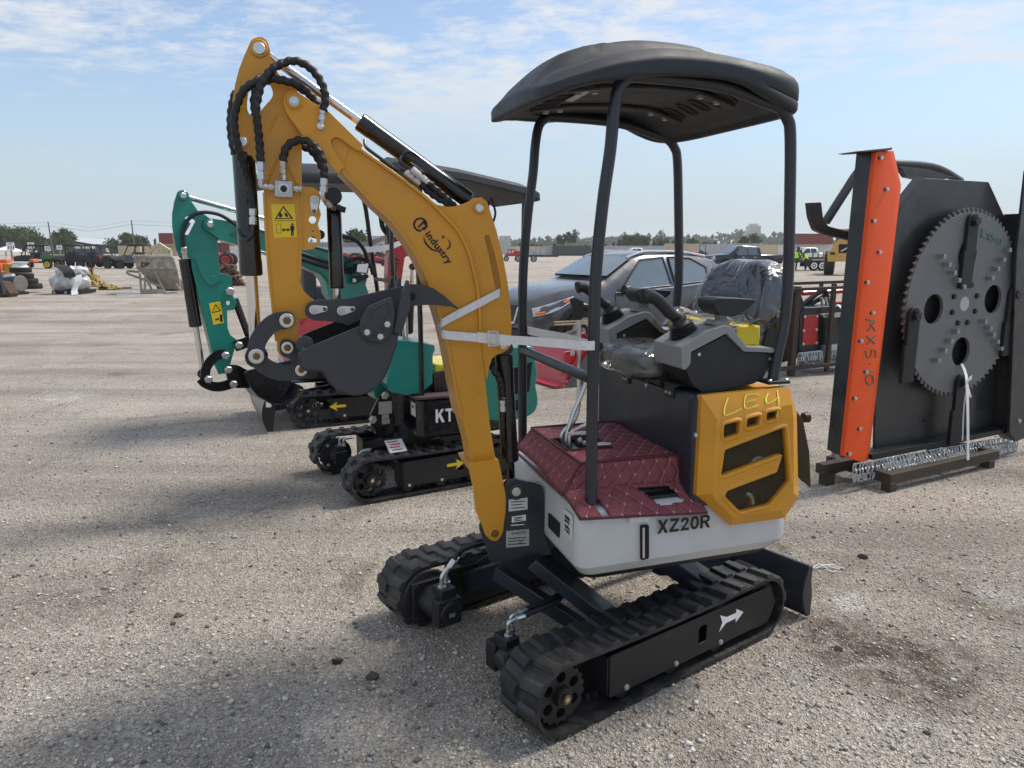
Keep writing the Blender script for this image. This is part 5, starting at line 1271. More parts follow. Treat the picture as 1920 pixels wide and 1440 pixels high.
# ================================================================= the teal mini excavator behind
def build_teal():
    K = Frame(24.0, 4.543); KT = Frame(31.1, 0.0)
    A = gnd(700, 945)
    R_ = thing('mini_excavator', 'teal and black mini excavator with KT lettering, standing behind the yellow boom', 'excavator', K.P(K.sdz(A)[0]+.55, .36, 0))
    b1, P1, zc = make_track(R_, KT, A, .98, .140, .18, 1, arrow='yellow', lugn=30, dsz=.85, arrow_s=.60)
    b2, P2, _ = make_track(R_, KT, A+KT.N*.74, .98, .140, .18, 1, lugn=30, dsz=.85)
    m = MB()
    for s in (.25, .72):
        beam(m, P1(s, .16, .17), P1(.48, .46, .30), .10, .06); beam(m, P1(s, .78, .17), P1(.48, .46, .30), .10, .06)
    m.build('undercarriage_frame', BLACKM, R_, bevel=.004)
    m = MB(); m.cyl(P1(.48, .46, .28), P1(.48, .46, .40), .2, n=32); m.build('slew_ring', BLACKM, R_)
    for P, sg in ((P1, 1), (P2, -1)):
        q = lambda s, d, z: P(s, (.18+d) if sg > 0 else (-d), z)
        m = MB(); n = KT.N*sg
        m.lathe(q(0, 0, zc), n, [(0, .115), (.012, .115)], 30); m.lathe(q(0, .012, zc), n, [(0, .055), (.08, .05)], 20); m.box(q(0, .10, zc), KT.R*.045, KT.N*.028, Z*.045); m.box(q(0, .085, zc+.06), KT.R*.028, KT.N*.03, Z*.02)
        o = m.build('drive_motor', BLACKM, R_, bevel=.003)
        for k in (0, 1):
            c = q(.01+.02*k, .07+.03*k, zc+.075); f = MB(); f.lathe(c, Z, [(0, .015), (.012, .015), (.014, .009), (.03, .009)], 6)
            f.tube(crv([c+Z*.02, c+Z*.045, c+Z*.055+KT.R*.03, c+Z*.055+KT.R*.07], 4), .008, 8); f.build('elbow_fitting', GALV, o)
        for a, b in ((-.06, -.07), (.06, .07), (-.06, .07)): bolt(o, q(a, .013, zc+b), n, .010)
    # body
    s0 = K.sdz(K.at(785, 800, 0))[0]
    def pl(i): return fillet([(s0+i, i, .07), (s0+.70-i, i+.02, .12), (s0+.72-i, .74-i, .12), (s0+i, .76-i, .07)], .05, 6)
    m = MB(); m.loft([[K.P(s, d, z) for s, d in pl(i)] for z, i in ((.365, .03), (.385, .0), (.62, 0), (.632, .012))]); body = m.build('body_shell', BLACK, R_, ang=30)
    block_word('KT1', K.at(817, 793, -.001), K.R, Z, .090, .175, WHITE, body)
    for v in (763, 798):
        for k in range(3):
            m = MB(); plate(m, K, [(818+k*13, v-k*2.0), (828+k*13, v-1.6-k*2.0), (828+k*13, v+.4-k*2.0), (818+k*13, v+2-k*2.0)], -.002, .002); m.build('vent_slot', DARK, body)
    m = MB(); m.loft([[K.P(s, d, z) for s, d in fillet([(s0-.02, -.005, .06), (s0+.45, -.01, .02), (s0+.45, .70, .02), (s0-.02, .72, .06)], .05, 5)] for z in (.634, .652)]); m.build('floor_mat', mat('mauve_carpet', (.085, .055, .065), .9, var=.2, scale=120, bump=.5, bscale=300), R_, bevel=.004)
    lb = MB(); c = K.P(s0-.002, .11, .555); lb.box(c, K.R*.001, K.N*.05, Z*.045); lo = lb.build('paper_label', PAPER, body)
    m = MB()
    for k in range(6): m.box(c-K.R*.0015+K.N*(.03-.012*k)+Z*.015, K.R*.0004, K.N*.003, Z*.008)
    m.build('handwriting', INK, lo)
    # bracket
    m = MB()
    for d in (.27, .46): plate(m, K, [(709, 748), (714, 734), (727, 733), (736, 748), (742, 790), (738, 820), (716, 823), (700, 802), (692, 790), (695, 776)], d, d+.018, 4)
    m.box(K.at(715, 795, .37), K.R*.06, K.N*.08, Z*.05); br2 = m.build('boom_bracket', BLACK, R_, bevel=.003)
    bolt(br2, K.at(722, 741, .268), -K.N, .024); bolt(br2, K.at(699, 787, .268), -K.N, .024)
    for a in ((710, 753, 735, 776), (716, 777, 729, 785), (716, 786, 731, 795)):
        p = MB(); plate(p, K, [(a[0], a[1]+1), (a[2], a[1]-1), (a[2], a[3]-1), (a[0], a[3]+1)], .2665, .27); p.build('rating_plate', GALV, br2)
    # boom and arm swing plane
    p0 = K.at(712, 770, .37); KB = Frame(37.0, 0.0); KB.c = p0.dot(KB.N)
    w = .055
    m = MB()
    bp = [(380, 428, 4), (383, 413, 6), (394, 409, 6), (425, 414), (500, 438), (593, 466), (642, 482), (662, 492), (678, 513), (690, 545), (712, 640), (728, 742), (716, 752), (703, 745), (688, 690), (655, 605), (616, 552), (612, 530), (600, 514), (562, 497), (480, 470), (440, 457), (428, 455), (411, 448), (400, 440)]
    plate(m, KB, bp, -w, w, 2)
    c = [KB.at(u, v, 0) for u, v in ((430, 414), (500, 437), (593, 465), (642, 481), (662, 491))]; m.ribbon(crv(c, 3), KB.N*(2*w+.03), .008)
    c = [KB.at(u, v, 0) for u, v in ((440, 457), (480, 470), (562, 497), (600, 514), (612, 532))]; m.ribbon(crv(c, 3), KB.N*(2*w+.03), .008)
    boom = m.build('boom', TEAL, R_, bevel=.005)
    # cut-out look at the tip: raised ear
    m = MB(); plate(m, KB, [(381, 428, 4), (383, 413, 6), (394, 410, 6), (430, 417), (470, 432), (440, 436, 4), (428, 440, 3), (440, 449), (447, 456), (428, 455), (411, 448), (400, 440)], -w-.014, -w, 1); m.build('boom_ear', TEAL, boom, bevel=.002)
    for a in ((0, 500), (1, 512)):
        h = [(562, 474+a[0]*10), (600, 487+a[0]*10), (640, 500+a[0]*8), (660, 505+a[0]*8)]
        hose(boom, [KB.at(u, v, -w-.012) for u, v in h], .011, rib=0)
    hose(boom, [KB.at(u, v, -w-.02) for u, v in ((640, 497), (660, 486), (680, 486), (694, 498), (700, 515))], .013, rib=0)
    hose(boom, [KB.at(u, v, -w-.01) for u, v in ((640, 443), (665, 450), (682, 468), (692, 495))], .012, rib=0)
    # work light
    m = MB(); m.prism(px(KB, fillet([(669, 494), (694, 492), (690, 514), (667, 512)], 3), -w-.10), KB.N*.05); wl_ = m.build('work_light', BLACKM, boom, bevel=.004)
    m = MB(); m.prism(px(KB, fillet([(671, 495.5), (691, 494), (687.5, 511.5), (669, 510)], 2), -w-.103), KB.N*.003); m.build('lens', mat('lamp_lens', (.75, .77, .78), .12, metal=.5, var=.3, scale=60), wl_)
    m = MB(); plate(m, KB, [(658, 528, 4), (662, 518, 3), (690, 514), (692, 520), (672, 530, 4), (664, 534, 4)], -w-.04, -w-.03, 2); m.build('lamp_bracket', BLACKM, boom); bolt(boom, KB.at(664, 526, -w-.04), -KB.N, .012)
    # arm
    m = MB(); wa = .035
    ap = [(333, 360), (343, 355.5), (353, 361), (360, 379), (372, 396), (385, 403), (400, 414), (408, 444), (410, 490), (414, 513), (423, 513), (436, 518), (434, 531), (439, 545), (437, 555), (444, 567), (439, 581), (426, 582), (427, 615), (432, 628), (445, 638), (440, 655), (432, 683), (424, 700), (410, 702), (403, 683), (392, 636), (375, 565), (360, 502), (358, 484), (350, 481), (337, 480), (330, 468), (326, 444), (323, 423), (323, 401), (327, 378)]
    hl = [fillet([(346, 409), (352, 405), (367, 414), (352, 444), (346, 440), (358, 419)], 1, 2), circ(428, 568, 4, 10)]
    for d0 in (-wa-.012, wa): plate(m, KB, ap, d0, d0+.012, 0, hl)
    plate(m, KB, [(360, 484), (408, 450), (411, 500), (425, 600), (432, 680), (415, 700), (404, 683), (375, 565)], -wa, wa)
    arm = m.build('dipper_arm', TEAL, R_, bevel=.003)
    m = MB(); plate(m, KB, [(337, 481), (352, 481), (366, 486), (372, 505), (388, 532), (398, 537), (408, 530), (414, 528), (413, 512), (408, 470), (385, 440), (345, 440)], -wa-.018, -wa-.012, 2, ); m.build('stiffener_plate', TEAL, arm, bevel=.002)
    for u, v, r in ((343, 367, .028), (393, 421, .030), (345, 472, .024), (400, 521, .016)):
        disc(arm, KB.at(u, v, -wa-.014 if u != 393 else -w-.016), -KB.N, r, TEAL, 'pin_boss')
        if u != 400: bolt(arm, KB.at(u, v, -wa-.020 if u != 393 else -w-.022), -KB.N, r*.62)
    for u, v, r in ((431, 546, .022), ): bolt(arm, KB.at(u, v, -wa-.014), -KB.N, r)
    st = MB(); plate(st, KB, [(392, 569), (413, 565), (420, 605), (400, 609)], -wa-.0135, -wa-.012); sk2 = st.build('warning_sticker', YSTICK, arm)
    t = MB(); t.prism(px(KB, [(404, 570), (415, 583), (397, 587)], -wa-.0142), KB.N*.0006, [px(KB, [(404.3, 573), (412.5, 582), (399, 585)], -wa-.0142)]); t.build('warning_triangle', INK, sk2)
    t = MB(); plate(t, KB, [(412, 590), (417, 589), (417.5, 603), (413, 604)], -wa-.0142, -wa-.0136); plate(t, KB, [(404, 598), (411, 596), (411, 599), (404, 601)], -wa-.0142, -wa-.0136); t.build('person_sign', INK, sk2)
    r1 = cylinder_ram(R_, KB.at(345, 476, 0), KB.at(381, 700, 0), .04, .60, .034, .016, 'bucket_ram')
    r2 = cylinder_ram(R_, KB.at(343, 367, 0), KB.at(600, 440, 0), .70, .98, .03, .0155, 'arm_ram')
    hose(arm, [KB.at(u, v, -wa-.03) for u, v in ((345, 470), (343, 440), (348, 418), (365, 402), (385, 398), (410, 402), (430, 413), (450, 428))], .0105, rib=0, fit=[(KB.at(345, 463, -wa-.03), KB.at(347, 485, -wa-.02), .014)])
    # linkage and bucket
    def ap2(path, wd, d0, d1, nm):
        m = MB(); global U
        c = crv([V((p[0], p[1], 0)) for p in path], 5); a = []; b = []
        for i, p in enumerate(c):
            t = (c[min(i+1, len(c)-1)]-c[max(i-1, 0)]).normalized(); nn = V((-t.y, t.x, 0))*wd; a.append(p+nn); b.append(p-nn)
        plate(m, KB, fillet([(p.x, p.y) for p in a+b[::-1]], 2, 2), d0, d1); return m.build(nm, BLACK, R_, bevel=.002)
    ap2([(424, 663), (405, 668), (388, 688), (384, 712)], 9, -.09, -.08, 'guide_link'); l2 = ap2([(376, 710), (385, 719), (402, 725), (420, 724), (442, 716)], 9, -.08, -.07, 'bucket_link')
    ap2([(440, 650), (470, 640), (500, 632)], 10, -.07, -.06, 'thumb'); 
    m = MB(); m.tube([KB.at(440, 560, 0), KB.at(468, 635, 0)], .022, 8); m.build('thumb_strut', BLACK, R_)
    for u, v in ((423, 666), (448, 647), (428, 693), (391, 711), (438, 720)): bolt(l2, KB.at(u, v, -.092), -KB.N, .020)
    m = MB(); sd = [(430, 690), (445, 685), (458, 699), (467, 694), (520, 681), (556, 672), (552, 700), (546, 716), (536, 738), (520, 750), (500, 752), (484, 744), (472, 730), (455, 724), (432, 716)]
    dn_, df_ = -.17, .17
    plate(m, KB, sd[2:13], dn_, dn_+.012); plate(m, KB, sd[2:13], df_-.012, df_)
    sh_ = [KB.at(u, v, 0) for u, v in [(546, 716), (536, 738), (520, 750), (500, 752), (484, 744), (472, 730), (462, 722), (455, 708), (460, 697)]]; m.ribbon(sh_, KB.N*.32, .01)
    plate(m, KB, [(424, 700, 5), (430, 684, 5), (445, 684), (470, 697), (470, 728), (440, 728, 6), (428, 716)], -.075, -.06, 3); plate(m, KB, [(424, 700, 5), (430, 684, 5), (445, 684), (470, 697), (470, 728), (440, 728, 6), (428, 716)], .06, .075, 3)
    m.build('bucket', BLACK, R_, bevel=.002)
    # operator box, levers, seat, hood
    m = MB(); plate(m, K, [(738, 637, 2), (790, 642), (815, 647, 2), (816, 657, 3), (812, 664), (811, 719), (790, 738, 3), (760, 741), (735, 736), (724, 720), (733, 675)], .06, .40, 1); m.build('operator_box', TEAL, R_, bevel=.012)
    for u in (757, 764): m = MB(); m.tube([K.at(u, 640, .2), K.at(u-2, 590, .2)], .008, 8); m.build('control_lever', GALV, R_)
    m = MB(); m.box(K.at(825, 690, .35), K.R*.10, K.N*.2, Z*.06); m.build('seat_wrap', mat('yellow_film', (.75, .60, .06), .25, var=.3, scale=30), R_, bevel=.01)
    m = MB(); plate(m, K, [(812, 700), (860, 690), (860, 735), (815, 742)], .12, .6, 2); m.build('seat_base', BLACK, R_, bevel=.006)
    m = MB(); plate(m, K, [(905, 668), (930, 655), (985, 648, 6), (1001, 650, 6), (1004, 672), (1008, 700, 4), (1005, 722, 4), (1010, 752, 8), (1005, 773, 10), (985, 784, 6), (940, 791), (905, 786)], .0, .72, 3); hood2 = m.build('engine_hood', TEAL, R_, bevel=.03, seg=3)
    for pts in ([(956, 694), (998, 678), (992, 735), (957, 741)], [(957, 752), (977, 749), (977, 768), (957, 772)]):
        m = MB(); plate(m, K, pts, -.004, .01, 3); go = m.build('vent_grille', DARK, hood2)
        m = MB(); us = [p[0] for p in pts]; vs_ = [p[1] for p in pts]; 
        uu = min(us)+3
        while uu < max(us)-6:
            m.tube([K.at(uu, max(vs_[0], vs_[1])+2, -.005), K.at(uu, min(vs_[2], vs_[3])-3, -.005)], .002, 5); uu += 4
        m.build('grille_bars', BLACKM, go)
    # canopy and posts
    s1 = K.sdz(K.at(1010, 366, .0))[0]; s00 = s1-1.02
    m = MB(); prof = []
    for k in range(9):
        d = -.02+.80*k/8; prof.append((d, .045 if k in (2, 3, 4, 5, 6) else (.02 if k in (1, 7) else 0)))
    rings = []
    for s, z in ((s00, 2.10), (s00+.05, 2.125), (s00+.5, 2.075), (s1-.06, 1.995), (s1, 1.965)):
        rings.append([K.P(s, d, z+h) for d, h in prof]+[K.P(s, .79, z-.05), K.P(s, .75, z-.055), K.P(s, .03, z-.055), K.P(s, -.03, z-.05)])
    m.loft(rings); cp = m.build('canopy_roof', CANOPYM, R_, bevel=.006)
    for d in (.06, .70):
        m = MB(); m.tube([K.P(s1-.10, d, .9), K.P(s1-.08, d, 1.95)], .014, 10); m.build('canopy_post', BLACK, R_)
        m = MB(); m.tube(crv([K.at(791, 743, .06)+K.N*(d-.06), K.at(788, 600, .06)+K.N*(d-.06), K.at(783, 450, .06)+K.N*(d-.06), K.at(788, 345, .06)+K.N*(d-.06)], 4), .0165, 10); m.build('canopy_post', BLACK, R_)
    hose(R_, [K.P(s1-.40, .1, 1.94), K.P(s1-.36, .08, 1.85), K.P(s1-.42, .06, 1.74), K.P(s1-.5, .1, 1.70)], .008, rib=0); hose(R_, [K.P(s1-.30, .1, 1.93), K.P(s1-.28, .08, 1.82), K.P(s1-.36, .06, 1.70), K.P(s1-.45, .1, 1.66)], .008, rib=0)
    # placard on the track
    t = MB(); c = P1(.20, .09, 2*.152+.03); t.box(c, KT.R*.06, KT.N*.045+Z*.03, Z*.002); pl_ = t.build('placard', PAPER, None); tag(pl_, 'small white printed placard lying on the track of the teal excavator', 'placard')
    ORG[pl_.name] = pl_.location.copy()
    t = MB()
    for i in range(4): t.box(c+KT.N*(-.03+.02*i)+Z*(-.02+.0133*i)+Z*.0028-KT.R*.012*(i % 2), KT.R*.035, KT.N*.004+Z*.00266, Z*.0003)
    t.build('printed_line', RED, pl_)
build_teal()

# ================================================================= the red mini excavator beyond
def build_red():
    G = Frame(25.0, 0.0); A = gnd(580, 804)
    sA, dA, _ = G.sdz(A); P = lambda s, d, z: G.P(sA+s, dA+d, z)
    R_ = thing('mini_excavator', 'red mini excavator with silver blade, farthest of the three excavators', 'excavator', P(.6, .45, 0))
    b1, P1, zc = make_track(R_, G, A, 1.25, .150, .20, 1, arrow='yellow', arrow_dir=-1, arrow_s=.26, lugn=30)
    b2, P2, _ = make_track(R_, G, A+G.N*.75, 1.25, .150, .20, 1, lugs=False)
    m = MB(); m.box(P(.62, .47, .32), G.R*.30, G.N*.26, Z*.05)
    for d in (.2, .75): beam(m, P(.4, d, .2), P(.5, .47, .32), .1, .06)
    m.cyl(P(.62, .47, .35), P(.62, .47, .5), .22, n=30); m.build('undercarriage_frame', BLACKM, R_, bevel=.004)
    prof = [(-.36-.04*sin(pi*i/8), .02+.30*i/8) for i in range(9)]
    m = MB(); m.loft([[P(s, d, z) for s, z in prof]+[P(s+.014, d, z) for s, z in reversed(prof)] for d in (-.04, 1.0)]); bl2 = m.build('dozer_blade', mat('worn_blade_steel', (.30, .29, .27), .45, metal=.7, var=.3, scale=8), R_, bevel=.002)
    m = MB(); m.prism([P(s-.006, -.045, z) for s, z in prof]+[P(-.30, -.045, .30), P(-.29, -.045, .20), P(-.32, -.045, .02)], G.N*.012); m.build('blade_end', BLACKM, bl2, bevel=.002)
    m = MB(); m.box(P(-.345, -.053, .265), G.R*.022, G.N*.001, Z*.024); m.build('sticker', WHITE, bl2)
    for d in (.3, .62): m = MB(); beam(m, P(-.3, d, .16), P(.35, d, .25), .05, .07); m.build('blade_arm', BLACKM, R_, bevel=.003)
    # body: red hood rounded at the rear (left), black deck
    def pl(i, s0=-.16, s1=1.0): return fillet([(s0+i, .03+i, .34), (s1, .0+i, .03), (s1, .94-i, .03), (s0+i, .91-i, .34)], .1, 8)
    m = MB(); m.loft([[P(s, d, z) for s, d in pl(i)] for z, i in ((.42, .04), (.45, 0), (.58, 0), (.60, .02))]); m.build('deck', BLACK, R_)
    m = MB(); m.loft([[P(s, d, z) for s, d in pl(i, -.15, .62)] for z, i in ((.60, .0), (.85, 0.01), (.98, .05), (1.06, .14), (1.085, .22))]); hd2 = m.build('engine_hood', RED, R_, ang=60)
    m = MB(); m.prism([P(s, -.001, z) for s, z in fillet([(.12, .66), (.42, .66), (.50, .80), (.36, .93), (.18, .90)], .05)], G.N*.03); m.build('vent_grille', DARK, hd2, bevel=.003)
    m = MB(); m.box(P(.22, .5, 1.16), G.R*.07, G.N*.22, Z*.09); m.box(P(.12, .5, 1.36), G.R*.06, G.N*.22, Z*.23); m.build('seat', SEATM, R_, bevel=.03, seg=3)
    for d in (.22, .78):
        m = MB(); m.box(P(.45, d, 1.02), G.R*.22, G.N*.10, Z*.10); m.build('control_console', CONSB, R_, bevel=.02)
        m = MB(); c = P(.55, d, 1.10); m.lathe(c, Z+G.R*.25, [(0, .075), (.02, .075), (.025, .066), (.045, .068), (.05, .058), (.07, .06), (.075, .05), (.095, .05), (.10, .036), (.12, .03), (.13, .02), (.26, .022), (.28, .01)], 18); m.build('joystick', CONSB, R_)
    # hoops and canopy
    zt = 2.24
    for d in (.12, .84):
        m = MB(); m.tube(crv([P(-.06, d, 1.0), P(-.10, d, 1.5), P(-.12, d, zt-.15), P(-.02, d, zt-.02), P(.55, d, zt), P(.76, d, zt-.10), P(.84, d, 1.6), P(.95, d, .62)], 5), .022, 10); m.build('canopy_frame', BLACKM, R_)
    m = MB(); m.tube([P(.87, .12, 1.30), P(.87, .84, 1.30)], .018, 8); m.build('cross_bar', BLACKM, R_)
    rings = []
    for z, i in ((zt-.02, .03), (zt-.03, .0), (zt+.04, -.015), (zt+.085, .02), (zt+.11, .12), (zt+.12, .25)):
        rings.append([P(s, d, z-.07*((s-.40)/.65)**2) for s, d in fillet([(-.30+i, -.02+i, .14), (1.06-i, -.02+i, .14), (1.06-i, .98-i, .14), (-.30+i, .98-i, .14)], .1, 7)])
    m = MB(); m.loft(rings); m.build('canopy_roof', CANOPYM, R_, ang=50)
    # boom, folded on the far side
    yb = P(.95, .47, 0); GB = Frame(25.0, yb.dot(G.N))
    m = MB(); plate(m, GB, [(731, 430), (778, 395), (800, 420), (790, 470), (772, 476), (759, 483), (751, 540), (757, 680), (735, 690), (730, 600), (727, 515), (728, 483), (732, 467), (729, 455)], -.07, .07, 1); bo = m.build('boom', RED, R_, bevel=.004)
    lettering('industry', GB.at(741, 530, -.073), (GB.at(745, 500, -.073)-GB.at(741, 530, -.073)), (-GB.N).cross((GB.at(745, 500, -.073)-GB.at(741, 530, -.073)).normalized()), .05, INK, bo, bold=.03)
    r = cylinder_ram(R_, GB.at(773, 500, .0), GB.at(768, 620, .0), .35, .98, .035, .018, 'boom_ram')
    hose(bo, [GB.at(u, v, -.08) for u, v in ((712, 405), (715, 425), (722, 437), (730, 441))], .013, rib=0); hose(bo, [GB.at(u, v, -.08) for u, v in ((716, 405), (719, 422), (725, 433), (732, 437))], .013, rib=0)
    m = MB(); m.tube([GB.at(733, 427, -.10), GB.at(752, 450, -.10)], .022, 8); m.build('valve_bar', BLACKM, bo)
    for u, v in ((741, 441), (746, 446), (751, 450)): bolt(bo, GB.at(u, v, -.12), -GB.N, .02)
    # strap round its posts
    S2 = thing('tie_strap', 'white tie-down strap round the black posts of the red excavator', 'strap', P(.8, .4, 1.7))
    q = P(.85, .07, 1.62)
    m = MB(); m.ribbon(crv([P(-.12, .10, 1.60), P(.3, .09, 1.59), P(.82, .07, 1.62), P(1.15, .18, 1.80), P(1.35, .3, 1.95)], 5), Z*.05, .003); m.build('webbing', STRAP, S2)
    m = MB(); m.ribbon(crv([P(-.12, .86, 1.62), P(.4, .87, 1.64), P(.84, .88, 1.66), P(1.2, .6, 1.85)], 5), Z*.05, .003); m.build('webbing', STRAP, S2)
build_red()
# ================================================================= saw deck standing on edge at the right
def chain_link_mesh(w=.012, h=.022, r=.0032):
    m = MB(); pts = []
    for k in range(14):
        a = 2*pi*k/14; pts.append(V((w*.5*cos(a)*1.0, 0, h*.5*(abs(sin(a))**.7)*(1 if sin(a) > 0 else -1))))
    n = 5; vs = []; fs = []; m_ = len(pts)
    for i in range(m_):
        t = (pts[(i+1) % m_]-pts[i-1]).normalized(); y = V((0, 1, 0)); x = t.cross(y)
        for k in range(n): a = 2*pi*k/n; vs.append(pts[i]+x*cos(a)*r+y*sin(a)*r)
    for i in range(m_):
        for k in range(n): fs.append((i*n+k, i*n+(k+1) % n, ((i+1) % m_)*n+(k+1) % n, ((i+1) % m_)*n+k))
    m.add(vs, fs); return m
def build_saw():
    S = Frame(27.5, 3.169)
    R_ = thing('saw_deck', 'tall saw mower deck standing on edge, round toothed saw disc beside an orange bolted guard', 'mower deck', gnd(1740, 880))
    # big plate
    m = MB(); plate(m, S, [(1734, 334), (1854, 341), (1899, 440), (1930, 520), (1930, 800), (1760, 835), (1640, 856), (1648, 460), (1690, 390)], .12, .14); pl_ = m.build('deck_plate', DGREY, R_, bevel=.003)
    m = MB(); plate(m, S, [(1690, 390), (1734, 334), (1730, 330), (1684, 388)], .06, .12); m.build('edge_flange', DGREY, pl_)
    # right-hand wing
    m = MB(); plate(m, S, [(1924, 320), (1907, 470), (1893, 812), (1906, 828), (1975, 800), (1975, 320)], -.02, .0); plate(m, S, [(1914, 400), (1907, 470), (1893, 812), (1906, 828)], 0, .12); m.build('side_wing', DGREY, R_, bevel=.003)
    bolt(R_, S.at(1910, 789, -.022), -S.N, .016)
    # left channel: navy side and orange guard
    m = MB(); plate(m, S, [(1634, 285), (1660, 282), (1600, 862), (1576, 850)], .03, .14); m.build('side_channel', DGREY, R_, bevel=.003)
    F0 = [(1642, 284), (1667, 282), (1681, 352), (1615, 868), (1581, 855)]; F1 = [(1676, 282), (1690, 348), (1629, 863)]
    m = MB(); a = [S.at(u, v, 0) for u, v in F0]; b = [S.at(u, v, .05) for u, v in F1]; back = [p+S.N*.03 for p in a[:1]]+[p+S.N*.12 for p in b]+[p+S.N*.03 for p in a[-1:]]
    A0, A1, A2, A3, A4 = a; B0, B1, B2 = b
    A0b = A0+S.N*.03; A4b = A4+S.N*.03; B0b = B0+S.N*.07; B1b = B1+S.N*.07; B2b = B2+S.N*.07
    vs = [A0, A1, A2, A3, A4, B0, B1, B2, A0b, A4b, B0b, B1b, B2b]
    m.add(vs, [(0, 1, 2, 3, 4), (1, 5, 6, 2), (2, 6, 7, 3), (5, 10, 11, 6), (6, 11, 12, 7), (0, 8, 10, 5, 1), (4, 3, 7, 12, 9), (0, 4, 9, 8), (8, 9, 12, 11, 10)])
    gd = m.build('orange_guard', ORANGE, R_, bevel=.006)
    for x, y in ((320, 97), (343, 222), (293, 348), (315, 472), (266, 592), (288, 713), (241, 825), (262, 947), (217, 1053), (237, 1173), (195, 1273)):
        u, v = 1500+x/2.117, 250+y/2.117
        e = MB(); plate(e, S, fillet([(u-5, v-3), (u+2, v-3), (u+2, v+3), (u-5, v+3)], 2.5), -.001, .003); e.build('bolt_slot', DARK, gd); bolt(gd, S.at(u+.6, v, -.002), -S.N, .0125)
    def scrib(parent, strokes, d, mt, r=.004):
        for st in strokes:
            m = MB(); m.tube(crv([S.at(u, v, d) for u, v in st], 4), r, 6); m.build('painted_stroke', mt, parent)
    # KX5.10 scrawled down the guard
    scrib(gd, [[(1623, 598), (1632, 601), (1640, 600)], [(1640, 604), (1633, 612), (1626, 622)], [(1632, 608), (1642, 620)], [(1625, 630), (1641, 645)], [(1641, 630), (1625, 646)],
               [(1642, 671), (1642, 664), (1641, 657), (1634, 656), (1634, 664), (1630, 671), (1625, 668), (1623, 657)], [(1630, 682), (1632, 683)], [(1624, 694), (1638, 696)], [(1636, 704), (1638, 716), (1630, 722), (1623, 712), (1628, 704), (1636, 704)]], -.002, GREENCH)
    m = MB(); plate(m, S, [(1611, 283), (1628, 281), (1668, 277), (1674, 276), (1672, 281), (1640, 284), (1622, 285)], -.02, .14); m.build('top_cap', DGREY, R_, bevel=.002)
    # hoop and flat bracket behind
    m = MB(); m.tube(crv([S.at(u, v, .55) for u, v in ((1549, 415), (1583, 362), (1612, 320), (1640, 308), (1690, 308), (1740, 312), (1770, 322), (1800, 340))], 6), .032, 12); m.build('push_bar', DGREY, R_)
    m = MB(); plate(m, S, [(1518, 380, 2), (1540, 379, 2), (1544, 411), (1553, 424), (1607, 438), (1610, 454), (1550, 440), (1530, 432, 6), (1521, 406)], .42, .46, 4); m.build('mount_bracket', DGREY, R_, bevel=.003)
    m = MB(); plate(m, S, [(1688, 312), (1735, 318), (1793, 333), (1740, 340), (1700, 332)], .30, .34, 3); m.build('top_brace', DGREY, R_, bevel=.003)
    m = MB(); m.tube([S.at(1607, 440, .5), S.at(1600, 600, .5), S.at(1590, 780, .5)], .03, 8); m.build('back_tube', DGREY, R_)
    # saw disc
    DG = mat('saw_grey_paint', (.155, .158, .160), .5, metal=.15, var=.10, scale=5, bump=.05, dust=.05)
    KN = mat('knife_steel', (.018, .018, .019), .5, metal=.3, var=.2)
    C = S.at(1808, 570, .03); Rr = .640
    def D(x, y, z=0): return C+S.R*x+Z*y+S.N*z
    nT = 80
    rim = [D(Rr*cos(2*pi*k/160), Rr*sin(2*pi*k/160)) for k in range(160)]
    def onD(x, y, off=0.0):
        u, v = 1500+x/2.117, 250+y/2.117; p = S.at(u, v, .03+off); return p
    holes = []
    for ang in (100, 190, 280, 10):
        a = radians(ang-6); holes.append([D(.345*cos(a)+.105*cos(b), .345*sin(a)+.105*sin(b)) for b in [2*pi*k/24 for k in range(24)]])
    m = MB(); m.prism(rim, S.N*.022, holes); ds = m.build('saw_disc', DG, R_, bevel=.0015)
    def tooth():
        m = MB(); m.prism([V((-.017, 0, 0)), V((.014, 0, 0)), V((.017, .030, 0)), V((.004, .034, 0))], V((0, 0, .014))); return m
    tm = smesh('saw_tooth', tooth, DG)
    for k in range(nT):
        a = 2*pi*k/nT; x, y = cos(a), sin(a); rad = S.R*x+Z*y; tg = S.R*(-y)+Z*x
        inst('saw_tooth', tm, ds, basis(D((Rr-.004)*x, (Rr-.004)*y, .003), tg, rad, S.N))
    m = MB(); m.lathe(C-S.N*.004, S.N, [(0, .05), (.004, .052)], 28); m.build('hub_cap', mat('hub_silver', (.45, .46, .47), .4, metal=.5), ds)
    for k in range(8):
        a = radians(22+45*k); p = D(.145*cos(a), .145*sin(a)); bolt(ds, p, -S.N, .018, BLACKM)
    blk = [(543, 488), (564, 520), (585, 553), (603, 583), (623, 610), (803, 463), (780, 502), (757, 538), (735, 574), (708, 745), (728, 772), (740, 798), (757, 825), (772, 852), (598, 785), (573, 822), (549, 860), (522, 899)]
    def cut():
        m = MB(); m.box((0, 0, .022), (.0145, 0, 0), (0, .0145, 0), (0, 0, .022)); m.lathe((0, 0, .044), (0, 0, 1), [(0, .007), (.0012, .007)], 12); return m
    cm = smesh('cutter_block', cut, mat('cutter_steel', (.34, .35, .36), .4, metal=.7, var=.1))
    for x, y in blk:
        p = onD(x+8, y, 0); w_ = p-C; a = atan2(w_.z, w_.dot(S.R)); inst('cutter_block', cm, ds, facing(p, -S.N, 1, pi/4-a))
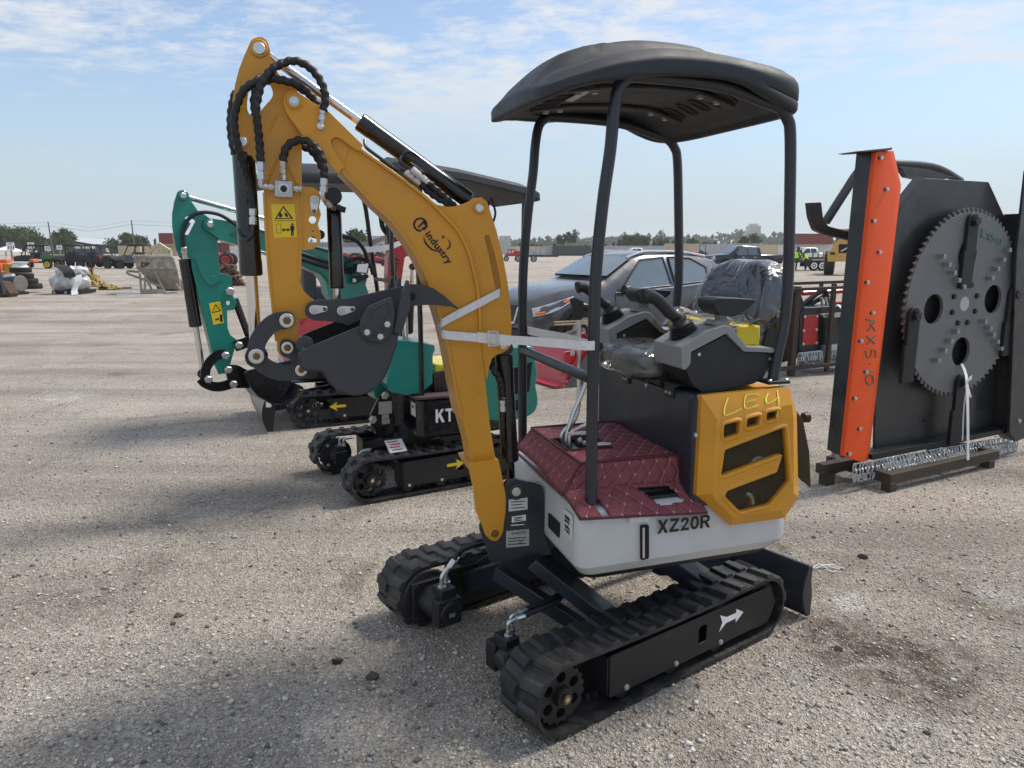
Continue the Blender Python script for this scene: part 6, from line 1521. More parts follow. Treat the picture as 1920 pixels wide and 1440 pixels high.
    # swing knives
    for x, y in ((693, 350), (458, 725), (855, 640), (646, 990)):
        p = onD(x, y, -.03); m = MB()
        m.prism([p+S.R*(.058*cos(t))+Z*(.058*sin(t)) for t in [pi*k/12 for k in range(13)]]+[p+S.R*-.058+Z*-.20, p+S.R*-.075+Z*-.20, p+S.R*-.075+Z*-.46, p+S.R*.05+Z*-.46, p+S.R*.058+Z*-.2], S.N*.028)
        ko = m.build('swing_knife', KN, R_, bevel=.004); bolt(ko, p-S.N*.002, -S.N, .034, BLACKM)
    def dsc(strokes):
        for st in strokes:
            m = MB(); m.tube(crv([onD(x, y, -.002) for x, y in st], 4), .003, 6); m.build('painted_stroke', GREENCH, ds)
    dsc([[(722, 375), (718, 415)], [(738, 380), (720, 398), (734, 418)], [(742, 395), (752, 425)], [(756, 398), (740, 425)], [(775, 402), (763, 402), (762, 412), (770, 418), (764, 430), (757, 430)], [(782, 415), (777, 440)], [(795, 418), (788, 428), (788, 442), (796, 436), (797, 422)]])
    # strap hanging from the lower hole
    m = MB(); m.ribbon(crv([onD(642, 915, -.01), onD(655, 945, -.06), onD(662, 985, -.12), onD(666, 1100, -.16), onD(667, 1297, -.18)], 5), S.R*.030, .002); m.ribbon(crv([onD(664, 985, -.12), onD(650, 1100, -.13), onD(645, 1220, -.1)], 4), S.R*.014, .002); m.ribbon(crv([onD(655, 1005, -.13), onD(668, 980, -.14), onD(682, 968, -.14)], 4), Z*.03, .002); m.ribbon(crv([onD(664, 1000, -.13), onD(672, 1030, -.14), onD(678, 1048, -.14)], 4), S.R*.025, .002)
    so = m.build('tie_strap', STRAP, None); tag(so, 'thin white strap tied through the lower hole of the grey saw disc', 'strap')
    # chain curtain bar and chains
    m = MB(); plate(m, S, [(1634, 852), (1905, 800), (1908, 808), (1636, 863)], .02, .07); plate(m, S, [(1634, 846), (1880, 800), (1880, 805), (1634, 853)], .07, .12); m.build('chain_bar', BLACKM, R_, bevel=.002)
    lm_ = smesh('chain_link', lambda: chain_link_mesh(.030, .050, .0050), GALV)
    rnd = random.Random(5)
    a0 = S.at(1602, 876, -.02); a1 = S.at(1905, 822, .06); n = 56
    for i in range(n):
        t = i/(n-1); p = a0+(a1-a0)*t
        for k in range(3 if (t < .16 or t > .84) else 3):
            lie = .16 < t < .84
            off = Z*(-.040*k)*(0.72 if lie else 1)-S.N*(.028*k if lie else .004*k)
            yaw = rnd.uniform(-.5, .5) if not lie else rnd.uniform(-1.1, .3)
            x = (S.R*cos(yaw)+S.N*sin(yaw)) if k % 2 == 0 else (S.R*cos(yaw+1.2)+S.N*sin(yaw+1.2))
            z = (Z+S.R*rnd.uniform(-.15, .15)+(S.N*rnd.uniform(.2, .7) if lie else V((0, 0, 0)))).normalized(); y = z.cross(x).normalized(); x = y.cross(z)
            inst('chain_link', lm_, R_, basis(p+off, x, y, z))
    # skid under the deck
    m = MB(); f0, f1 = gnd(1668, 896, .09), gnd(1862, 852, .09)
    m.box((f0+f1)/2, (f1-f0)/2, S.N*.03, Z*.035)
    b0 = f0+S.N*.46; b1 = f1+S.N*.46; m.box((b0+b1)/2, (b1-b0)/2, S.N*.03, Z*.035)
    for q in (f0, f1): m.box(q+S.N*.23, S.N*.26, S.R*.03, Z*.034)
    for q in (f0, f1-S.R*.06, b0, b1): m.box(q-Z*.06, S.R*.035, S.N*.035, Z*.03)
    e = gnd(1552, 876, .12); m.box(e+S.R*.12, S.R*.20, S.N*.035, Z*.035); m.box(e-Z*.06, S.R*.04, S.N*.035, Z*.06)
    sk_ = m.build('steel_skid', BROWNST, None, bevel=.003); tag(sk_, 'brown steel tube skid on the gravel under the saw deck', 'skid')
    m = MB(); q = S.at(1566, 850, .3); m.ribbon(crv([S.at(1572, 760, .3), S.at(1568, 820, .32), S.at(1560, 870, .34)], 4), S.R*.05, .002); w_ = m.build('tie_strap', STRAP, None); tag(w_, 'white strap behind the lower end of the orange guard', 'strap')
build_saw()

# ================================================================= crated brush cutter between the excavator and the saw deck
def build_crate():
    C = Frame(16.0, 0); p0 = gnd(1486, 706); C.c = p0.dot(C.N)
    R_ = thing('steel_crate', 'open brown steel tube crate standing round the red and black cutter', 'crate', p0)
    def post(u, v0, v1, d, w=.055, nm='crate_post'):
        m = MB(); a = C.at(u[0], v0, d); b = C.at(u[1], v1, d); m.loft([[q+C.R*x*w+C.N*y*w for x, y in ((-.5, 0), (.5, 0), (.5, 1), (-.5, 1))] for q in (a, b)]); return m.build(nm, BROWNST, R_, bevel=.003)
    post((1499, 1486), 537, 705, 0, .075); post((1567, 1552), 532, 698, 0, .05)
    post((1430, 1420), 540, 700, .9, .05)
    for (a, b, d, w) in (((1455, 545), (1640, 536), .0, .04), ((1455, 533), (1640, 526), .95, .04), ((1440, 694), (1640, 676), -.01, .05), ((1440, 660), (1640, 650), .95, .05)):
        m = MB(); beam(m, C.at(*a, d), C.at(*b, d), w, w); m.build('crate_rail', BROWNST, R_, bevel=.003)
    for u in (1540, 1598): m = MB(); beam(m, C.at(u, 530, .95), C.at(u, 540, .95), .04, .04); m.build('rail_joint', BROWNST, R_)
    D_ = thing('brush_cutter', 'red and black brush cutter attachment with chain curtain inside the brown steel crate', 'brush cutter', p0+C.N*.5)
    m = MB(); plate(m, C, [(1500, 590), (1510, 577), (1640, 570), (1640, 668), (1498, 672)], .14, .5, 1); de = m.build('cutter_deck', DGREY, D_, bevel=.006)
    m = MB(); plate(m, C, [(1508, 592), (1535, 590), (1533, 646), (1504, 648)], .125, .14); rp = m.build('red_cover', RED, D_, bevel=.003)
    for u, v in ((1509, 594), (1532, 593), (1507, 620), (1531, 618), (1506, 645), (1531, 643)): bolt(rp, C.at(u, v, .123), -C.N, .016)
    m = MB(); plate(m, C, [(1545, 593), (1583, 591), (1583, 648), (1545, 652)], .09, .13); m.build('quick_plate', DGREY, D_, bevel=.004)
    m = MB(); plate(m, C, [(1541, 589), (1546, 596), (1590, 594), (1590, 586)], .06, .12); plate(m, C, [(1545, 648), (1585, 644), (1585, 654), (1545, 658)], .05, .12); m.build('plate_lip', GALV, D_)
    m = MB(); plate(m, C, [(1432, 560), (1478, 540, 5), (1500, 545, 5), (1508, 570), (1500, 670), (1462, 682), (1425, 680)], .16, .24, 2); m.build('side_plate', BLACKM, D_, bevel=.005)
    m = MB(); plate(m, C, [(1440, 585), (1486, 570), (1484, 600), (1460, 640), (1436, 660)], .14, .165, 1); sp2 = m.build('red_side_panel', RED, D_, bevel=.004)
    lettering('HEAVY', C.at(1446, 594, .136), C.R, Z, .055, WHITE, sp2, bold=.03)
    m = MB(); m.tube([C.at(1505, 550, .8), C.at(1645, 542, .8)], .035, 10); m.build('push_bar', RED, D_)
    hose(D_, [C.at(u, v, .4) for u, v in ((1505, 572), (1525, 556), (1540, 545), (1548, 548), (1552, 565))], .035, rib=0); hose(D_, [C.at(u, v, .4) for u, v in ((1512, 575), (1535, 562), (1550, 555), (1558, 568))], .03, rib=0)
    m = MB(); 
    for u in (1540, 1548, 1556, 1563): m.tube([C.at(u, 558, .35), C.at(u+3, 578, .35)], .02, 6)
    m.build('hydraulic_couplers', GALV, D_)
    m = MB(); m.tube([C.at(1566, 569, .35), C.at(1584, 567, .35)], .025, 8); m.build('coupler_cap', RED, D_)
    m = MB(); plate(m, C, [(1580, 540), (1645, 535), (1645, 570), (1575, 572), (1590, 555)], .6, .62, 3); m.build('rear_plate', RED, D_)
    lm_ = smesh('chain_link_far', lambda: chain_link_mesh(.055, .085, .011), GALV)
    rnd = random.Random(9)
    for i in range(22):
        for k in range(3):
            u = 1500+i*4.6+rnd.uniform(-.6, .6); p = C.at(u, 668-i*.5, .08)-Z*.055*k; yw = rnd.uniform(-.6, .6)+(1.2 if k % 2 else 0)
            inst('chain_link', lm_, D_, basis(p, C.R*cos(yw)+C.N*sin(yw), -C.R*sin(yw)+C.N*cos(yw), Z))
    m = MB(); m.ribbon(crv([C.at(1571, 571, .1), C.at(1580, 580, .05), C.at(1583, 600, .05), C.at(1585, 625, .05), C.at(1588, 648, .05)], 4), C.R*.05, .003); o = m.build('tie_strap', STRAP, None); tag(o, 'white strap hanging over the cutter in the brown crate', 'strap')
build_crate()

# ================================================================= red blade attachment lying behind the levers
def build_redblade():
    B = Frame(28.0, 0); p0 = gnd(1060, 728); B.c = p0.dot(B.N)
    R_ = thing('red_bucket', 'red steel bucket attachment with grey side lying on the ground beyond the levers', 'bucket', p0)
    s0 = B.sdz(p0)[0]
    prof = [(-.10, .02), (.35, .02), (.62, .12), (.72, .42), (.64, .72), (.52, .78), (.12, .42), (-.02, .30), (-.10, .06)]
    m = MB(); m.prism([B.P(s0+s, .0, z) for s, z in fillet([(.0, .02), (.55, .02), (.85, .20), (.88, .55), (.70, .62), (.40, .50), (.05, .08)], .05)], B.N*.03); m.build('side_plate', mat('grey_side', (.10, .10, .11), .5, var=.15), R_, bevel=.004)
    m = MB(); m.ribbon([B.P(s0+s, .55, z) for s, z in ((-.14, .02), (.0, .05), (.03, .20), (.12, .27), (.22, .42))], B.N*1.10, .025); m.build('red_face', RED, R_, bevel=.004)
    m = MB(); m.prism([B.P(s0+s, .04, z) for s, z in fillet([(.0, .06), (.02, .42), (.30, .44), (.62, .48), (.72, .40), (.5, .40), (.3, .34), (.1, .1)], .03)], B.N*.06); m.build('red_rim', RED, R_, bevel=.004)
    m = MB(); m.prism([B.P(s0+s, .30, z) for s, z in fillet([(.14, .30), (.26, .56), (.44, .60), (.60, .50), (.58, .40)], .04)], B.N*.03); m.build('red_bracket', RED, R_, bevel=.004)
    m = MB(); beam(m, B.P(s0+.45, .2, .58), B.P(s0+.75, .2, .36), .09, .05); m.build('strut', DGREY, R_)
    m = MB(); plate(m, B, [(1070, 655), (1078, 654), (1077, 666), (1069, 667)], .0, .002); m.build('sticker', GALV, R_)
    # brown tube frame beside it
    m = MB(); q = gnd(1048, 706); beam(m, q, q+Z*.55, .06, .06); beam(m, q+Z*.5, q+Z*.5+V((.35, .9, 0)), .06, .06); beam(m, q+Z*.05, q+Z*.05+V((.35, .9, 0)), .06, .06); beam(m, q+V((.35, .9, 0)), q+V((.35, .9, .55)), .06, .06)
    o = m.build('steel_stand', BROWNST, None); tag(o, 'rusty brown tube stand at the end of the red bucket attachment', 'stand')
    m = MB()
    for k in range(3): a = gnd(1040, 672)+V((0, .2*k, .50+.02*k)); beam(m, a, a+V((1.0, .4, 0)), .05, .02)
    o = m.build('timber_slats', mat('pale_timber', (.42, .32, .19), .7, var=.2), None); tag(o, 'pale timber slats stacked above the red bucket attachment', 'timber')
build_redblade()

# ================================================================= vehicles
GLASS = mat('tinted_glass', (.10, .13, .135), .06, var=.05, spec=.8, coat=.5)
GLASSL = mat('windscreen_glass', (.13, .17, .18), .05, var=.1, scale=3, spec=.9, coat=.6)
TYRE = mat('tyre_rubber', (.016, .016, .016), .75, var=.2)
RIMM = mat('alloy_rim', (.40, .40, .41), .35, metal=.8, var=.1)
def wheel(parent, c, ax, r, w=.2, rim=None, nm='wheel'):
    c = V(c); ax = V(ax).normalized(); m = MB()
    m.lathe(c-ax*w*.5, ax, [(0, r*.62), (0, r*.93), (w*.12, r), (w*.88, r), (w, r*.93), (w, r*.62)], 28); o = m.build(nm, TYRE, parent)
    for sg in (-1, 1):
        q = MB(); q.lathe(c+ax*sg*w*.46, ax*sg, [(0, r*.64), (w*.10, r*.62), (w*.06, r*.50), (w*.02, r*.20), (w*.09, r*.16), (w*.1, .01)], 20); q.build('rim', rim or RIMM, o)
    return o
class Car:
    """body lofted from stations (s, zbottom, zbelt, ztop, wbelt, wtop); s from the nose"""
    def __init__(self, st, nose, ang, width_sign=1):
        a = radians(ang); self.R = V((cos(a), sin(a), 0)); self.N = V((-sin(a), cos(a), 0)); self.o = V(nose); self.st = st
    def P(self, s, y, z): return self.o+self.R*s+self.N*y+Z*z
    def at(self, s):
        st = self.st
        for i in range(len(st)-1):
            if st[i][0] <= s <= st[i+1][0]:
                t = (s-st[i][0])/(st[i+1][0]-st[i][0]); return [st[i][k]*(1-t)+st[i+1][k]*t for k in range(6)]
        return st[-1] if s > st[-1][0] else st[0]
    def side(self, s, t, sg=-1, off=.0):
        """point on the greenhouse side; t 0 at belt, 1 at roof"""
        _, zb, zl, zt, wb, wt = self.at(s); return self.P(s, sg*(wb*.985+(wt-wb*.985)*t+off), zl+(zt-zl)*t)
    def flank(self, s, z, sg=-1, off=0.0):
        _, zb, zl, zt, wb, wt = self.at(s)
        tab = [(zb, wb*.86), (zb+(zl-zb)*.08, wb*.95), (zb+(zl-zb)*.45, wb), (zb+(zl-zb)*.72, wb), (zl, wb*.985), (zl+(zt-zl)*.88, wt+(wb*.985-wt)*.12), (zt, wt*.9)]
        y = tab[-1][1]
        for (z0, y0), (z1, y1) in zip(tab, tab[1:]):
            if z <= z1: y = y0+(y1-y0)*max(0, (z-z0)/max(1e-6, z1-z0)); break
        return self.P(s, sg*(y+off), z)
    def loft(self):
        m = MB(); rings = []
        for s, zb, zl, zt, wb, wt in self.st:
            h = []
            for y, z in ((wb*.86, zb), (wb*.95, zb+(zl-zb)*.08), (wb*1.0, zb+(zl-zb)*.45), (wb, zb+(zl-zb)*.72), (wb*.985, zl), (wt+(wb*.985-wt)*.12, zl+(zt-zl)*.88), (wt*.90, zt-.004), (wt*.5, zt+.012*(zt > zl+.05))): h.append((y, z))
            pts = [(-y, z) for y, z in h]+[(y, z) for y, z in reversed(h)]
            rings.append([self.P(s, y, z) for y, z in pts])
        m.loft(rings); return m
def build_suv():
    st = [(0, .42, .55, .66, .52, .42), (.04, .26, .60, .78, .70, .55), (.18, .20, .68, .88, .80, .66), (.5, .19, .80, .98, .86, .72), (1.0, .19, .88, 1.05, .88, .74), (1.30, .19, .91, 1.09, .88, .72), (1.42, .19, .92, 1.15, .88, .69),
          (2.02, .19, .94, 1.49, .88, .62), (2.3, .19, .95, 1.54, .88, .62), (3.0, .19, .98, 1.55, .88, .62), (3.6, .21, 1.03, 1.50, .87, .60), (3.95, .25, 1.06, 1.42, .85, .58), (4.12, .30, 1.06, 1.25, .82, .60), (4.27, .36, .90, 1.00, .76, .58), (4.30, .45, .80, .90, .70, .52)]
    nose = ydepth(992, 560, 11.25); nose.z = 0
    c = Car(st, nose+V((-.02, 0, 0)), 31.5); c.o = c.o+c.N*.62
    PAINT = mat('gunmetal_paint', (.085, .087, .093), .25, metal=.25, coat=.7, var=.02, scale=3)
    R_ = thing('suv', 'grey five-door crossover car parked behind the excavator levers', 'car', c.P(2.1, 0, 0))
    bo = c.loft().build('body', PAINT, R_, ang=40)
    def poly(nm, pts, mt, par=bo, th=.004, off=.004):
        m = MB(); m.prism(pts, (c.N*th), []); return m.build(nm, mt, par)
    def win(nm, st_, mt=GLASSL, off=.006):
        m = MB(); m.add([c.side(s, t, -1, off) for s, t in st_], [tuple(range(len(st_)))]); o = m.build(nm, mt, bo)
        f = MB(); pp = [c.side(s, t, -1, off+.002) for s, t in st_]; f.tube(pp+[pp[0]], .016, 6); f.build('window_trim', BLACKM, o); return o
    win('side_window', [(1.62, .06), (2.15, .84), (2.66, .86), (2.70, .06)]); win('side_window', [(2.80, .06), (2.78, .86), (3.30, .84), (3.62, .55), (3.55, .06)])
    # pillar between the doors, windscreen
    m = MB(); ws = []
    for i in range(9):
        y = -1+2*i/8; r0 = c.at(1.44); r1 = c.at(1.98)
        ws.append((c.P(1.43-.10*(1-y*y)*1.0, y*(r0[5]+.04), r0[3]+.01-.05*(1-y*y)*0), c.P(2.00-.07*(1-y*y), y*(r1[5]+.01), r1[3]+.0)))
    # glass follows the slanted front
    gl = MB(); vs = []; n = len(ws)
    for a, b in ws: vs += [a+Z*.012, b+Z*.012]
    gl.add(vs, [(2*i, 2*i+2, 2*i+3, 2*i+1) for i in range(n-1)]); gl.build('windscreen', GLASSL, bo)
    m = MB(); m.tube([c.P(1.40, y*.66, 1.165-.0*(1-y*y)) for y in (-1, -.5, 0, .5, 1)], .02, 6); m.build('wiper_cowl', BLACKM, bo)
    for sg in (-1, 1):
        m = MB(); m.tube(crv([c.P(s_, sg*(c.at(s_)[5]*.93), c.at(s_)[3]+.015) for s_ in (1.95, 2.3, 2.7, 3.2, 3.75)], 5), .022, 8); m.build('roof_rail', mat('silver_rail', (.62, .64, .66), .3, metal=.6) if sg < 0 else RIMM, bo)
    # lamps, grille, mirror, handles, bumper
    HLM = mat('headlight_lens', (.50, .53, .55), .1, metal=.4, coat=1, var=.45, scale=14)
    lo_ = [c.flank(q, z, -1, .008) for q, z in ((.05, .60), (.15, .62), (.28, .65), (.42, .70), (.58, .78), (.70, .85))]; hi_ = [c.flank(q, z, -1, .008) for q, z in ((.06, .70), (.15, .73), (.28, .77), (.42, .81), (.58, .85), (.70, .875))]
    m = MB(); m.add(lo_+hi_, [(i, i+1, i+7, i+6) for i in range(5)]); hl_ = m.build('headlight', HLM, bo)
    m = MB(); m.tube(hi_, .010, 6); m.tube(lo_, .008, 6); m.build('lamp_trim', CHROME, hl_)
    m = MB(); m.tube([c.flank(.07, .63, -1, .012), c.flank(.20, .655, -1, .014)], .024, 6); m.tube([c.flank(.50, .80, -1, .012), c.flank(.64, .84, -1, .012)], .016, 6); m.build('amber_lens', mat('amber', (.8, .22, .03), .2), hl_)
    m = MB(); m.prism([c.P(-.012, y, z) for y, z in ((-.42, .74), (.42, .74), (.30, .46), (-.30, .46))], c.R*.06); gr_ = m.build('grille', BLACKM, bo, bevel=.005)
    m = MB(); m.tube([c.P(-.022, y, z) for y, z in ((-.52, .76), (-.40, .70), (-.28, .47), (-.15, .44), (.15, .44), (.28, .47), (.40, .70), (.52, .76))], .030, 8); m.build('chrome_trim', CHROME, gr_)
    m = MB(); m.box(c.P(.02, 0, .30), c.R*.06, c.N*.62, Z*.07); m.build('air_intake', BLACKM, bo, bevel=.02)
    m = MB(); m.prism([c.flank(.25, .30, -1, .012), c.flank(.52, .32, -1, .012), c.flank(.5, .45, -1, .012), c.flank(.28, .43, -1, .012)], -c.N*.01); m.build('fog_lamp_recess', BLACKM, bo)
    m = MB(); q = c.side(1.66, .10, -1, .09); m.lathe(q-c.R*.06, c.R, [(0, .03), (.02, .075), (.10, .085), (.15, .06), (.17, .02)], 14); m.cyl(q-Z*.03, c.side(1.70, .02, -1, 0), .02); m.build('wing_mirror', BLACKM, bo)
    for s in (2.50, 3.40):
        m = MB(); m.tube([c.flank(s, .90, -1, .02), c.flank(s+.18, .905, -1, .02)], .018, 8); m.build('door_handle', PAINT, bo)
    for s in (1.50, 2.74, 3.60):
        m = MB(); m.tube([c.flank(s+dx, z, -1, .0035) for dx, z in ((0, .90), (.0, .6), (.03, .34))], .005, 4); m.build('door_gap', DARK, bo)
    m = MB(); m.tube(crv([c.side(1.5, 0, -1, .006), c.side(2.5, 0, -1, .006), c.side(3.5, 0, -1, .006)], 4), .010, 6); m.build('belt_trim', CHROME, bo)
    m = MB(); m.prism([c.flank(s, z, -1, .006) for s, z in ((.95, .22), (3.1, .22), (3.1, .34), (.95, .34))], -c.N*.01); m.build('sill_cladding', BLACKM, bo, bevel=.004)
    for s in (.84, 3.42):
        for sg in (-1, 1):
            wheel(R_, c.P(s, sg*.79, .335), c.N, .335, .21)
            m = MB(); ring = [(s+.40*cos(t), .335+.40*sin(t)) for t in [pi*k/14 for k in range(15)]]; m.tube([c.P(a, sg*.868, z) for a, z in ring], .045, 6); m.build('wheel_arch', BLACKM, bo)
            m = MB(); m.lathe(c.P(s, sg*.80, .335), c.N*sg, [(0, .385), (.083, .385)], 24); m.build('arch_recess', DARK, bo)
build_suv()

def build_pickup(nose, ang, paint, label, scale=1.0, glass=None, group=None):
    st = [(0, .62, .80, 1.02, .80, .70), (.06, .50, .88, 1.12, .92, .80), (.3, .45, .95, 1.20, .97, .86), (1.2, .45, 1.05, 1.26, .98, .86), (1.45, .45, 1.08, 1.30, .98, .84), (2.15, .45, 1.12, 1.84, .98, .74), (2.5, .45, 1.14, 1.90, .98, .74), (3.7, .45, 1.16, 1.88, .98, .74), (3.95, .45, 1.16, 1.78, .98, .74), (4.02, .45, 1.16, 1.22, .98, .90), (5.8, .50, 1.18, 1.22, .98, .90), (5.9, .55, 1.12, 1.18, .95, .88)]
    st = [tuple(v*scale for v in r) for r in st]; c = Car(st, nose, ang); k = scale
    R_ = thing('pickup_truck', label, 'truck', c.P(2.9*k, 0, 0), group); bo = c.loft().build('body', paint, R_, ang=35)
    for w_ in ([(1.75, .08), (2.25, .80), (2.78, .84), (2.82, .08)], [(2.90, .08), (2.88, .84), (3.62, .82), (3.72, .08)]):
        for sg in (-1, 1):
            m = MB(); m.add([c.side(s*k, t, sg, .008) for s, t in w_], [(0, 1, 2, 3)]); m.build('side_window', glass or GLASS, bo)
    m = MB(); m.add([c.P(1.50*k, -.80*k, 1.36*k), c.P(2.12*k, -.70*k, 1.84*k), c.P(2.12*k, .70*k, 1.84*k), c.P(1.50*k, .80*k, 1.36*k)], [(0, 1, 2, 3)]); m.build('windscreen', GLASSL, bo)
    m = MB(); m.box(c.P(-.03*k, 0, .80*k), c.R*.05, c.N*.66*k, Z*.20*k); m.build('grille', BLACKM, bo)
    for sg in (-1, 1):
        m = MB(); m.box(c.P(.04*k, sg*.80*k, .92*k), c.R*.10, c.N*.14, Z*.12); m.build('headlight', mat('lamp%d' % sg, (.5, .52, .54), .15, metal=.4), bo, bevel=.02)
        m = MB(); m.box(c.P(5.86*k, sg*.86*k, .98*k), c.R*.06, c.N*.08, Z*.16); m.build('tail_lamp', mat('tail%d' % sg, (.45, .01, .01), .25), bo)
        m = MB(); m.box(c.side(1.85*k, .12, sg, .12), c.R*.05, c.N*.10, Z*.11); m.build('wing_mirror', BLACKM if paint is not WHITE else RIMM, bo, bevel=.02)
        for s in (2.35, 3.35): m = MB(); m.tube([c.flank(s*k, 1.02*k, sg, .02), c.flank((s+.2)*k, 1.02*k, sg, .02)], .025, 6); m.build('door_handle', CHROME, bo)
        m = MB(); m.tube([c.flank(1.6*k, .52*k, sg, .03), c.flank(3.9*k, .52*k, sg, .03)], .035, 6); m.build('side_step', RIMM, bo)
    m = MB(); m.box(c.P(-.06*k, 0, .60*k), c.R*.08, c.N*.92*k, Z*.10*k); m.build('bumper', CHROME if paint is not WHITE else RIMM, bo, bevel=.03)
    m = MB(); m.box(c.P(4.95*k, 0, 1.212*k), c.R*.86*k, c.N*.80*k, Z*.02); m.build('load_bed', BLACKM, bo)
    for s in (.98, 4.85):
        for sg in (-1, 1):
            wheel(R_, c.P(s*k, sg*.86*k, .42*k), c.N, .42*k, .28)
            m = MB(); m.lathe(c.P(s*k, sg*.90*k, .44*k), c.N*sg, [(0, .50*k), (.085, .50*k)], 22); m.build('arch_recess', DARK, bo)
    return c
# ================================================================= far yard
HZ = 467.0
def dist_for(v): return CAM.z*FPX/((v-HZ))            # ground distance seen at row v (near the horizon)
def spot(u, y): p = ydepth(u, 467, y); return V((p.x, y, 0))
LEAF = []
def leaf_material(name, col):
    m, nt, b = nodes(name); N = nt.nodes; L = nt.links
    oi = N.new('ShaderNodeTexCoord'); n = N.new('ShaderNodeTexNoise'); n.inputs['Scale'].default_value = 1.1; n.inputs['Detail'].default_value = 4; L.new(oi.outputs['Object'], n.inputs['Vector'])
    r = N.new('ShaderNodeValToRGB'); L.new(n.outputs[0], r.inputs[0]); r.color_ramp.elements[0].position = .3; r.color_ramp.elements[1].position = .7
    r.color_ramp.elements[0].color = (col[0]*.55, col[1]*.55, col[2]*.55, 1); r.color_ramp.elements[1].color = (col[0]*1.4, col[1]*1.35, col[2]*1.3, 1)
    L.new(r.outputs[0], b.inputs['Base Color']); b.inputs['Roughness'].default_value = .7; b.inputs['Specular IOR Level'].default_value = .2
    return m
LEAF = [leaf_material('oak_leaves', (.070, .105, .040)), leaf_material('cedar_leaves', (.045, .075, .042)), leaf_material('pine_needles', (.060, .095, .048))]
BARK = mat('bark', (.10, .08, .06), .9, var=.3)
def tree(u, y, h, w, kind, label, seed, base=0.0, trunk=.35, group='trees beyond the yard', leaf=.26, n=None, open_=.0):
    """crown of leaf clumps spread on limbs; trunk with limbs"""
    rnd = random.Random(seed); o = spot(u, y); o.z = base
    R_ = thing('tree', label, 'tree', o, group)
    tr = MB(); top = o+V((rnd.uniform(-.03, .03)*h, 0, h*.86)); tr.tube(crv([o, o+V((rnd.uniform(-.03, .03)*h, 0, h*.4)), top], 4), [max(.05, h*.022*(1-i/9*.8)) for i in range(9)], 7)
    lumps = []
    nl = {0: 16, 1: 14, 2: 9}[kind]
    for k in range(nl):
        t = (k+.5)/nl
        if kind == 0: zc = trunk*h+(h*(1-trunk))*(.12+.80*t); rr = w*.5*sin(pi*(.14+.72*t))**.8; a = k*2.4; c = o+V((cos(a)*rr*rnd.uniform(.35, .85), sin(a)*rr*rnd.uniform(.35, .85), zc)); sz = w*.20*rnd.uniform(.75, 1.25)
        elif kind == 1: zc = h*(.06+.88*t); rr = w*.5*(1-t)**.8; a = k*2.4; c = o+V((cos(a)*rr*.55, sin(a)*rr*.55, zc)); sz = max(.10*w, rr*.62)
        else: zc = h*(trunk+(1-trunk)*(.25+.72*t)); a = k*2.4; rr = w*.5*(.5+.5*sin(pi*t)); c = o+V((cos(a)*rr*rnd.uniform(.4, 1), sin(a)*rr*rnd.uniform(.4, 1), zc)); sz = w*.17*rnd.uniform(.7, 1.3)
        lumps.append((c, sz)); q = o+V((0, 0, min(zc*.8, h*.8))); tr.tube([q, (q+c)/2+V((0, 0, .02*h)), c], [h*.010, h*.007, h*.003], 5)
    tr.build('trunk', BARK, R_)
    rng = np.random.default_rng(seed); tot = n or 1500; per = tot//len(lumps); V0 = []; 
    for c, sz in lumps:
        d = rng.normal(size=(per, 3)); d /= np.linalg.norm(d, axis=1)[:, None]; r = sz*(rng.random(per)**.45)[:, None]*(1+.25*rng.normal(size=(per, 1))); p = np.array(c)[None]+d*r*np.array([1, 1, .78]); V0.append(p)
    P_ = np.concatenate(V0); m_ = len(P_); a1 = rng.normal(size=(m_, 3)); a1 /= np.linalg.norm(a1, axis=1)[:, None]; a2 = np.cross(a1, rng.normal(size=(m_, 3))); a2 /= np.linalg.norm(a2, axis=1)[:, None]
    s_ = (leaf*rng.uniform(.6, 1.3, m_))[:, None]
    co = np.stack([P_-a1*s_, P_+a2*s_*.55, P_+a1*s_, P_-a2*s_*.55], 1).reshape(-1, 3)-np.array(o)
    me = bpy.data.meshes.new('crown'); me.vertices.add(m_*4); me.vertices.foreach_set('co', co.ravel()); me.loops.add(m_*4); me.loops.foreach_set('vertex_index', np.arange(m_*4, dtype=np.int32)); me.polygons.add(m_); me.polygons.foreach_set('loop_start', np.arange(0, m_*4, 4, dtype=np.int32)); me.update(calc_edges=True)
    me.materials.append(LEAF[kind]); link('crown', me, R_, o)
# left-hand trees
def tree_v(u, y, vt, wpx, kind, label, seed, n=2000, leaf=.30):
    tree(u, y, CAM.z+(HZ-vt)*y/FPX, wpx*y/FPX, kind, label, seed, n=n, leaf=leaf, trunk=.22)
tree_v(10, 190, 427, 52, 0, 'rounded dark green oak at the far left edge behind the white tent', 1, 3600); tree_v(46, 186, 430, 58, 0, 'broad oak behind the number 111 and 112 signs', 2, 3600); tree_v(74, 194, 442, 36, 0, 'smaller oak at the sloping right end of the left tree group', 3, 2000)
tree_v(124, 186, 432, 38, 0, 'oak with lobed crown standing before the dark gable roof', 4, 2800); tree_v(107, 190, 437, 24, 0, 'low oak touching the left slope of the gable roof', 14, 1400)
tree_v(214, 196, 450, 30, 0, 'low bushy tree between the metal shed and the tall pole', 5, 1700); tree_v(241, 190, 438, 30, 0, 'bushy tree directly under the second utility pole', 6, 2300); tree_v(264, 192, 444, 36, 0, 'wide bushy tree behind the grey utility vehicle roof', 7, 2200)
tree_v(292, 200, 447, 9, 1, 'slim conifer just left of the red stacked container', 8, 600)
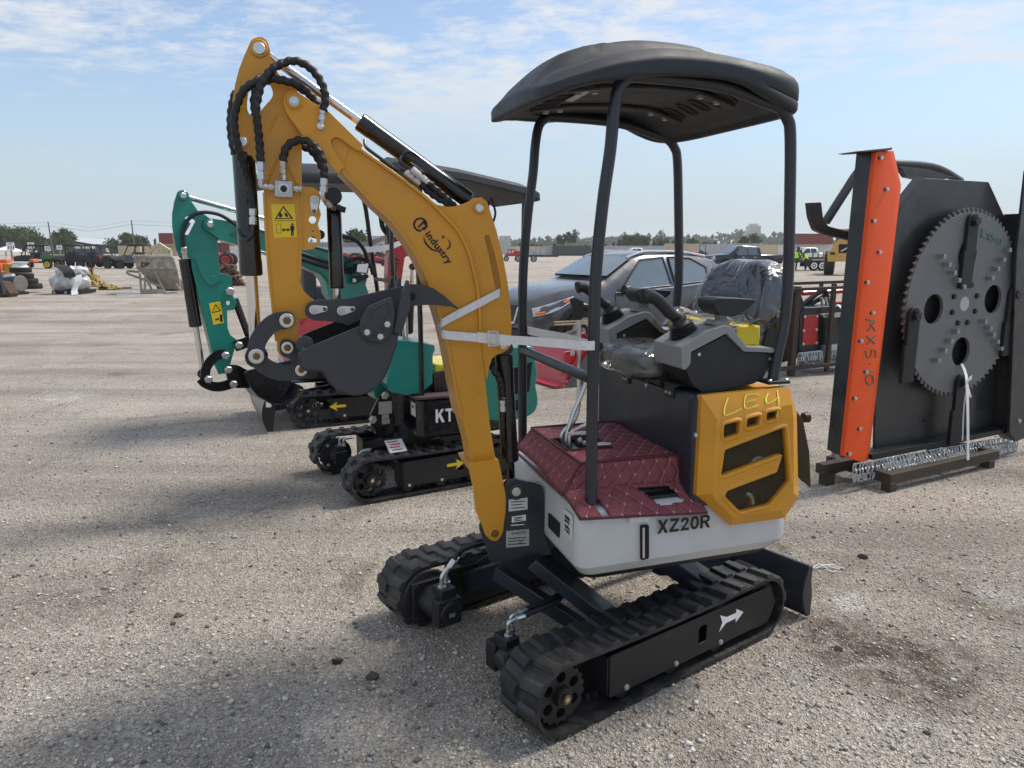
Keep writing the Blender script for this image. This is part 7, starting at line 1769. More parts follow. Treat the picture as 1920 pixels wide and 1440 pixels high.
# pines and cedars over the containers
for i, (u, y, h, w, k, lb) in enumerate(((1052, 200, 8.6, 4.0, 2, 'left of the two open-crowned pines above the dark container'), (1071, 200, 10.0, 5.6, 2, 'taller right pine of the pair above the dark container'), (1040, 205, 5.2, 2.6, 1, 'dark cedar at the foot of the pine pair'),
        (1174, 210, 9.2, 5.0, 0, 'leftmost of three round trees above the white pickup'), (1192, 208, 9.4, 5.2, 0, 'middle of three round trees above the white pickup'), (1208, 212, 8.6, 4.0, 0, 'rightmost of three round trees above the white pickup'),
        (1160, 205, 6.2, 3.0, 1, 'pointed cedar left of the three round trees'), (1150, 205, 5.6, 2.6, 1, 'small pointed cedar beside the grey containers'), (1135, 210, 5.0, 2.6, 1, 'small cedar next to the near canopy post'),
        (1240, 210, 7.6, 6.4, 0, 'spreading tree under the thin radio mast'), (1226, 205, 6.0, 2.8, 1, 'cedar between the round trees and the radio mast'), (1262, 212, 6.6, 3.0, 1, 'cedar just left of the far canopy post'),
        (1300, 205, 7.2, 4.4, 0, 'bushy tree just right of the far canopy post'), (1290, 210, 7.6, 2.6, 1, 'tall cedar against the far canopy post'), (1340, 215, 6.4, 3.2, 1, 'dark cedar above the cab of the black pickup'), (1322, 215, 5.6, 4.4, 0, 'low tree above the windscreen of the black pickup'), (1366, 215, 6.0, 3.0, 1, 'cedar above the bed of the black pickup'),
        (1395, 200, 8.2, 3.2, 0, 'slim tree left below the pale hotel tower'), (1413, 200, 9.0, 4.6, 0, 'tree directly below the pale hotel tower'), (975, 205, 5.4, 2.6, 1, 'cedar right of the pale grey stack, behind the canopy posts'), (1000, 210, 4.6, 3.6, 0, 'low tree behind the red buggy and trailer'), (1015, 205, 4.8, 2.0, 1, 'slim cedar behind the trailer of crates'),
        (1098, 215, 4.6, 3.0, 1, 'small cedar above the right end of the dark container'), (1085, 215, 4.2, 2.4, 1, 'small cedar above the middle of the dark container'), (1456, 215, 4.8, 3.6, 1, 'low cedar beside the near rear canopy post'), (668, 120, 7.6, 5.0, 0, 'bushy tree seen between the posts of the red excavator'))):
    tree(u, y, h*.61, w*.88, k, lb, 30+i, n=1100 if k == 0 else 800, leaf=.26, trunk=.28 if k != 2 else .45)

# far wooded rise and hotel, faded by haze
def ridge():
    rng = np.random.default_rng(11); m = MB(); n = 900
    pts = []
    for i in range(n):
        u = 560+rng.random()*1500; y = 620+rng.random()*80; prof = 3+5*max(0, sin((u-900)/700*pi))+6*math.exp(-((u-1390)/55)**2)
        x = ydepth(u, 467, y).x; r = 2.5+2.5*rng.random(); z = prof*rng.random()**.3
        pts.append((x, y, z+1.5, r))
    bv = [V((1, 0, 0)), V((-1, 0, 0)), V((0, 1, 0)), V((0, -1, 0)), V((0, 0, 1)), V((0, 0, -1))]; bf = [(0, 2, 4), (2, 1, 4), (1, 3, 4), (3, 0, 4), (2, 0, 5), (1, 2, 5), (3, 1, 5), (0, 3, 5)]
    for x, y, z, r in pts:
        for k in range(5):
            o = V((x+rng.normal()*r, y, z+rng.normal()*r*.5)); s = r*rng.uniform(.3, .6); m.add([o+b*s*rng.uniform(.7, 1.3) for b in bv], bf)
    o = m.build('treeline', LEAF[1], None, smooth=False, org=(0, 650, 0)); tag(o, 'far wooded rise along the horizon', 'treeline', kind='stuff')
ridge()
def hotel():
    y = 640; o = spot(1405, y); R_ = thing('hotel_tower', 'pale high-rise hotel on the horizon above the black pickup', 'building', o)
    W = mat('hotel_wall', (.50, .49, .48), .8, var=.06); k = y/FPX
    m = MB(); x0 = o.x
    m.abox(x0-.5*k, x0+19*k, y, y+12, 0, (467-425)*k+1.6); m.abox(x0+3*k, x0+15*k, y+1, y+10, (467-425)*k, (467-421)*k+1.6); wa = m.build('tower', W, R_)
    m = MB(); m.abox(x0-21*k, x0-.6*k, y+1, y+14, 0, (467-437)*k+1.6); m.abox(x0-21*k, x0-15*k, y, y+8, 0, (467-432)*k+1.6); wb_ = m.build('low_wing', W, R_)
    G_ = mat('hotel_glass', (.16, .18, .20), .3)
    wm = MB(); wm.abox(-.5*k*.9, .5*k*.9, -.15, 0, -.6, .6); me = wm.mesh('window', V((0, 0, 0))); me.materials.append(G_)
    for r in range(9):
        for c in range(7): inst('window', me, wa, Matrix.Translation((x0+(1.4+c*2.7)*k, y, 4+r*2.0)))
    for r in range(6):
        for c in range(7): inst('window', me, wb_, Matrix.Translation((x0-(19-c*2.7)*k, y+1, 3+r*2.0)))
hotel()

# ---- containers
def corr_mat(name, col): return mat(name, col, .55, var=.12, scale=2.5, dust=.08)
CT = {'tan': corr_mat('tan_container', (.48, .40, .27)), 'grey': corr_mat('grey_container', (.40, .42, .43)), 'dark': corr_mat('dark_green_container', (.035, .050, .045)), 'red': corr_mat('red_container', (.20, .035, .028)), 'white': corr_mat('white_container', (.62, .62, .60)), 'beige': corr_mat('beige_container', (.55, .46, .30))}
def container(u0, u1, y, vtop, vbot, col, label, group='shipping containers along the far edge'):
    a = spot(u0, y); b = spot(u1, y); zt = CAM.z+(HZ-vtop)*y/FPX; zb = max(0, CAM.z+(HZ-vbot)*y/FPX)
    R_ = thing('shipping_container', label, 'container', V(((a.x+b.x)/2, y, zb)), group)
    m = MB(); n = max(8, int((b.x-a.x)/.35)); pts = []
    for i in range(n+1):
        x = a.x+(b.x-a.x)*i/n; q = .06 if i % 2 else 0; pts += [(x, y+q), (x+(b.x-a.x)/n*.7, y+q)] if i < n else [(x, y+q)]
    poly = pts+[(b.x, y+2.4), (a.x, y+2.4)]
    m.prism([V((x, yy, zb+.12)) for x, yy in poly], V((0, 0, zt-zb-.24))); m.build('corrugated_side', CT[col], R_, smooth=False)
    m = MB(); m.abox(a.x-.03, b.x+.03, y-.02, y+2.43, zt-.14, zt); m.abox(a.x-.03, b.x+.03, y-.02, y+2.43, zb, zb+.14); m.abox(a.x-.05, a.x+.12, y-.03, y+2.43, zb, zt-.001); m.abox(b.x-.12, b.x+.05, y-.03, y+2.43, zb, zt-.001); m.build('corner_frame', CT[col], R_, smooth=False)
container(1037, 1109, 180, 461, 481, 'dark', 'long dark green shipping container beyond the open yard')
container(958, 1022, 185, 462, 480, 'beige', 'long beige container behind the red buggy'); container(1022, 1036, 182, 461, 480, 'grey', 'short pale container end-on beside the dark green one')
for i, (a, b) in enumerate(((1112, 1142), (1143, 1172), (1173, 1203), (1204, 1226), (1227, 1249))): container(a, b, 188, 461, 481, 'grey', ['grey container directly right of the dark green one', 'second grey container right of the dark green one', 'grey container behind the cab of the white pickup', 'grey container behind the bed of the white pickup', 'last grey container before the tan box'][i])
container(1250, 1309, 165, 457, 482, 'tan', 'tan container with a dark opening behind the far canopy post'); container(1311, 1352, 175, 458, 482, 'grey', 'grey corrugated container behind the nose of the black pickup'); container(1353, 1428, 178, 457, 480, 'grey', 'long grey container behind the bed of the black pickup')
container(1429, 1458, 172, 459, 485, 'beige', 'beige container just left of the near rear post'); container(1459, 1480, 172, 459, 485, 'white', 'pale container touching the near rear post')
container(1484, 1560, 150, 439, 458, 'red', 'red container stacked above the others beyond the people'); container(1484, 1560, 151, 458.5, 484, 'white', 'pale container under the stacked red container')
container(560, 730, 170, 462, 480, 'beige', 'long beige container seen under the yellow boom'); container(300, 325, 120, 438, 458, 'red', 'red container stacked high behind the concrete hopper', ); container(300, 332, 121, 458.5, 480, 'tan', 'tan container under the stacked red one behind the hopper')
container(222, 262, 118, 461, 482, 'tan', 'tan container seen through the cab of the grey utility vehicle'); container(264, 298, 119, 460, 482, 'beige', 'beige container behind the bed of the grey utility vehicle')
container(430, 470, 100, 462, 484, 'white', 'white box behind the brown log pile'); container(402, 428, 102, 455, 486, 'red', 'red box trailer left of the white box behind the logs')
m = MB(); y = 230; a = spot(672, y); b = spot(730, y); k = y/FPX
for nm, (u0, u1, v0) in {'l': (672, 731, 443), 'r': (936, 958, 443)}.items():
    a = spot(u0, y); b = spot(u1, y); R_ = thing('frame_stack', 'pale grey panel stack above the beige container ' + ('left of the red boom' if nm == 'l' else 'right of the yellow boom'), 'panel stack', V(((a.x+b.x)/2, y, 0)))
    n = 7 if nm == 'l' else 3
    for i in range(n):
        x0 = a.x+(b.x-a.x)*i/n; x1 = a.x+(b.x-a.x)*(i+.92)/n; m = MB(); m.abox(x0, x1, y, y+2, 0, CAM.z+(HZ-v0)*k); m.build('panel', CT['grey'], R_)

# ---- trucks, trailer, loader, people
p = spot(1316, 58); build_pickup(V((14.7, 56.3, 0)), 14, mat('black_truck_paint', (.012, .012, .014), .25, coat=.6, var=.1), 'black crew-cab pickup truck parked beyond the wrapped seat', .98)
p = spot(1160, 120); build_pickup(V((p.x, 120, 0)), 8, WHITE, 'white pickup truck in front of the far grey containers', .95, mat('truck_glass', (.05, .06, .07), .1))
p = spot(1478, 92); build_pickup(V((p.x-1, 90, 0)), 10, mat('white_van_paint', (.70, .71, .72), .3), 'white pickup truck behind the two people in yellow', .95, mat('truck_glass_b', (.05, .06, .07), .1))
def loader():
    y = 46; o = spot(1573, y); k = y/FPX
    R_ = thing('wheel_loader', 'yellow wheel loader seen from behind under the saw deck bracket', 'loader', o)
    YL = mat('loader_yellow', (.58, .33, .08), .5, var=.12, dust=.15)
    X_ = lambda u: (u-960)*k; Zv = lambda v: CAM.z+(HZ-v)*k
    m = MB(); m.prism([V((X_(u), y, Zv(v))) for u, v in fillet([(1548, 472), (1556, 455), (1562, 448), (1588, 450), (1594, 458), (1594, 476), (1605, 474), (1604, 489), (1545, 490), (1544, 472)], 1.5)], V((0, 1.6, 0))); m.build('counterweight', YL, R_, bevel=.05)
    m = MB(); m.prism([V((X_(u), y-.03, Zv(v))) for u, v in fillet([(1562, 458), (1589, 458), (1588, 474), (1563, 474)], 1.5)], V((0, .1, 0))); gr_ = m.build('radiator_grille', DARK, R_)
    m = MB(); m.tube([V((X_(1567), y-.06, Zv(471))), V((X_(1583), y-.06, Zv(461)))], .05, 6); m.build('grille_bar', GALV, gr_)
    for a, b in ((1549, 1557), (1592, 1600)): m = MB(); m.abox(X_(a), X_(b), y-.04, y+.1, Zv(477), Zv(473)); m.build('tail_lamp', DARK, R_)
    m = MB(); m.abox(X_(1556), X_(1592), y+2.0, y+3.6, Zv(458), Zv(432)); m.build('cab', mat('cab_dark', (.04, .04, .045), .3), R_, bevel=.08); m = MB(); m.abox(X_(1554), X_(1594), y+1.9, y+3.7, Zv(432), Zv(429)); m.build('cab_roof', YL, R_, bevel=.04)
    for u in (1548, 1597):
        for dy in (.3, 3.4): wheel(R_, V((X_(u), y+dy+.5, .74)), V((1, 0, 0)), .74, .55, YL)
    R_.rotation_euler = (0, 0, -math.atan(613/FPX))
loader()
def person(u, y, h, label, seed, bend, face):
    o = spot(u, y); rnd = random.Random(seed); R_ = None
    me = bpy.data.meshes.new('person'); s = h/1.78
    hip = V((0, 0, .92)); ch = V((.30*bend*face, 0, 1.28-.10*bend)); nk = V((.48*bend*face, 0, 1.48-.20*bend)); hd = V((.56*bend*face, -.01, 1.64-.26*bend))
    pts = [(hip, .15, .12), (ch, .17, .12), (nk, .07, .07), (hd, .095, .105), (hd+V((0.01, 0, .08)), .085, .095)]
    ed = [(0, 1), (1, 2), (2, 3), (3, 4)]
    for sg in (-1, 1):
        b0 = len(pts); pts += [(V((.02, .10*sg, .86)), .095, .095), (V((.05*face*(1 if sg > 0 else -1), .11*sg, .48)), .065, .07), (V((-.02+.10*sg*.5, .11*sg, .09)), .05, .055), (V((.12*face+.05*sg, .11*sg, .035)), .045, .035)]
        ed += [(0, b0), (b0, b0+1), (b0+1, b0+2), (b0+2, b0+3)]
        b0 = len(pts); pts += [(ch+V((.06*bend*face, .20*sg, .14)), .065, .065), (ch+V((.10*bend*face, .26*sg, -.14)), .045, .05), (ch+V((.24*face, .22*sg, -.36+.05*sg)), .035, .035), (ch+V((.30*face, .20*sg, -.44+.05*sg)), .03, .03)]
        ed += [(1, b0), (b0, b0+1), (b0+1, b0+2), (b0+2, b0+3)]
    me.from_pydata([tuple(p[0]*s) for p in pts], ed, [])
    ob = bpy.data.objects.new('person', me); COL.objects.link(ob); ob.location = o; ORG[ob.name] = o
    md = ob.modifiers.new('skin', 'SKIN'); md.use_smooth_shade = True
    for i, v_ in enumerate(me.skin_vertices[0].data): v_.radius = (pts[i][1]*s, pts[i][2]*s); v_.use_root = (i == 0)
    ob.modifiers.new('sub', 'SUBSURF').levels = 1; ob.modifiers[-1].render_levels = 1
    me.materials.append(mat('person_body%d' % seed, (.030, .030, .034), .8)); tag(ob, label, 'person')
    HV = mat('hi_vis%d' % seed, (.55, .95, .03), .7, var=.1); m = MB()
    ring = lambda c, a, b: [o+(c+V((cos(t)*a, sin(t)*b, 0)))*s for t in [2*pi*i/16 for i in range(16)]]
    m.loft([ring(hip+V((0, 0, .02)), .165, .20), ring((hip+ch)/2, .165, .21), ring(ch+V((0, 0, .05)), .175, .24), ring(nk+V((0, 0, -.03)), .09, .14)]); m.build('hi_vis_vest', HV, ob)
    m = MB(); m.lathe(o+(hd+V((0, 0, .02)))*s, V((0, 0, 1)), [(0, .112*s), (.05*s, .112*s), (.11*s, .08*s), (.13*s, .02)], 14); m.build('cap', BLACKM, ob)
    m = MB(); m.lathe(o+(hd+V((.055*face, 0, -.02)))*s, V((0, 0, 1)), [(-.07*s, .03*s), (-.04*s, .065*s), (.03*s, .07*s)], 12); m.build('face', mat('skin%d' % seed, (.35, .20, .14), .6), ob)
person(1495, 55, 1.80, 'standing person in bright yellow-green top by the trailer', 1, .15, 1); person(1513, 55, 1.74, 'person in yellow-green top bending over the trailer', 2, .8, -1)
def trailer():
    y = 56; k = y/FPX; X_ = lambda u: (u-960)*k; R_ = thing('flat_trailer', 'black tandem-axle flat trailer with white wheels beside the loader', 'trailer', V((X_(1525), y, 0)))
    m = MB(); m.abox(X_(1502), X_(1552), y, y+2.0, .62, .80); m.abox(X_(1502), X_(1552), y+.9, y+1.0, .3, .62); m.build('deck', BLACKM, R_, bevel=.02)
    m = MB(); m.abox(X_(1514), X_(1548), y-.1, y-.02, .78, .86); m.build('fender', GALV, R_)
    for u in (1518, 1533): wheel(R_, V((X_(u), y-.05, .38)), V((0, 1, 0)), .38, .22, WHITE)
    for u in (1520, 1530, 1540): m = MB(); beam(m, V((X_(u), y+.5, .85)), V((X_(u+8), y+1.2, 1.3)), .12, .12); m.build('load_bar', BROWNST, R_)
    m = MB(); m.abox(X_(1515), X_(1545), y+.3, y+1.6, .82, 1.0); m.build('load_frame', mat('dull_load', (.09, .07, .06), .7, var=.3), R_)
trailer()
def trailer2():
    y = 95; k = y/FPX; X_ = lambda u: (u-960)*k; R_ = thing('crate_trailer', 'low black trailer carrying pale crates in the open yard', 'trailer', V((X_(1015), y, 0)))
    m = MB(); m.abox(X_(975), X_(1046), y, y+2, .62, .85); m.build('deck', BLACKM, R_)
    for u in (972, 1000): wheel(R_, V((X_(u), y-.1, .42)), V((0, 1, 0)), .42, .25)
    for a, b in ((992, 1002), (1003, 1012), (1013, 1022)): m = MB(); m.abox(X_(a), X_(b-.4), y+.2, y+1.6, .86, 1.65); m.build('crate', CT['grey'], R_); 
    B_ = thing('red_buggy', 'red open buggy with black roll cage beside the crate trailer', 'buggy', V((X_(960), y+4, 0)))
    m = MB(); m.prism([V((X_(u), y+4, CAM.z+(HZ-v)*(y+4)/FPX)) for u, v in ((944, 480), (950, 474), (962, 474), (966, 470), (976, 470), (977, 480))], V((0, 1.5, 0))); m.build('body', RED, B_, bevel=.08)
    for q in ((950, 474, 953, 468), (953, 468, 966, 468), (966, 468, 968, 474), (958, 474, 959, 468)):
        m = MB(); m.tube([V((X_(q[0]), y+4, CAM.z+(HZ-q[1])*(y+4)/FPX)), V((X_(q[2]), y+4, CAM.z+(HZ-q[3])*(y+4)/FPX))], .06, 6); m.build('roll_bar', BLACKM, B_)
    for u in (949, 970): wheel(B_, V((X_(u), y+3.9, .36)), V((0, 1, 0)), .36, .25)
trailer2()

# ---- utility vehicles at the left
def utv(u0, u1, y, body, label, face, rim=None, doors=False, bed=None):
    k = y/FPX; X0, X1 = (u0-960)*k, (u1-960)*k; L_ = X1-X0; f = 1 if face > 0 else -1
    def P(t, yy, z): return V((X0+L_*(t if f < 0 else 1-t), y+yy, z))     # t=0 front
    R_ = thing('utility_vehicle', label, 'utility vehicle', V(((X0+X1)/2, y, 0)), 'utility vehicles parked in a row')
    m = MB(); m.prism([P(t, 0, z) for t, z in ((.0, .62), (.0, .85), (.06, 1.0), (.27, 1.12), (.30, .62), (.70, .62), (.71, 1.05), (1, 1.05), (1, .70), (.95, .72), (.84, .74), (.72, .46), (.28, .46), (.15, .74), (.04, .66))], V((0, 1.5, 0))); m.build('body', body, R_, bevel=.05)
    m = MB(); m.prism([P(t, -.02, z) for t, z in ((.70, .78), (.99, .78), (.99, 1.12), (.70, 1.12))], V((0, 1.54, 0))); m.build('cargo_bed', bed or body, R_, bevel=.03)
    cage = MB()
    for yy in (.05, 1.45):
        cage.tube([P(.24, yy, 1.08), P(.36, yy, 1.86), P(.70, yy, 1.90), P(.72, yy, 1.0)], .045, 6); cage.tube([P(.53, yy, 1.88), P(.53, yy, .7)], .04, 6)
    for t, z in ((.36, 1.86), (.70, 1.90), (.53, 1.88)): cage.tube([P(t, .05, z), P(t, 1.45, z)], .04, 6)
    cage.build('roll_cage', BLACKM, R_)
    m = MB(); m.prism([P(t, 0, z) for t, z in ((.33, 1.88), (.73, 1.92), (.73, 1.98), (.36, 1.96))], V((0, 1.5, 0))); m.build('roof', BLACKM if not rim else DGREY, R_, bevel=.02)
    for t in (.42, .58):
        m = MB(); m.prism([P(t, .15, .75), P(t+.10, .15, .75), P(t+.12, .15, 1.35), P(t+.08, .15, 1.35), P(t+.06, .15, .9), P(t, .15, .88)], V((0, 1.2, 0))); m.build('seat', SEATM, R_, bevel=.03)
    if doors:
        for t in (.34, .54): m = MB(); m.prism([P(t, -.03, .5), P(t+.17, -.03, .5), P(t+.17, -.03, 1.1), P(t, -.03, 1.1)], V((0, .04, 0))); m.build('door', body, R_, bevel=.02)
    m = MB(); m.tube([P(.36, .5, 1.0), P(.41, .5, 1.22)], .03, 6); m.lathe(P(.415, .5, 1.23), V((f*.5, 0, 1)), [(0, .17), (.03, .18), (.04, .15)], 14); m.build('steering_wheel', BLACKM, R_)
    for t in (.15, .84):
        for yy in (.05, 1.45): wheel(R_, P(t, yy-.06 if yy < 1 else yy, .35), V((0, 1, 0)), .35, .26, rim or DGREY)
GRN = mat('tractor_green', (.03, .13, .03), .4); YRIM = mat('yellow_rim', (.75, .50, .02), .4)
utv(33, 114, 62, BLACKM, 'green and black utility vehicle with yellow wheels near the number signs', -1, YRIM, bed=GRN)
utv(112, 192, 66, BLACKM, 'plain black utility vehicle behind the red-striped one', 1, None, True); utv(150, 222, 62, BLACKM, 'black four-door utility vehicle with red stripe', 1, None, True)
st_ = MB(); k = 62/FPX; st_.abox((194-960)*k, (208-960)*k, 61.9, 61.95, 1.0, 1.12); so2 = st_.build('red_stripe', RED, bpy.data.objects.get('utility_vehicle.002')) if bpy.data.objects.get('utility_vehicle.002') else None
utv(224, 300, 62, mat('grey_utv', (.10, .105, .11), .45), 'grey utility vehicle left of the concrete hopper', -1)
# signs on posts
def sign(u0, u1, v0, v1, y, txt, label):
    k = y/FPX; X_ = lambda u: (u-960)*k; Zv = lambda v: CAM.z+(HZ-v)*k
    R_ = thing('lane_sign', label, 'sign', V((X_((u0+u1)/2), y, 0)), 'numbered lane signs on posts'); m = MB(); m.abox(X_(u0), X_(u1), y, y+.03, Zv(v1), Zv(v0)); pn = m.build('panel', WHITE, R_)
    m = MB(); m.abox(X_((u0+u1)/2)-.05, X_((u0+u1)/2)+.05, y+.035, y+.12, 0, Zv(v0)-.05); m.build('post', mat('post_wood', (.30, .22, .13), .8), R_)
    if txt: lettering(txt, V((X_(u0+2), y-.006, Zv(v1-2.2))), (1, 0, 0), (0, 0, 1), (v1-v0)*.38*k, INK, pn, bold=.05, width=(u1-u0-4)*k)
    m = MB(); m.abox(X_(u0+4), X_(u1-4), y-.004, y-.001, Zv(v0+3.4), Zv(v0+2.2)); m.build('small_print', INK, pn)
sign(28, 42.5, 454.8, 468.8, 58, '111', 'white sign numbered 111, nearest the white tent'); sign(67, 79, 455, 466, 66, '112', 'white sign numbered 112 above the green utility vehicle'); sign(98, 109, 458.5, 470, 72, '113', 'white sign numbered 113 below the gable roof'); sign(120, 130, 460, 468, 80, '114', 'white sign numbered 114, partly behind a black roof'); sign(211, 217, 465, 472, 90, '', 'small blank-looking white sign left of the grey utility vehicle')
# tent
def tent():
    y = 75; k = y/FPX; X_ = lambda u: (u-960)*k; Zv = lambda v: CAM.z+(HZ-v)*k; R_ = thing('canopy_tent', 'white peaked canopy tent at the far left', 'tent', V((X_(18), y, 0)))
    W_ = mat('tent_fabric', (.8, .8, .8), .8); m = MB(); a = [V((X_(3), y, Zv(469))), V((X_(35), y, Zv(469))), V((X_(35), y+1.7, Zv(469))), V((X_(3), y+1.7, Zv(469)))]; t = V((X_(19), y+.85, Zv(461))); m.add(a+[t], [(0, 1, 4), (1, 2, 4), (2, 3, 4), (3, 0, 4)]); m.prism([V((X_(3), y-.01, Zv(469))), V((X_(35), y-.01, Zv(469))), V((X_(35), y-.01, Zv(472))), V((X_(3), y-.01, Zv(472)))], V((0, 1.7, 0))); m.build('roof', W_, R_, smooth=False)
    for u in (4, 34):
        for dy in (0.05, 1.65): m = MB(); m.cyl(V((X_(u), y+dy, 0)), V((X_(u), y+dy, Zv(470))), .03, n=8); m.build('leg', GALV, R_)
tent()
def barn():
    y = 235; k = y/FPX; X_ = lambda u: (u-960)*k; Zv = lambda v: CAM.z+(HZ-v)*k; R_ = thing('metal_barn', 'long metal barn with dark gable and pale roof behind the utility vehicles', 'building', V((X_(135), y, 0)))
    D_ = mat('barn_dark', (.05, .062, .058), .6); m = MB(); m.prism([V((X_(u), y, Zv(v))) for u, v in ((84, 480), (84, 454), (116, 446.5), (162, 457), (162, 480))], V((0, 25, 0))); m.build('gable_wall', D_, R_, smooth=False)
    m = MB(); m.add([V((X_(82), y-.4, Zv(454))), V((X_(116), y-.4, Zv(445.8))), V((X_(116), y+26, Zv(445.8))), V((X_(82), y+26, Zv(454)))], [(0, 1, 2, 3)]); m.add([V((X_(116), y-.4, Zv(445.8))), V((X_(190), y-.4, Zv(458))), V((X_(190), y+26, Zv(458))), V((X_(116), y+26, Zv(445.8)))], [(0, 1, 2, 3)]); m.build('roof', mat('barn_roof', (.55, .57, .56), .4, metal=.3), R_, smooth=False)
    m = MB(); m.abox(X_(120), X_(188), y-.5, y+1, Zv(466), Zv(459)); m.build('fascia', CT['white'], R_)
barn()
# poles with wires
def pole(u, vt, y, lean, label):
    k = y/FPX; b = spot(u, y); t = V((b.x+lean, y, CAM.z+(HZ-vt)*k)); R_ = thing('utility_pole', label, 'pole', b, 'utility poles'); m = MB(); m.tube([b, t], [.17, .11], 8); m.build('shaft', mat('pole_wood', (.13, .11, .10), .8), R_)
    return t
t1 = pole(99, 418, 150, -.35, 'leaning utility pole left of the gable roof'); t2 = pole(253, 415, 150, -.2, 'utility pole above the grey utility vehicle')
pole(1027, 444, 210, 0, 'short utility pole above the beige container')
m = MB(); 
for dx, dz in ((-.8, -.8), (.0, -.1), (.8, -.8)): m.tube([t1+V((-40, 0, dz+.6)), t1+V((-15, 0, dz-.5)), t1+V((dx*.3, 0, dz)), (t1+t2)/2+V((0, 0, dz-1.2)), t2+V((dx*.3, 0, dz)), t2+V((15, 0, dz-.7)), t2+V((42, 0, dz))], .013, 4)
o = m.build('overhead_wires', BLACKM, None); tag(o, 'thin overhead wires strung between the two left poles', 'wires')
R_ = thing('radio_mast', 'thin lattice radio mast on the horizon above the containers', 'mast', spot(1242, 300)); m = MB(); k = 300/FPX
for dx in (-.4, .4): m.tube([spot(1242, 300)+V((dx, 0, 0)), spot(1242, 300)+V((dx*.2, 0, (HZ-431)*k+1.6))], .10, 5)
m.build('lattice', GALV, R_)

# ---- left foreground clutter
def hopper():
    y = 27.5; k = y/FPX; X_ = lambda u: (u-960)*k; Zv = lambda v: CAM.z+(HZ-v)*k
    HP = mat('cement_crusted_steel', (.27, .245, .195), .8, var=.30, scale=5, bump=.4, bscale=40); HC = mat('crusted_rim', (.33, .30, .25), .85, var=.55, scale=7, bump=.6, bscale=30)
    R_ = thing('concrete_hopper', 'dirty beige concrete hopper on legs with DP painted on it', 'hopper', V((X_(305), y, 0)))
    def ring(u0, u1, v, d0, d1): return [V((X_(u0), y+d0, Zv(v))), V((X_(u1), y+d0, Zv(v))), V((X_(u1), y+d1, Zv(v))), V((X_(u0), y+d1, Zv(v)))]
    m = MB(); m.loft([ring(266, 330, 477.5, -.75, .75), ring(266, 330, 481.5, -.75, .75), ring(267.5, 333, 482, -.72, .72), ring(271, 337, 503, -.68, .68)]); tb = m.build('tub_box', HC, R_, smooth=False, bevel=.02)
    m = MB(); m.loft([ring(272, 337, 503.2, -.66, .66), ring(300, 340, 536, -.30, .30), ring(303, 340, 541, -.25, .25)]); m.build('funnel', HP, R_, smooth=False, bevel=.02)
    m = MB(); m.abox(X_(266), X_(330), y-.80, y-.751, Zv(482), Zv(477.5)); m.build('rim_bar', HC, R_, bevel=.01)
    lettering('DP', V((X_(278.5), y-.725, Zv(498))), (1, 0, .02), (0, 0, 1), .15, INK, tb, bold=.05)
    for a, b, c, d in ((275, 510, 275, 546), (284, 508, 280, 546), (298, 504, 314, 545), (286, 520, 292, 540), (333, 530, 342, 544)):
        m = MB(); m.tube([V((X_(a), y-.6, Zv(b))), V((X_(c), y-.6, max(.03, Zv(d))))], .045, 6); m.build('leg', HP, R_)
    m = MB(); m.tube(crv([V((X_(274), y-.5, Zv(508))), V((X_(257), y-.5, Zv(506))), V((X_(256), y-.5, Zv(511))), V((X_(275), y-.55, Zv(519))), V((X_(312), y-.6, Zv(536)))], 4), .045, 6); m.build('handle_frame', HP, R_)
    m = MB(); m.tube([V((X_(274), y-.6, .04)), V((X_(316), y-.6, .04))], .05, 6); m.tube([V((X_(276), y-.6, Zv(541))), V((X_(312), y-.6, Zv(541)))], .05, 6); m.build('base_rail', HP, R_)
    R_.rotation_euler = (0, 0, .40)
    # skeletal pale top frame behind
    F_ = thing('pale_chute', 'pale timber chute frame rising behind the concrete hopper', 'chute', V((X_(308), y+6, 0))); k2 = (y+6)/FPX
    m = MB(); PB = mat('pale_boards', (.55, .48, .33), .8, var=.2)
    for q in ((284, 477, 310, 457), (310, 457, 330, 470), (300, 478, 310, 470), (310, 470, 326, 478), (303, 476, 300, 466), (309, 476, 308, 460), (316, 478, 315, 461), (322, 478, 321, 465), (284, 477, 284, 540), (330, 470, 330, 540)):
        m.tube([V(((q[0]-960)*k2, y+6, max(0, CAM.z+(HZ-q[1])*k2))), V(((q[2]-960)*k2, y+6, max(0, CAM.z+(HZ-q[3])*k2)))], .07, 5)
    m.build('frame', PB, F_)
    m = MB(); m.loft([[V((X_(260), y+1.2, Zv(512))), V((X_(283), y+1.2, Zv(512))), V((X_(283), y+2.4, Zv(512))), V((X_(260), y+2.4, Zv(512)))], [V((X_(266), y+1.4, .02)), V((X_(306), y+1.4, .02)), V((X_(306), y+2.2, .02)), V((X_(266), y+2.2, .02))]]); o = m.build('dark_tub', mat('dark_blue_tub', (.03, .035, .05), .5), None, bevel=.03); tag(o, 'dark blue tapered tub on the ground behind the hopper', 'tub')
    m = MB(); m.add([V((X_(232), y-.5, .004)), V((X_(262), y-1.4, .004)), V((X_(330), y-.9, .004)), V((X_(300), y+1.0, .004)), V((X_(250), y+.8, .004))], [(0, 1, 2, 3, 4)]); o = m.build('spilled_cement', mat('cement_dust', (.62, .61, .58), .9, var=.15), None, smooth=False); struct(o)
hopper()
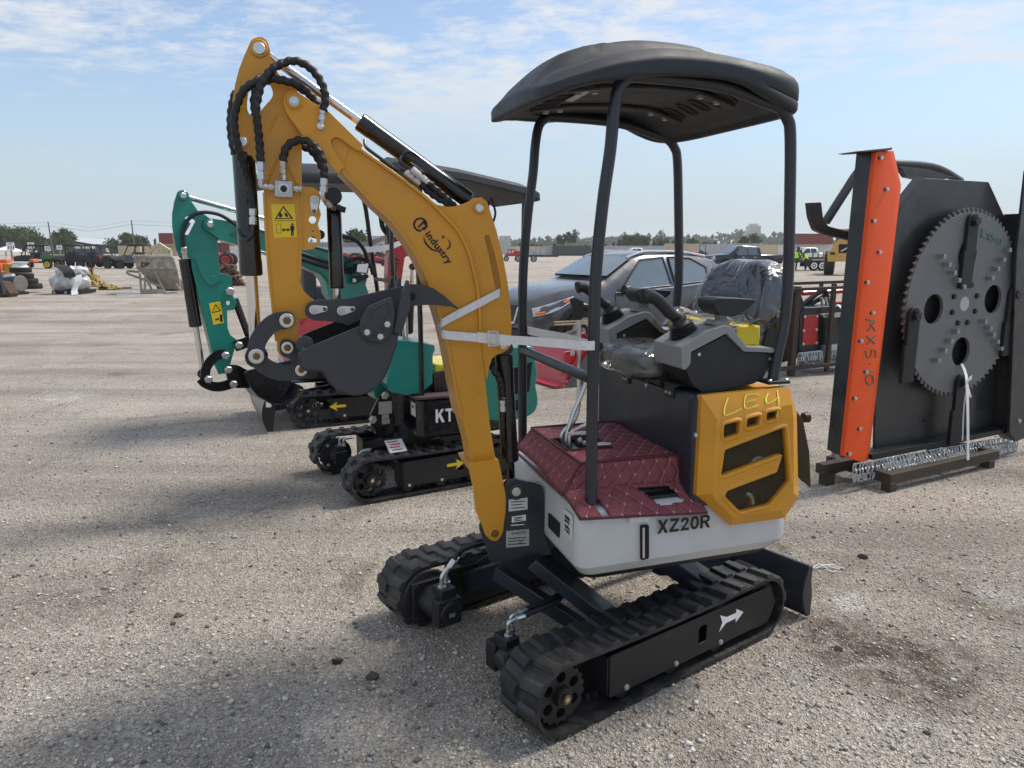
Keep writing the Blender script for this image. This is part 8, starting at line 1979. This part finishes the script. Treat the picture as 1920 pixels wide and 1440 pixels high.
def pallet():
    y = 27; k = y/FPX; X_ = lambda u: (u-960)*k; Zv = lambda v: CAM.z+(HZ-v)*k; o = V((X_(136), y, 0))
    R_ = thing('wrapped_pallet', 'pallet of goods wrapped in loose clear and white plastic', 'pallet', o)
    m = MB(); m.abox(X_(112), X_(165), y-.3, y+.7, .02, .14); m.build('pallet_base', BLACKM, R_)
    for u in (117, 138, 160): m = MB(); m.cyl(V((X_(u), y-.33, .06)), V((X_(u), y-.2, .06)), .05, n=10); m.build('caster', GALV, R_)
    WR = mat('shrink_wrap', (.48, .48, .48), .25, var=.35, scale=5, bump=.8, bscale=14, coat=.5)
    def blob(u0, u1, v0, v1, mt, nm, sd, d=.5):
        m = MB(); rings = []; c = V(((X_(u0)+X_(u1))/2, y+.1, 0)); w = (X_(u1)-X_(u0))/2; z0, z1 = max(.14, Zv(v1)), Zv(v0)
        for j in range(9):
            t = j/8; s_ = (1-.35*abs(2*t-1)**3); rings.append([wrinkle(c+V((cos(a)*w*s_, sin(a)*d*s_, z0+(z1-z0)*t)), .10, 3.5+sd) for a in [2*pi*i/40 for i in range(40)]])
        m.loft(rings); m.build(nm, mt, R_, ang=30)
    blob(101, 171, 512, 544, WR, 'wrapped_load', 0); blob(126, 160, 513, 530, mat('red_goods', (.25, .05, .04), .5, var=.3), 'red_goods', 1, .42); blob(114, 170, 499, 516, mat('white_plastic', (.58, .58, .58), .35, var=.3, scale=6, bump=.8, bscale=10), 'loose_plastic', 2, .4)
    m = MB(); m.ribbon(crv([V((X_(128), y-.2, Zv(497))), V((X_(140), y-.35, Zv(500))), V((X_(150), y-.42, Zv(508))), V((X_(152), y-.4, Zv(518)))], 4), V((.30, .2, 0)), .05); m.build('black_belt', BLACKM, R_)
    m = MB(); m.ribbon(crv([V((X_(164), y-.3, Zv(514))), V((X_(168), y-.5, Zv(525))), V((X_(163), y-.6, Zv(540))), V((X_(172), y-.9, .02))], 4), V((.22, 0, .05)), .02); m.build('trailing_wrap', WHITE, R_)
pallet()
def hosepile():
    y = 30; k = y/FPX; X_ = lambda u: (u-960)*k; rnd = random.Random(4)
    R_ = thing('yellow_hose_pile', 'heap of yellow hoses and ropes right of the wrapped pallet', 'hose pile', V((X_(205), y, 0)))
    YH = mat('yellow_hose', (.36, .26, .08), .7, var=.35)
    for i in range(34):
        m = MB(); z0 = .06+.026*i*rnd.uniform(.5, 1.2); pts = []
        for j in range(6):
            t = j/5; pts.append(V((X_(172+70*t*(1-.03*i)+rnd.uniform(-3, 3)), y+rnd.uniform(-.5, .5), max(.05, z0*(1-t)**.8+rnd.uniform(-.04, .05)))))
        m.tube(crv(pts, 4), .032, 6); m.build('hose', YH if i % 5 else BLACKM, R_)
    m = MB(); m.tube(crv([V((X_(176), y, .9)), V((X_(180), y, 1.05)), V((X_(181), y, .6))], 4), .03, 6); m.build('hook', BROWNST, R_)
    m = MB(); m.lathe(V((X_(191), y-.6, .0)), Z, [(0, .28), (.08, .30), (.12, .2)], 14); m.build('coil', mat('pinkish_coil', (.40, .30, .24), .7), R_)
hosepile()
def tyres():
    y = 28; k = y/FPX; X_ = lambda u: (u-960)*k; Zv = lambda v: CAM.z+(HZ-v)*k
    for i, (u, v, r, lb) in enumerate(((67, 539.5, .34, 'lowest black tyre of the stack'), (60, 530, .34, 'second black tyre from the ground in the stack'), (52, 520.5, .36, 'third black tyre from the ground in the stack'), (49, 510, .36, 'topmost black tyre of the stack, under the white wheel rim'))):
        m = MB(); z = max(.0, Zv(v)); m.lathe(V((X_(u), y, z)), Z, [(0, r*.6), (0, r*.95), (.03, r), (.165, r), (.19, r*.95), (.19, r*.6)], 26); o = m.build('tyre', TYRE, None); tag(o, lb, 'tyre', 'stacked black tyres')
    m = MB(); z = Zv(500); m.lathe(V((X_(49), y, z)), Z, [(0, .30), (.03, .25), (.10, .22), (.16, .28), (.19, .31), (.20, .25), (.16, .2), (.15, .02)], 26); o = m.build('spare_steel', WHITE, None); o.name = 'white_hub'; tag(o, 'white steel wheel rim lying on top of the tyre stack', 'wheel rim')
    R_ = thing('motor_drum', 'dark machine drum with pale round end beside the tyres', 'machine', V((X_(30), y-1.5, 0))); k2 = (y-1.5)/FPX; Xa = lambda u: (u-960)*k2
    m = MB(); m.cyl(V((Xa(14), y-1.3, .36)), V((Xa(44), y-1.5, .36)), .30, n=22); m.build('drum', BLACKM, R_, bevel=.02)
    m = MB(); m.lathe(V((Xa(44), y-1.5, .40)), V((1, -.25, 0)), [(0, .27), (.06, .29), (.08, .22), (.05, .05)], 26); m.build('end_flange', mat('pale_flange', (.17, .16, .15), .7, var=.2), R_)
    m = MB(); m.abox(Xa(14), Xa(46), y-1.8, y-1.1, 0, .10); m.build('base', BLACKM, R_)
    m = MB(); m.lathe(V((Xa(16), y-1.4, .62)), V((1, 0, 0)), [(0, .10), (.3, .12), (.34, .05)], 12); m.build('cap', GALV, R_)
    R_ = thing('rusty_plough', 'rusty brown plough blade with grey bars at the left edge', 'plough', V((Xa(5), y-3, 0))); k3 = (y-3)/FPX; Xb = lambda u: (u-960)*k3
    RU = mat('rust', (.08, .045, .03), .85, var=.3); m = MB(); m.prism([V((Xb(-6), y-3, .55)), V((Xb(12), y-3, .5)), V((Xb(24), y-3, .12)), V((Xb(20), y-3, 0)), V((Xb(-6), y-3, 0))], V((0, .5, 0))); m.build('blade', RU, R_, bevel=.03)
    for a in (3, 12): m = MB(); beam(m, V((Xb(a), y-3.1, .95)), V((Xb(a+10), y-3.2, .12)), .10, .05); m.build('bar', DGREY, R_)
    m = MB(); m.cyl(V((Xb(8), y-3.1, .12)), V((Xb(8), y-2.7, .12)), .12, n=14); m.build('roller', RU, R_)
    # orange and yellow forks behind
    R_ = thing('orange_lift', 'orange and yellow lift frame at the left edge beyond the tyres', 'lift', V(((8-960)*40/FPX, 40, 0))); k4 = 40/FPX; Xc = lambda u: (u-960)*k4; Zc = lambda v: CAM.z+(HZ-v)*k4
    OR2 = mat('lift_orange', (.70, .13, .03), .4); YL2 = mat('lift_yellow', (.50, .28, .03), .5)
    m = MB(); m.abox(Xc(-8), Xc(18), 39.8, 40.6, Zc(507), Zc(493)); m.build('arm_box', OR2, R_, bevel=.03); m = MB(); m.abox(Xc(-8), Xc(6), 40.8, 41.4, Zc(496), Zc(486)); m.build('upper_arm', OR2, R_, bevel=.03)
    m = MB(); m.abox(Xc(18), Xc(27), 40, 41, 0.02, Zc(493)); m.abox(Xc(24), Xc(36), 40, 41, Zc(500), Zc(494)); m.build('mast', YL2, R_, bevel=.03)
    m = MB(); m.abox(Xc(22), Xc(30), 42.0, 42.5, Zc(492), Zc(486)); m.build('cap', OR2, R_, bevel=.03)
    m = MB(); m.abox(Xc(-8), Xc(20), 40, 40.8, 0, Zc(509)); m.build('base', YL2, R_, bevel=.02)
tyres()
def logpile():
    y = 33; k = y/FPX; rnd = random.Random(8); R_ = thing('rusty_track_pile', 'heap of rusty brown steel track plates seen beside the yellow arm', 'scrap pile', V(((430-960)*k, y, 0)))
    RU = mat('rust_plate', (.11, .055, .035), .85, var=.35)
    n = 0
    for r in range(6):
        for c in range(9-r):
            u = 408+r*3+c*6.4+rnd.uniform(-1, 1); z = .08+.155*r
            m = MB(); m.box(V(((u-960)*k, y+rnd.uniform(-.2, .2), z)), V((.11, 0, rnd.uniform(-.03, .05))), V((0, .2, 0)), V((rnd.uniform(-.02, .02), 0, .065))); m.build('track_plate', RU, R_, bevel=.015)
logpile()
def atv(u0, u1, y, label, body):
    k = y/FPX; X_ = lambda u: (u-960)*k; R_ = thing('quad_bike', label, 'quad bike', V((X_((u0+u1)/2), y, 0))); L_ = X_(u1)-X_(u0); P = lambda t, z: V((X_(u0)+L_*t, y, z))
    m = MB(); m.prism([P(t, z) for t, z in ((.02, .62), (.10, .78), (.30, .74), (.42, .92), (.55, .84), (.75, .82), (.97, .80), (1, .70), (.86, .66), (.70, .55), (.40, .50), (.25, .60))], V((0, .6, 0))); m.build('body', body, R_, bevel=.05)
    m = MB(); m.tube([P(.38, .85), P(.34, 1.10)], .03, 6); m.box(P(.34, 1.10)+V((0, .3, 0)), V((.03, 0, 0)), V((0, .35, 0)), V((0, 0, .03))); m.build('handlebar', BLACKM, R_)
    for t in (.18, .82):
        for dy in (-.15, .75): wheel(R_, P(t, .30)+V((0, dy, 0)), V((0, 1, 0)), .30, .25, BLACKM)
atv(690, 730, 72, 'red quad bike seen left of the red excavator boom', RED)
def tractor(u0, u1, y, label, body, vt):
    k = y/FPX; X_ = lambda u: (u-960)*k; Zv = lambda v: CAM.z+(HZ-v)*k; L_ = X_(u1)-X_(u0); P = lambda t, z: V((X_(u0)+L_*t, y, z)); R_ = thing('tractor', label, 'tractor', V((X_((u0+u1)/2), y, 0)))
    m = MB(); m.prism([P(t, z) for t, z in ((.0, .7), (.0, 1.15), (.40, 1.30), (.45, 1.0), (.95, 1.0), (1, .6))], V((0, .8, 0))); m.build('hood', body, R_, bevel=.06)
    m = MB(); m.tube([P(.50, 1.0), P(.50, 2.1), P(.95, 2.1), P(.95, 1.0)], .05, 6); m.build('roll_frame', BLACKM, R_)
    for dy in (-.2, 1.0): wheel(R_, P(.80, .62)+V((0, dy, 0)), V((0, 1, 0)), .62, .35, body); wheel(R_, P(.14, .38)+V((0, dy, 0)), V((0, 1, 0)), .38, .25, body)
    m = MB(); m.box(P(.7, 1.25)+V((0, .4, 0)), V((.15, 0, 0)), V((0, .25, 0)), V((0, 0, .2))); m.build('seat', SEATM, R_, bevel=.04)
    m = MB(); beam(m, P(.1, 1.0), P(-.4, .5), .1, .1); m.build('loader_arm', body, R_)
tractor(640, 678, 78, 'red tractor behind the teal boom and work light', RED, 460); tractor(685, 722, 84, 'dark red tractor parked behind the red quad bike', mat('dark_red', (.22, .02, .02), .5), 462); tractor(405, 440, 70, 'red tractor just right of the teal arm', RED, 462); tractor(566, 600, 80, 'orange tractor beside the lower yellow arm', mat('tractor_orange', (.6, .16, .03), .5), 462)
tractor(1294, 1318, 100, 'orange tractor beside the nose of the black pickup', mat('tractor_orange_b', (.6, .16, .03), .5), 462)
# small things on the gravel
m = MB(); rnd = random.Random(2)
for k in range(3): p = gnd(1520+k*8, 1062+rnd.uniform(-4, 6), .006); m.tube(crv([p, p+V((.06, rnd.uniform(-.04, .04), .012)), p+V((.09, rnd.uniform(-.03, .03), .002)), p+V((.12, rnd.uniform(-.03, .03), .003))], 4), .003, 5)
o = m.build('rope_scrap', STRAP, None); tag(o, 'frayed scrap of white rope on the gravel behind the blade', 'rope')
for i, (u, v, s_, lb) in enumerate(((1618, 1046, .028, 'dark flat flake of rubber on the gravel right of the excavator'), (335, 1155, .022, 'small brown clod on the gravel left of the far track'), (325, 1170, .014, 'tiny black chip beside the brown clod'), (700, 1270, .026, 'brown clod on the gravel in front of the near track'), (632, 1242, .022, 'dark clod left of the one in front of the near track'), (1572, 1218, .02, 'dark clod on the gravel right of the near track'))):
    c = gnd(u, v, 0); m = MB(); rr = random.Random(i); m.lathe(c, Z, [(0, s_*.9), (s_*.25, s_), (s_*.5, s_*.6), (s_*.55, .001)], 7); m.v = [wrinkle(p, s_*.5, 40) if p.z > .001 else p for p in m.v]; o = m.build('clod', mat('clod%d' % i, (.06, .045, .035) if 'brown' in lb else (.02, .02, .02), .9), None); tag(o, lb, 'clod')

# ---- summer haze in the air
def haze():
    m = MB(); m.abox(-1520, 1520, -215, 1520, -1.0, 32.0); o = m.build('haze', None, None, smooth=False, org=(0, 600, -1)) if False else None
    me = m.mesh('haze', V((0, 0, 0)), False); mt = bpy.data.materials.new('haze_air'); mt.use_nodes = True; nt = mt.node_tree; nt.nodes.clear()
    out = nt.nodes.new('ShaderNodeOutputMaterial'); pv = nt.nodes.new('ShaderNodeVolumePrincipled'); pv.inputs['Color'].default_value = (.95, .97, 1.0, 1); pv.inputs['Density'].default_value = .00028; pv.inputs['Anisotropy'].default_value = .2
    nt.links.new(pv.outputs[0], out.inputs['Volume']); me.materials.append(mt); ob = bpy.data.objects.new('haze', me); COL.objects.link(ob); tag(ob, 'pale summer haze filling the air over the yard', 'haze', kind='stuff')
haze()
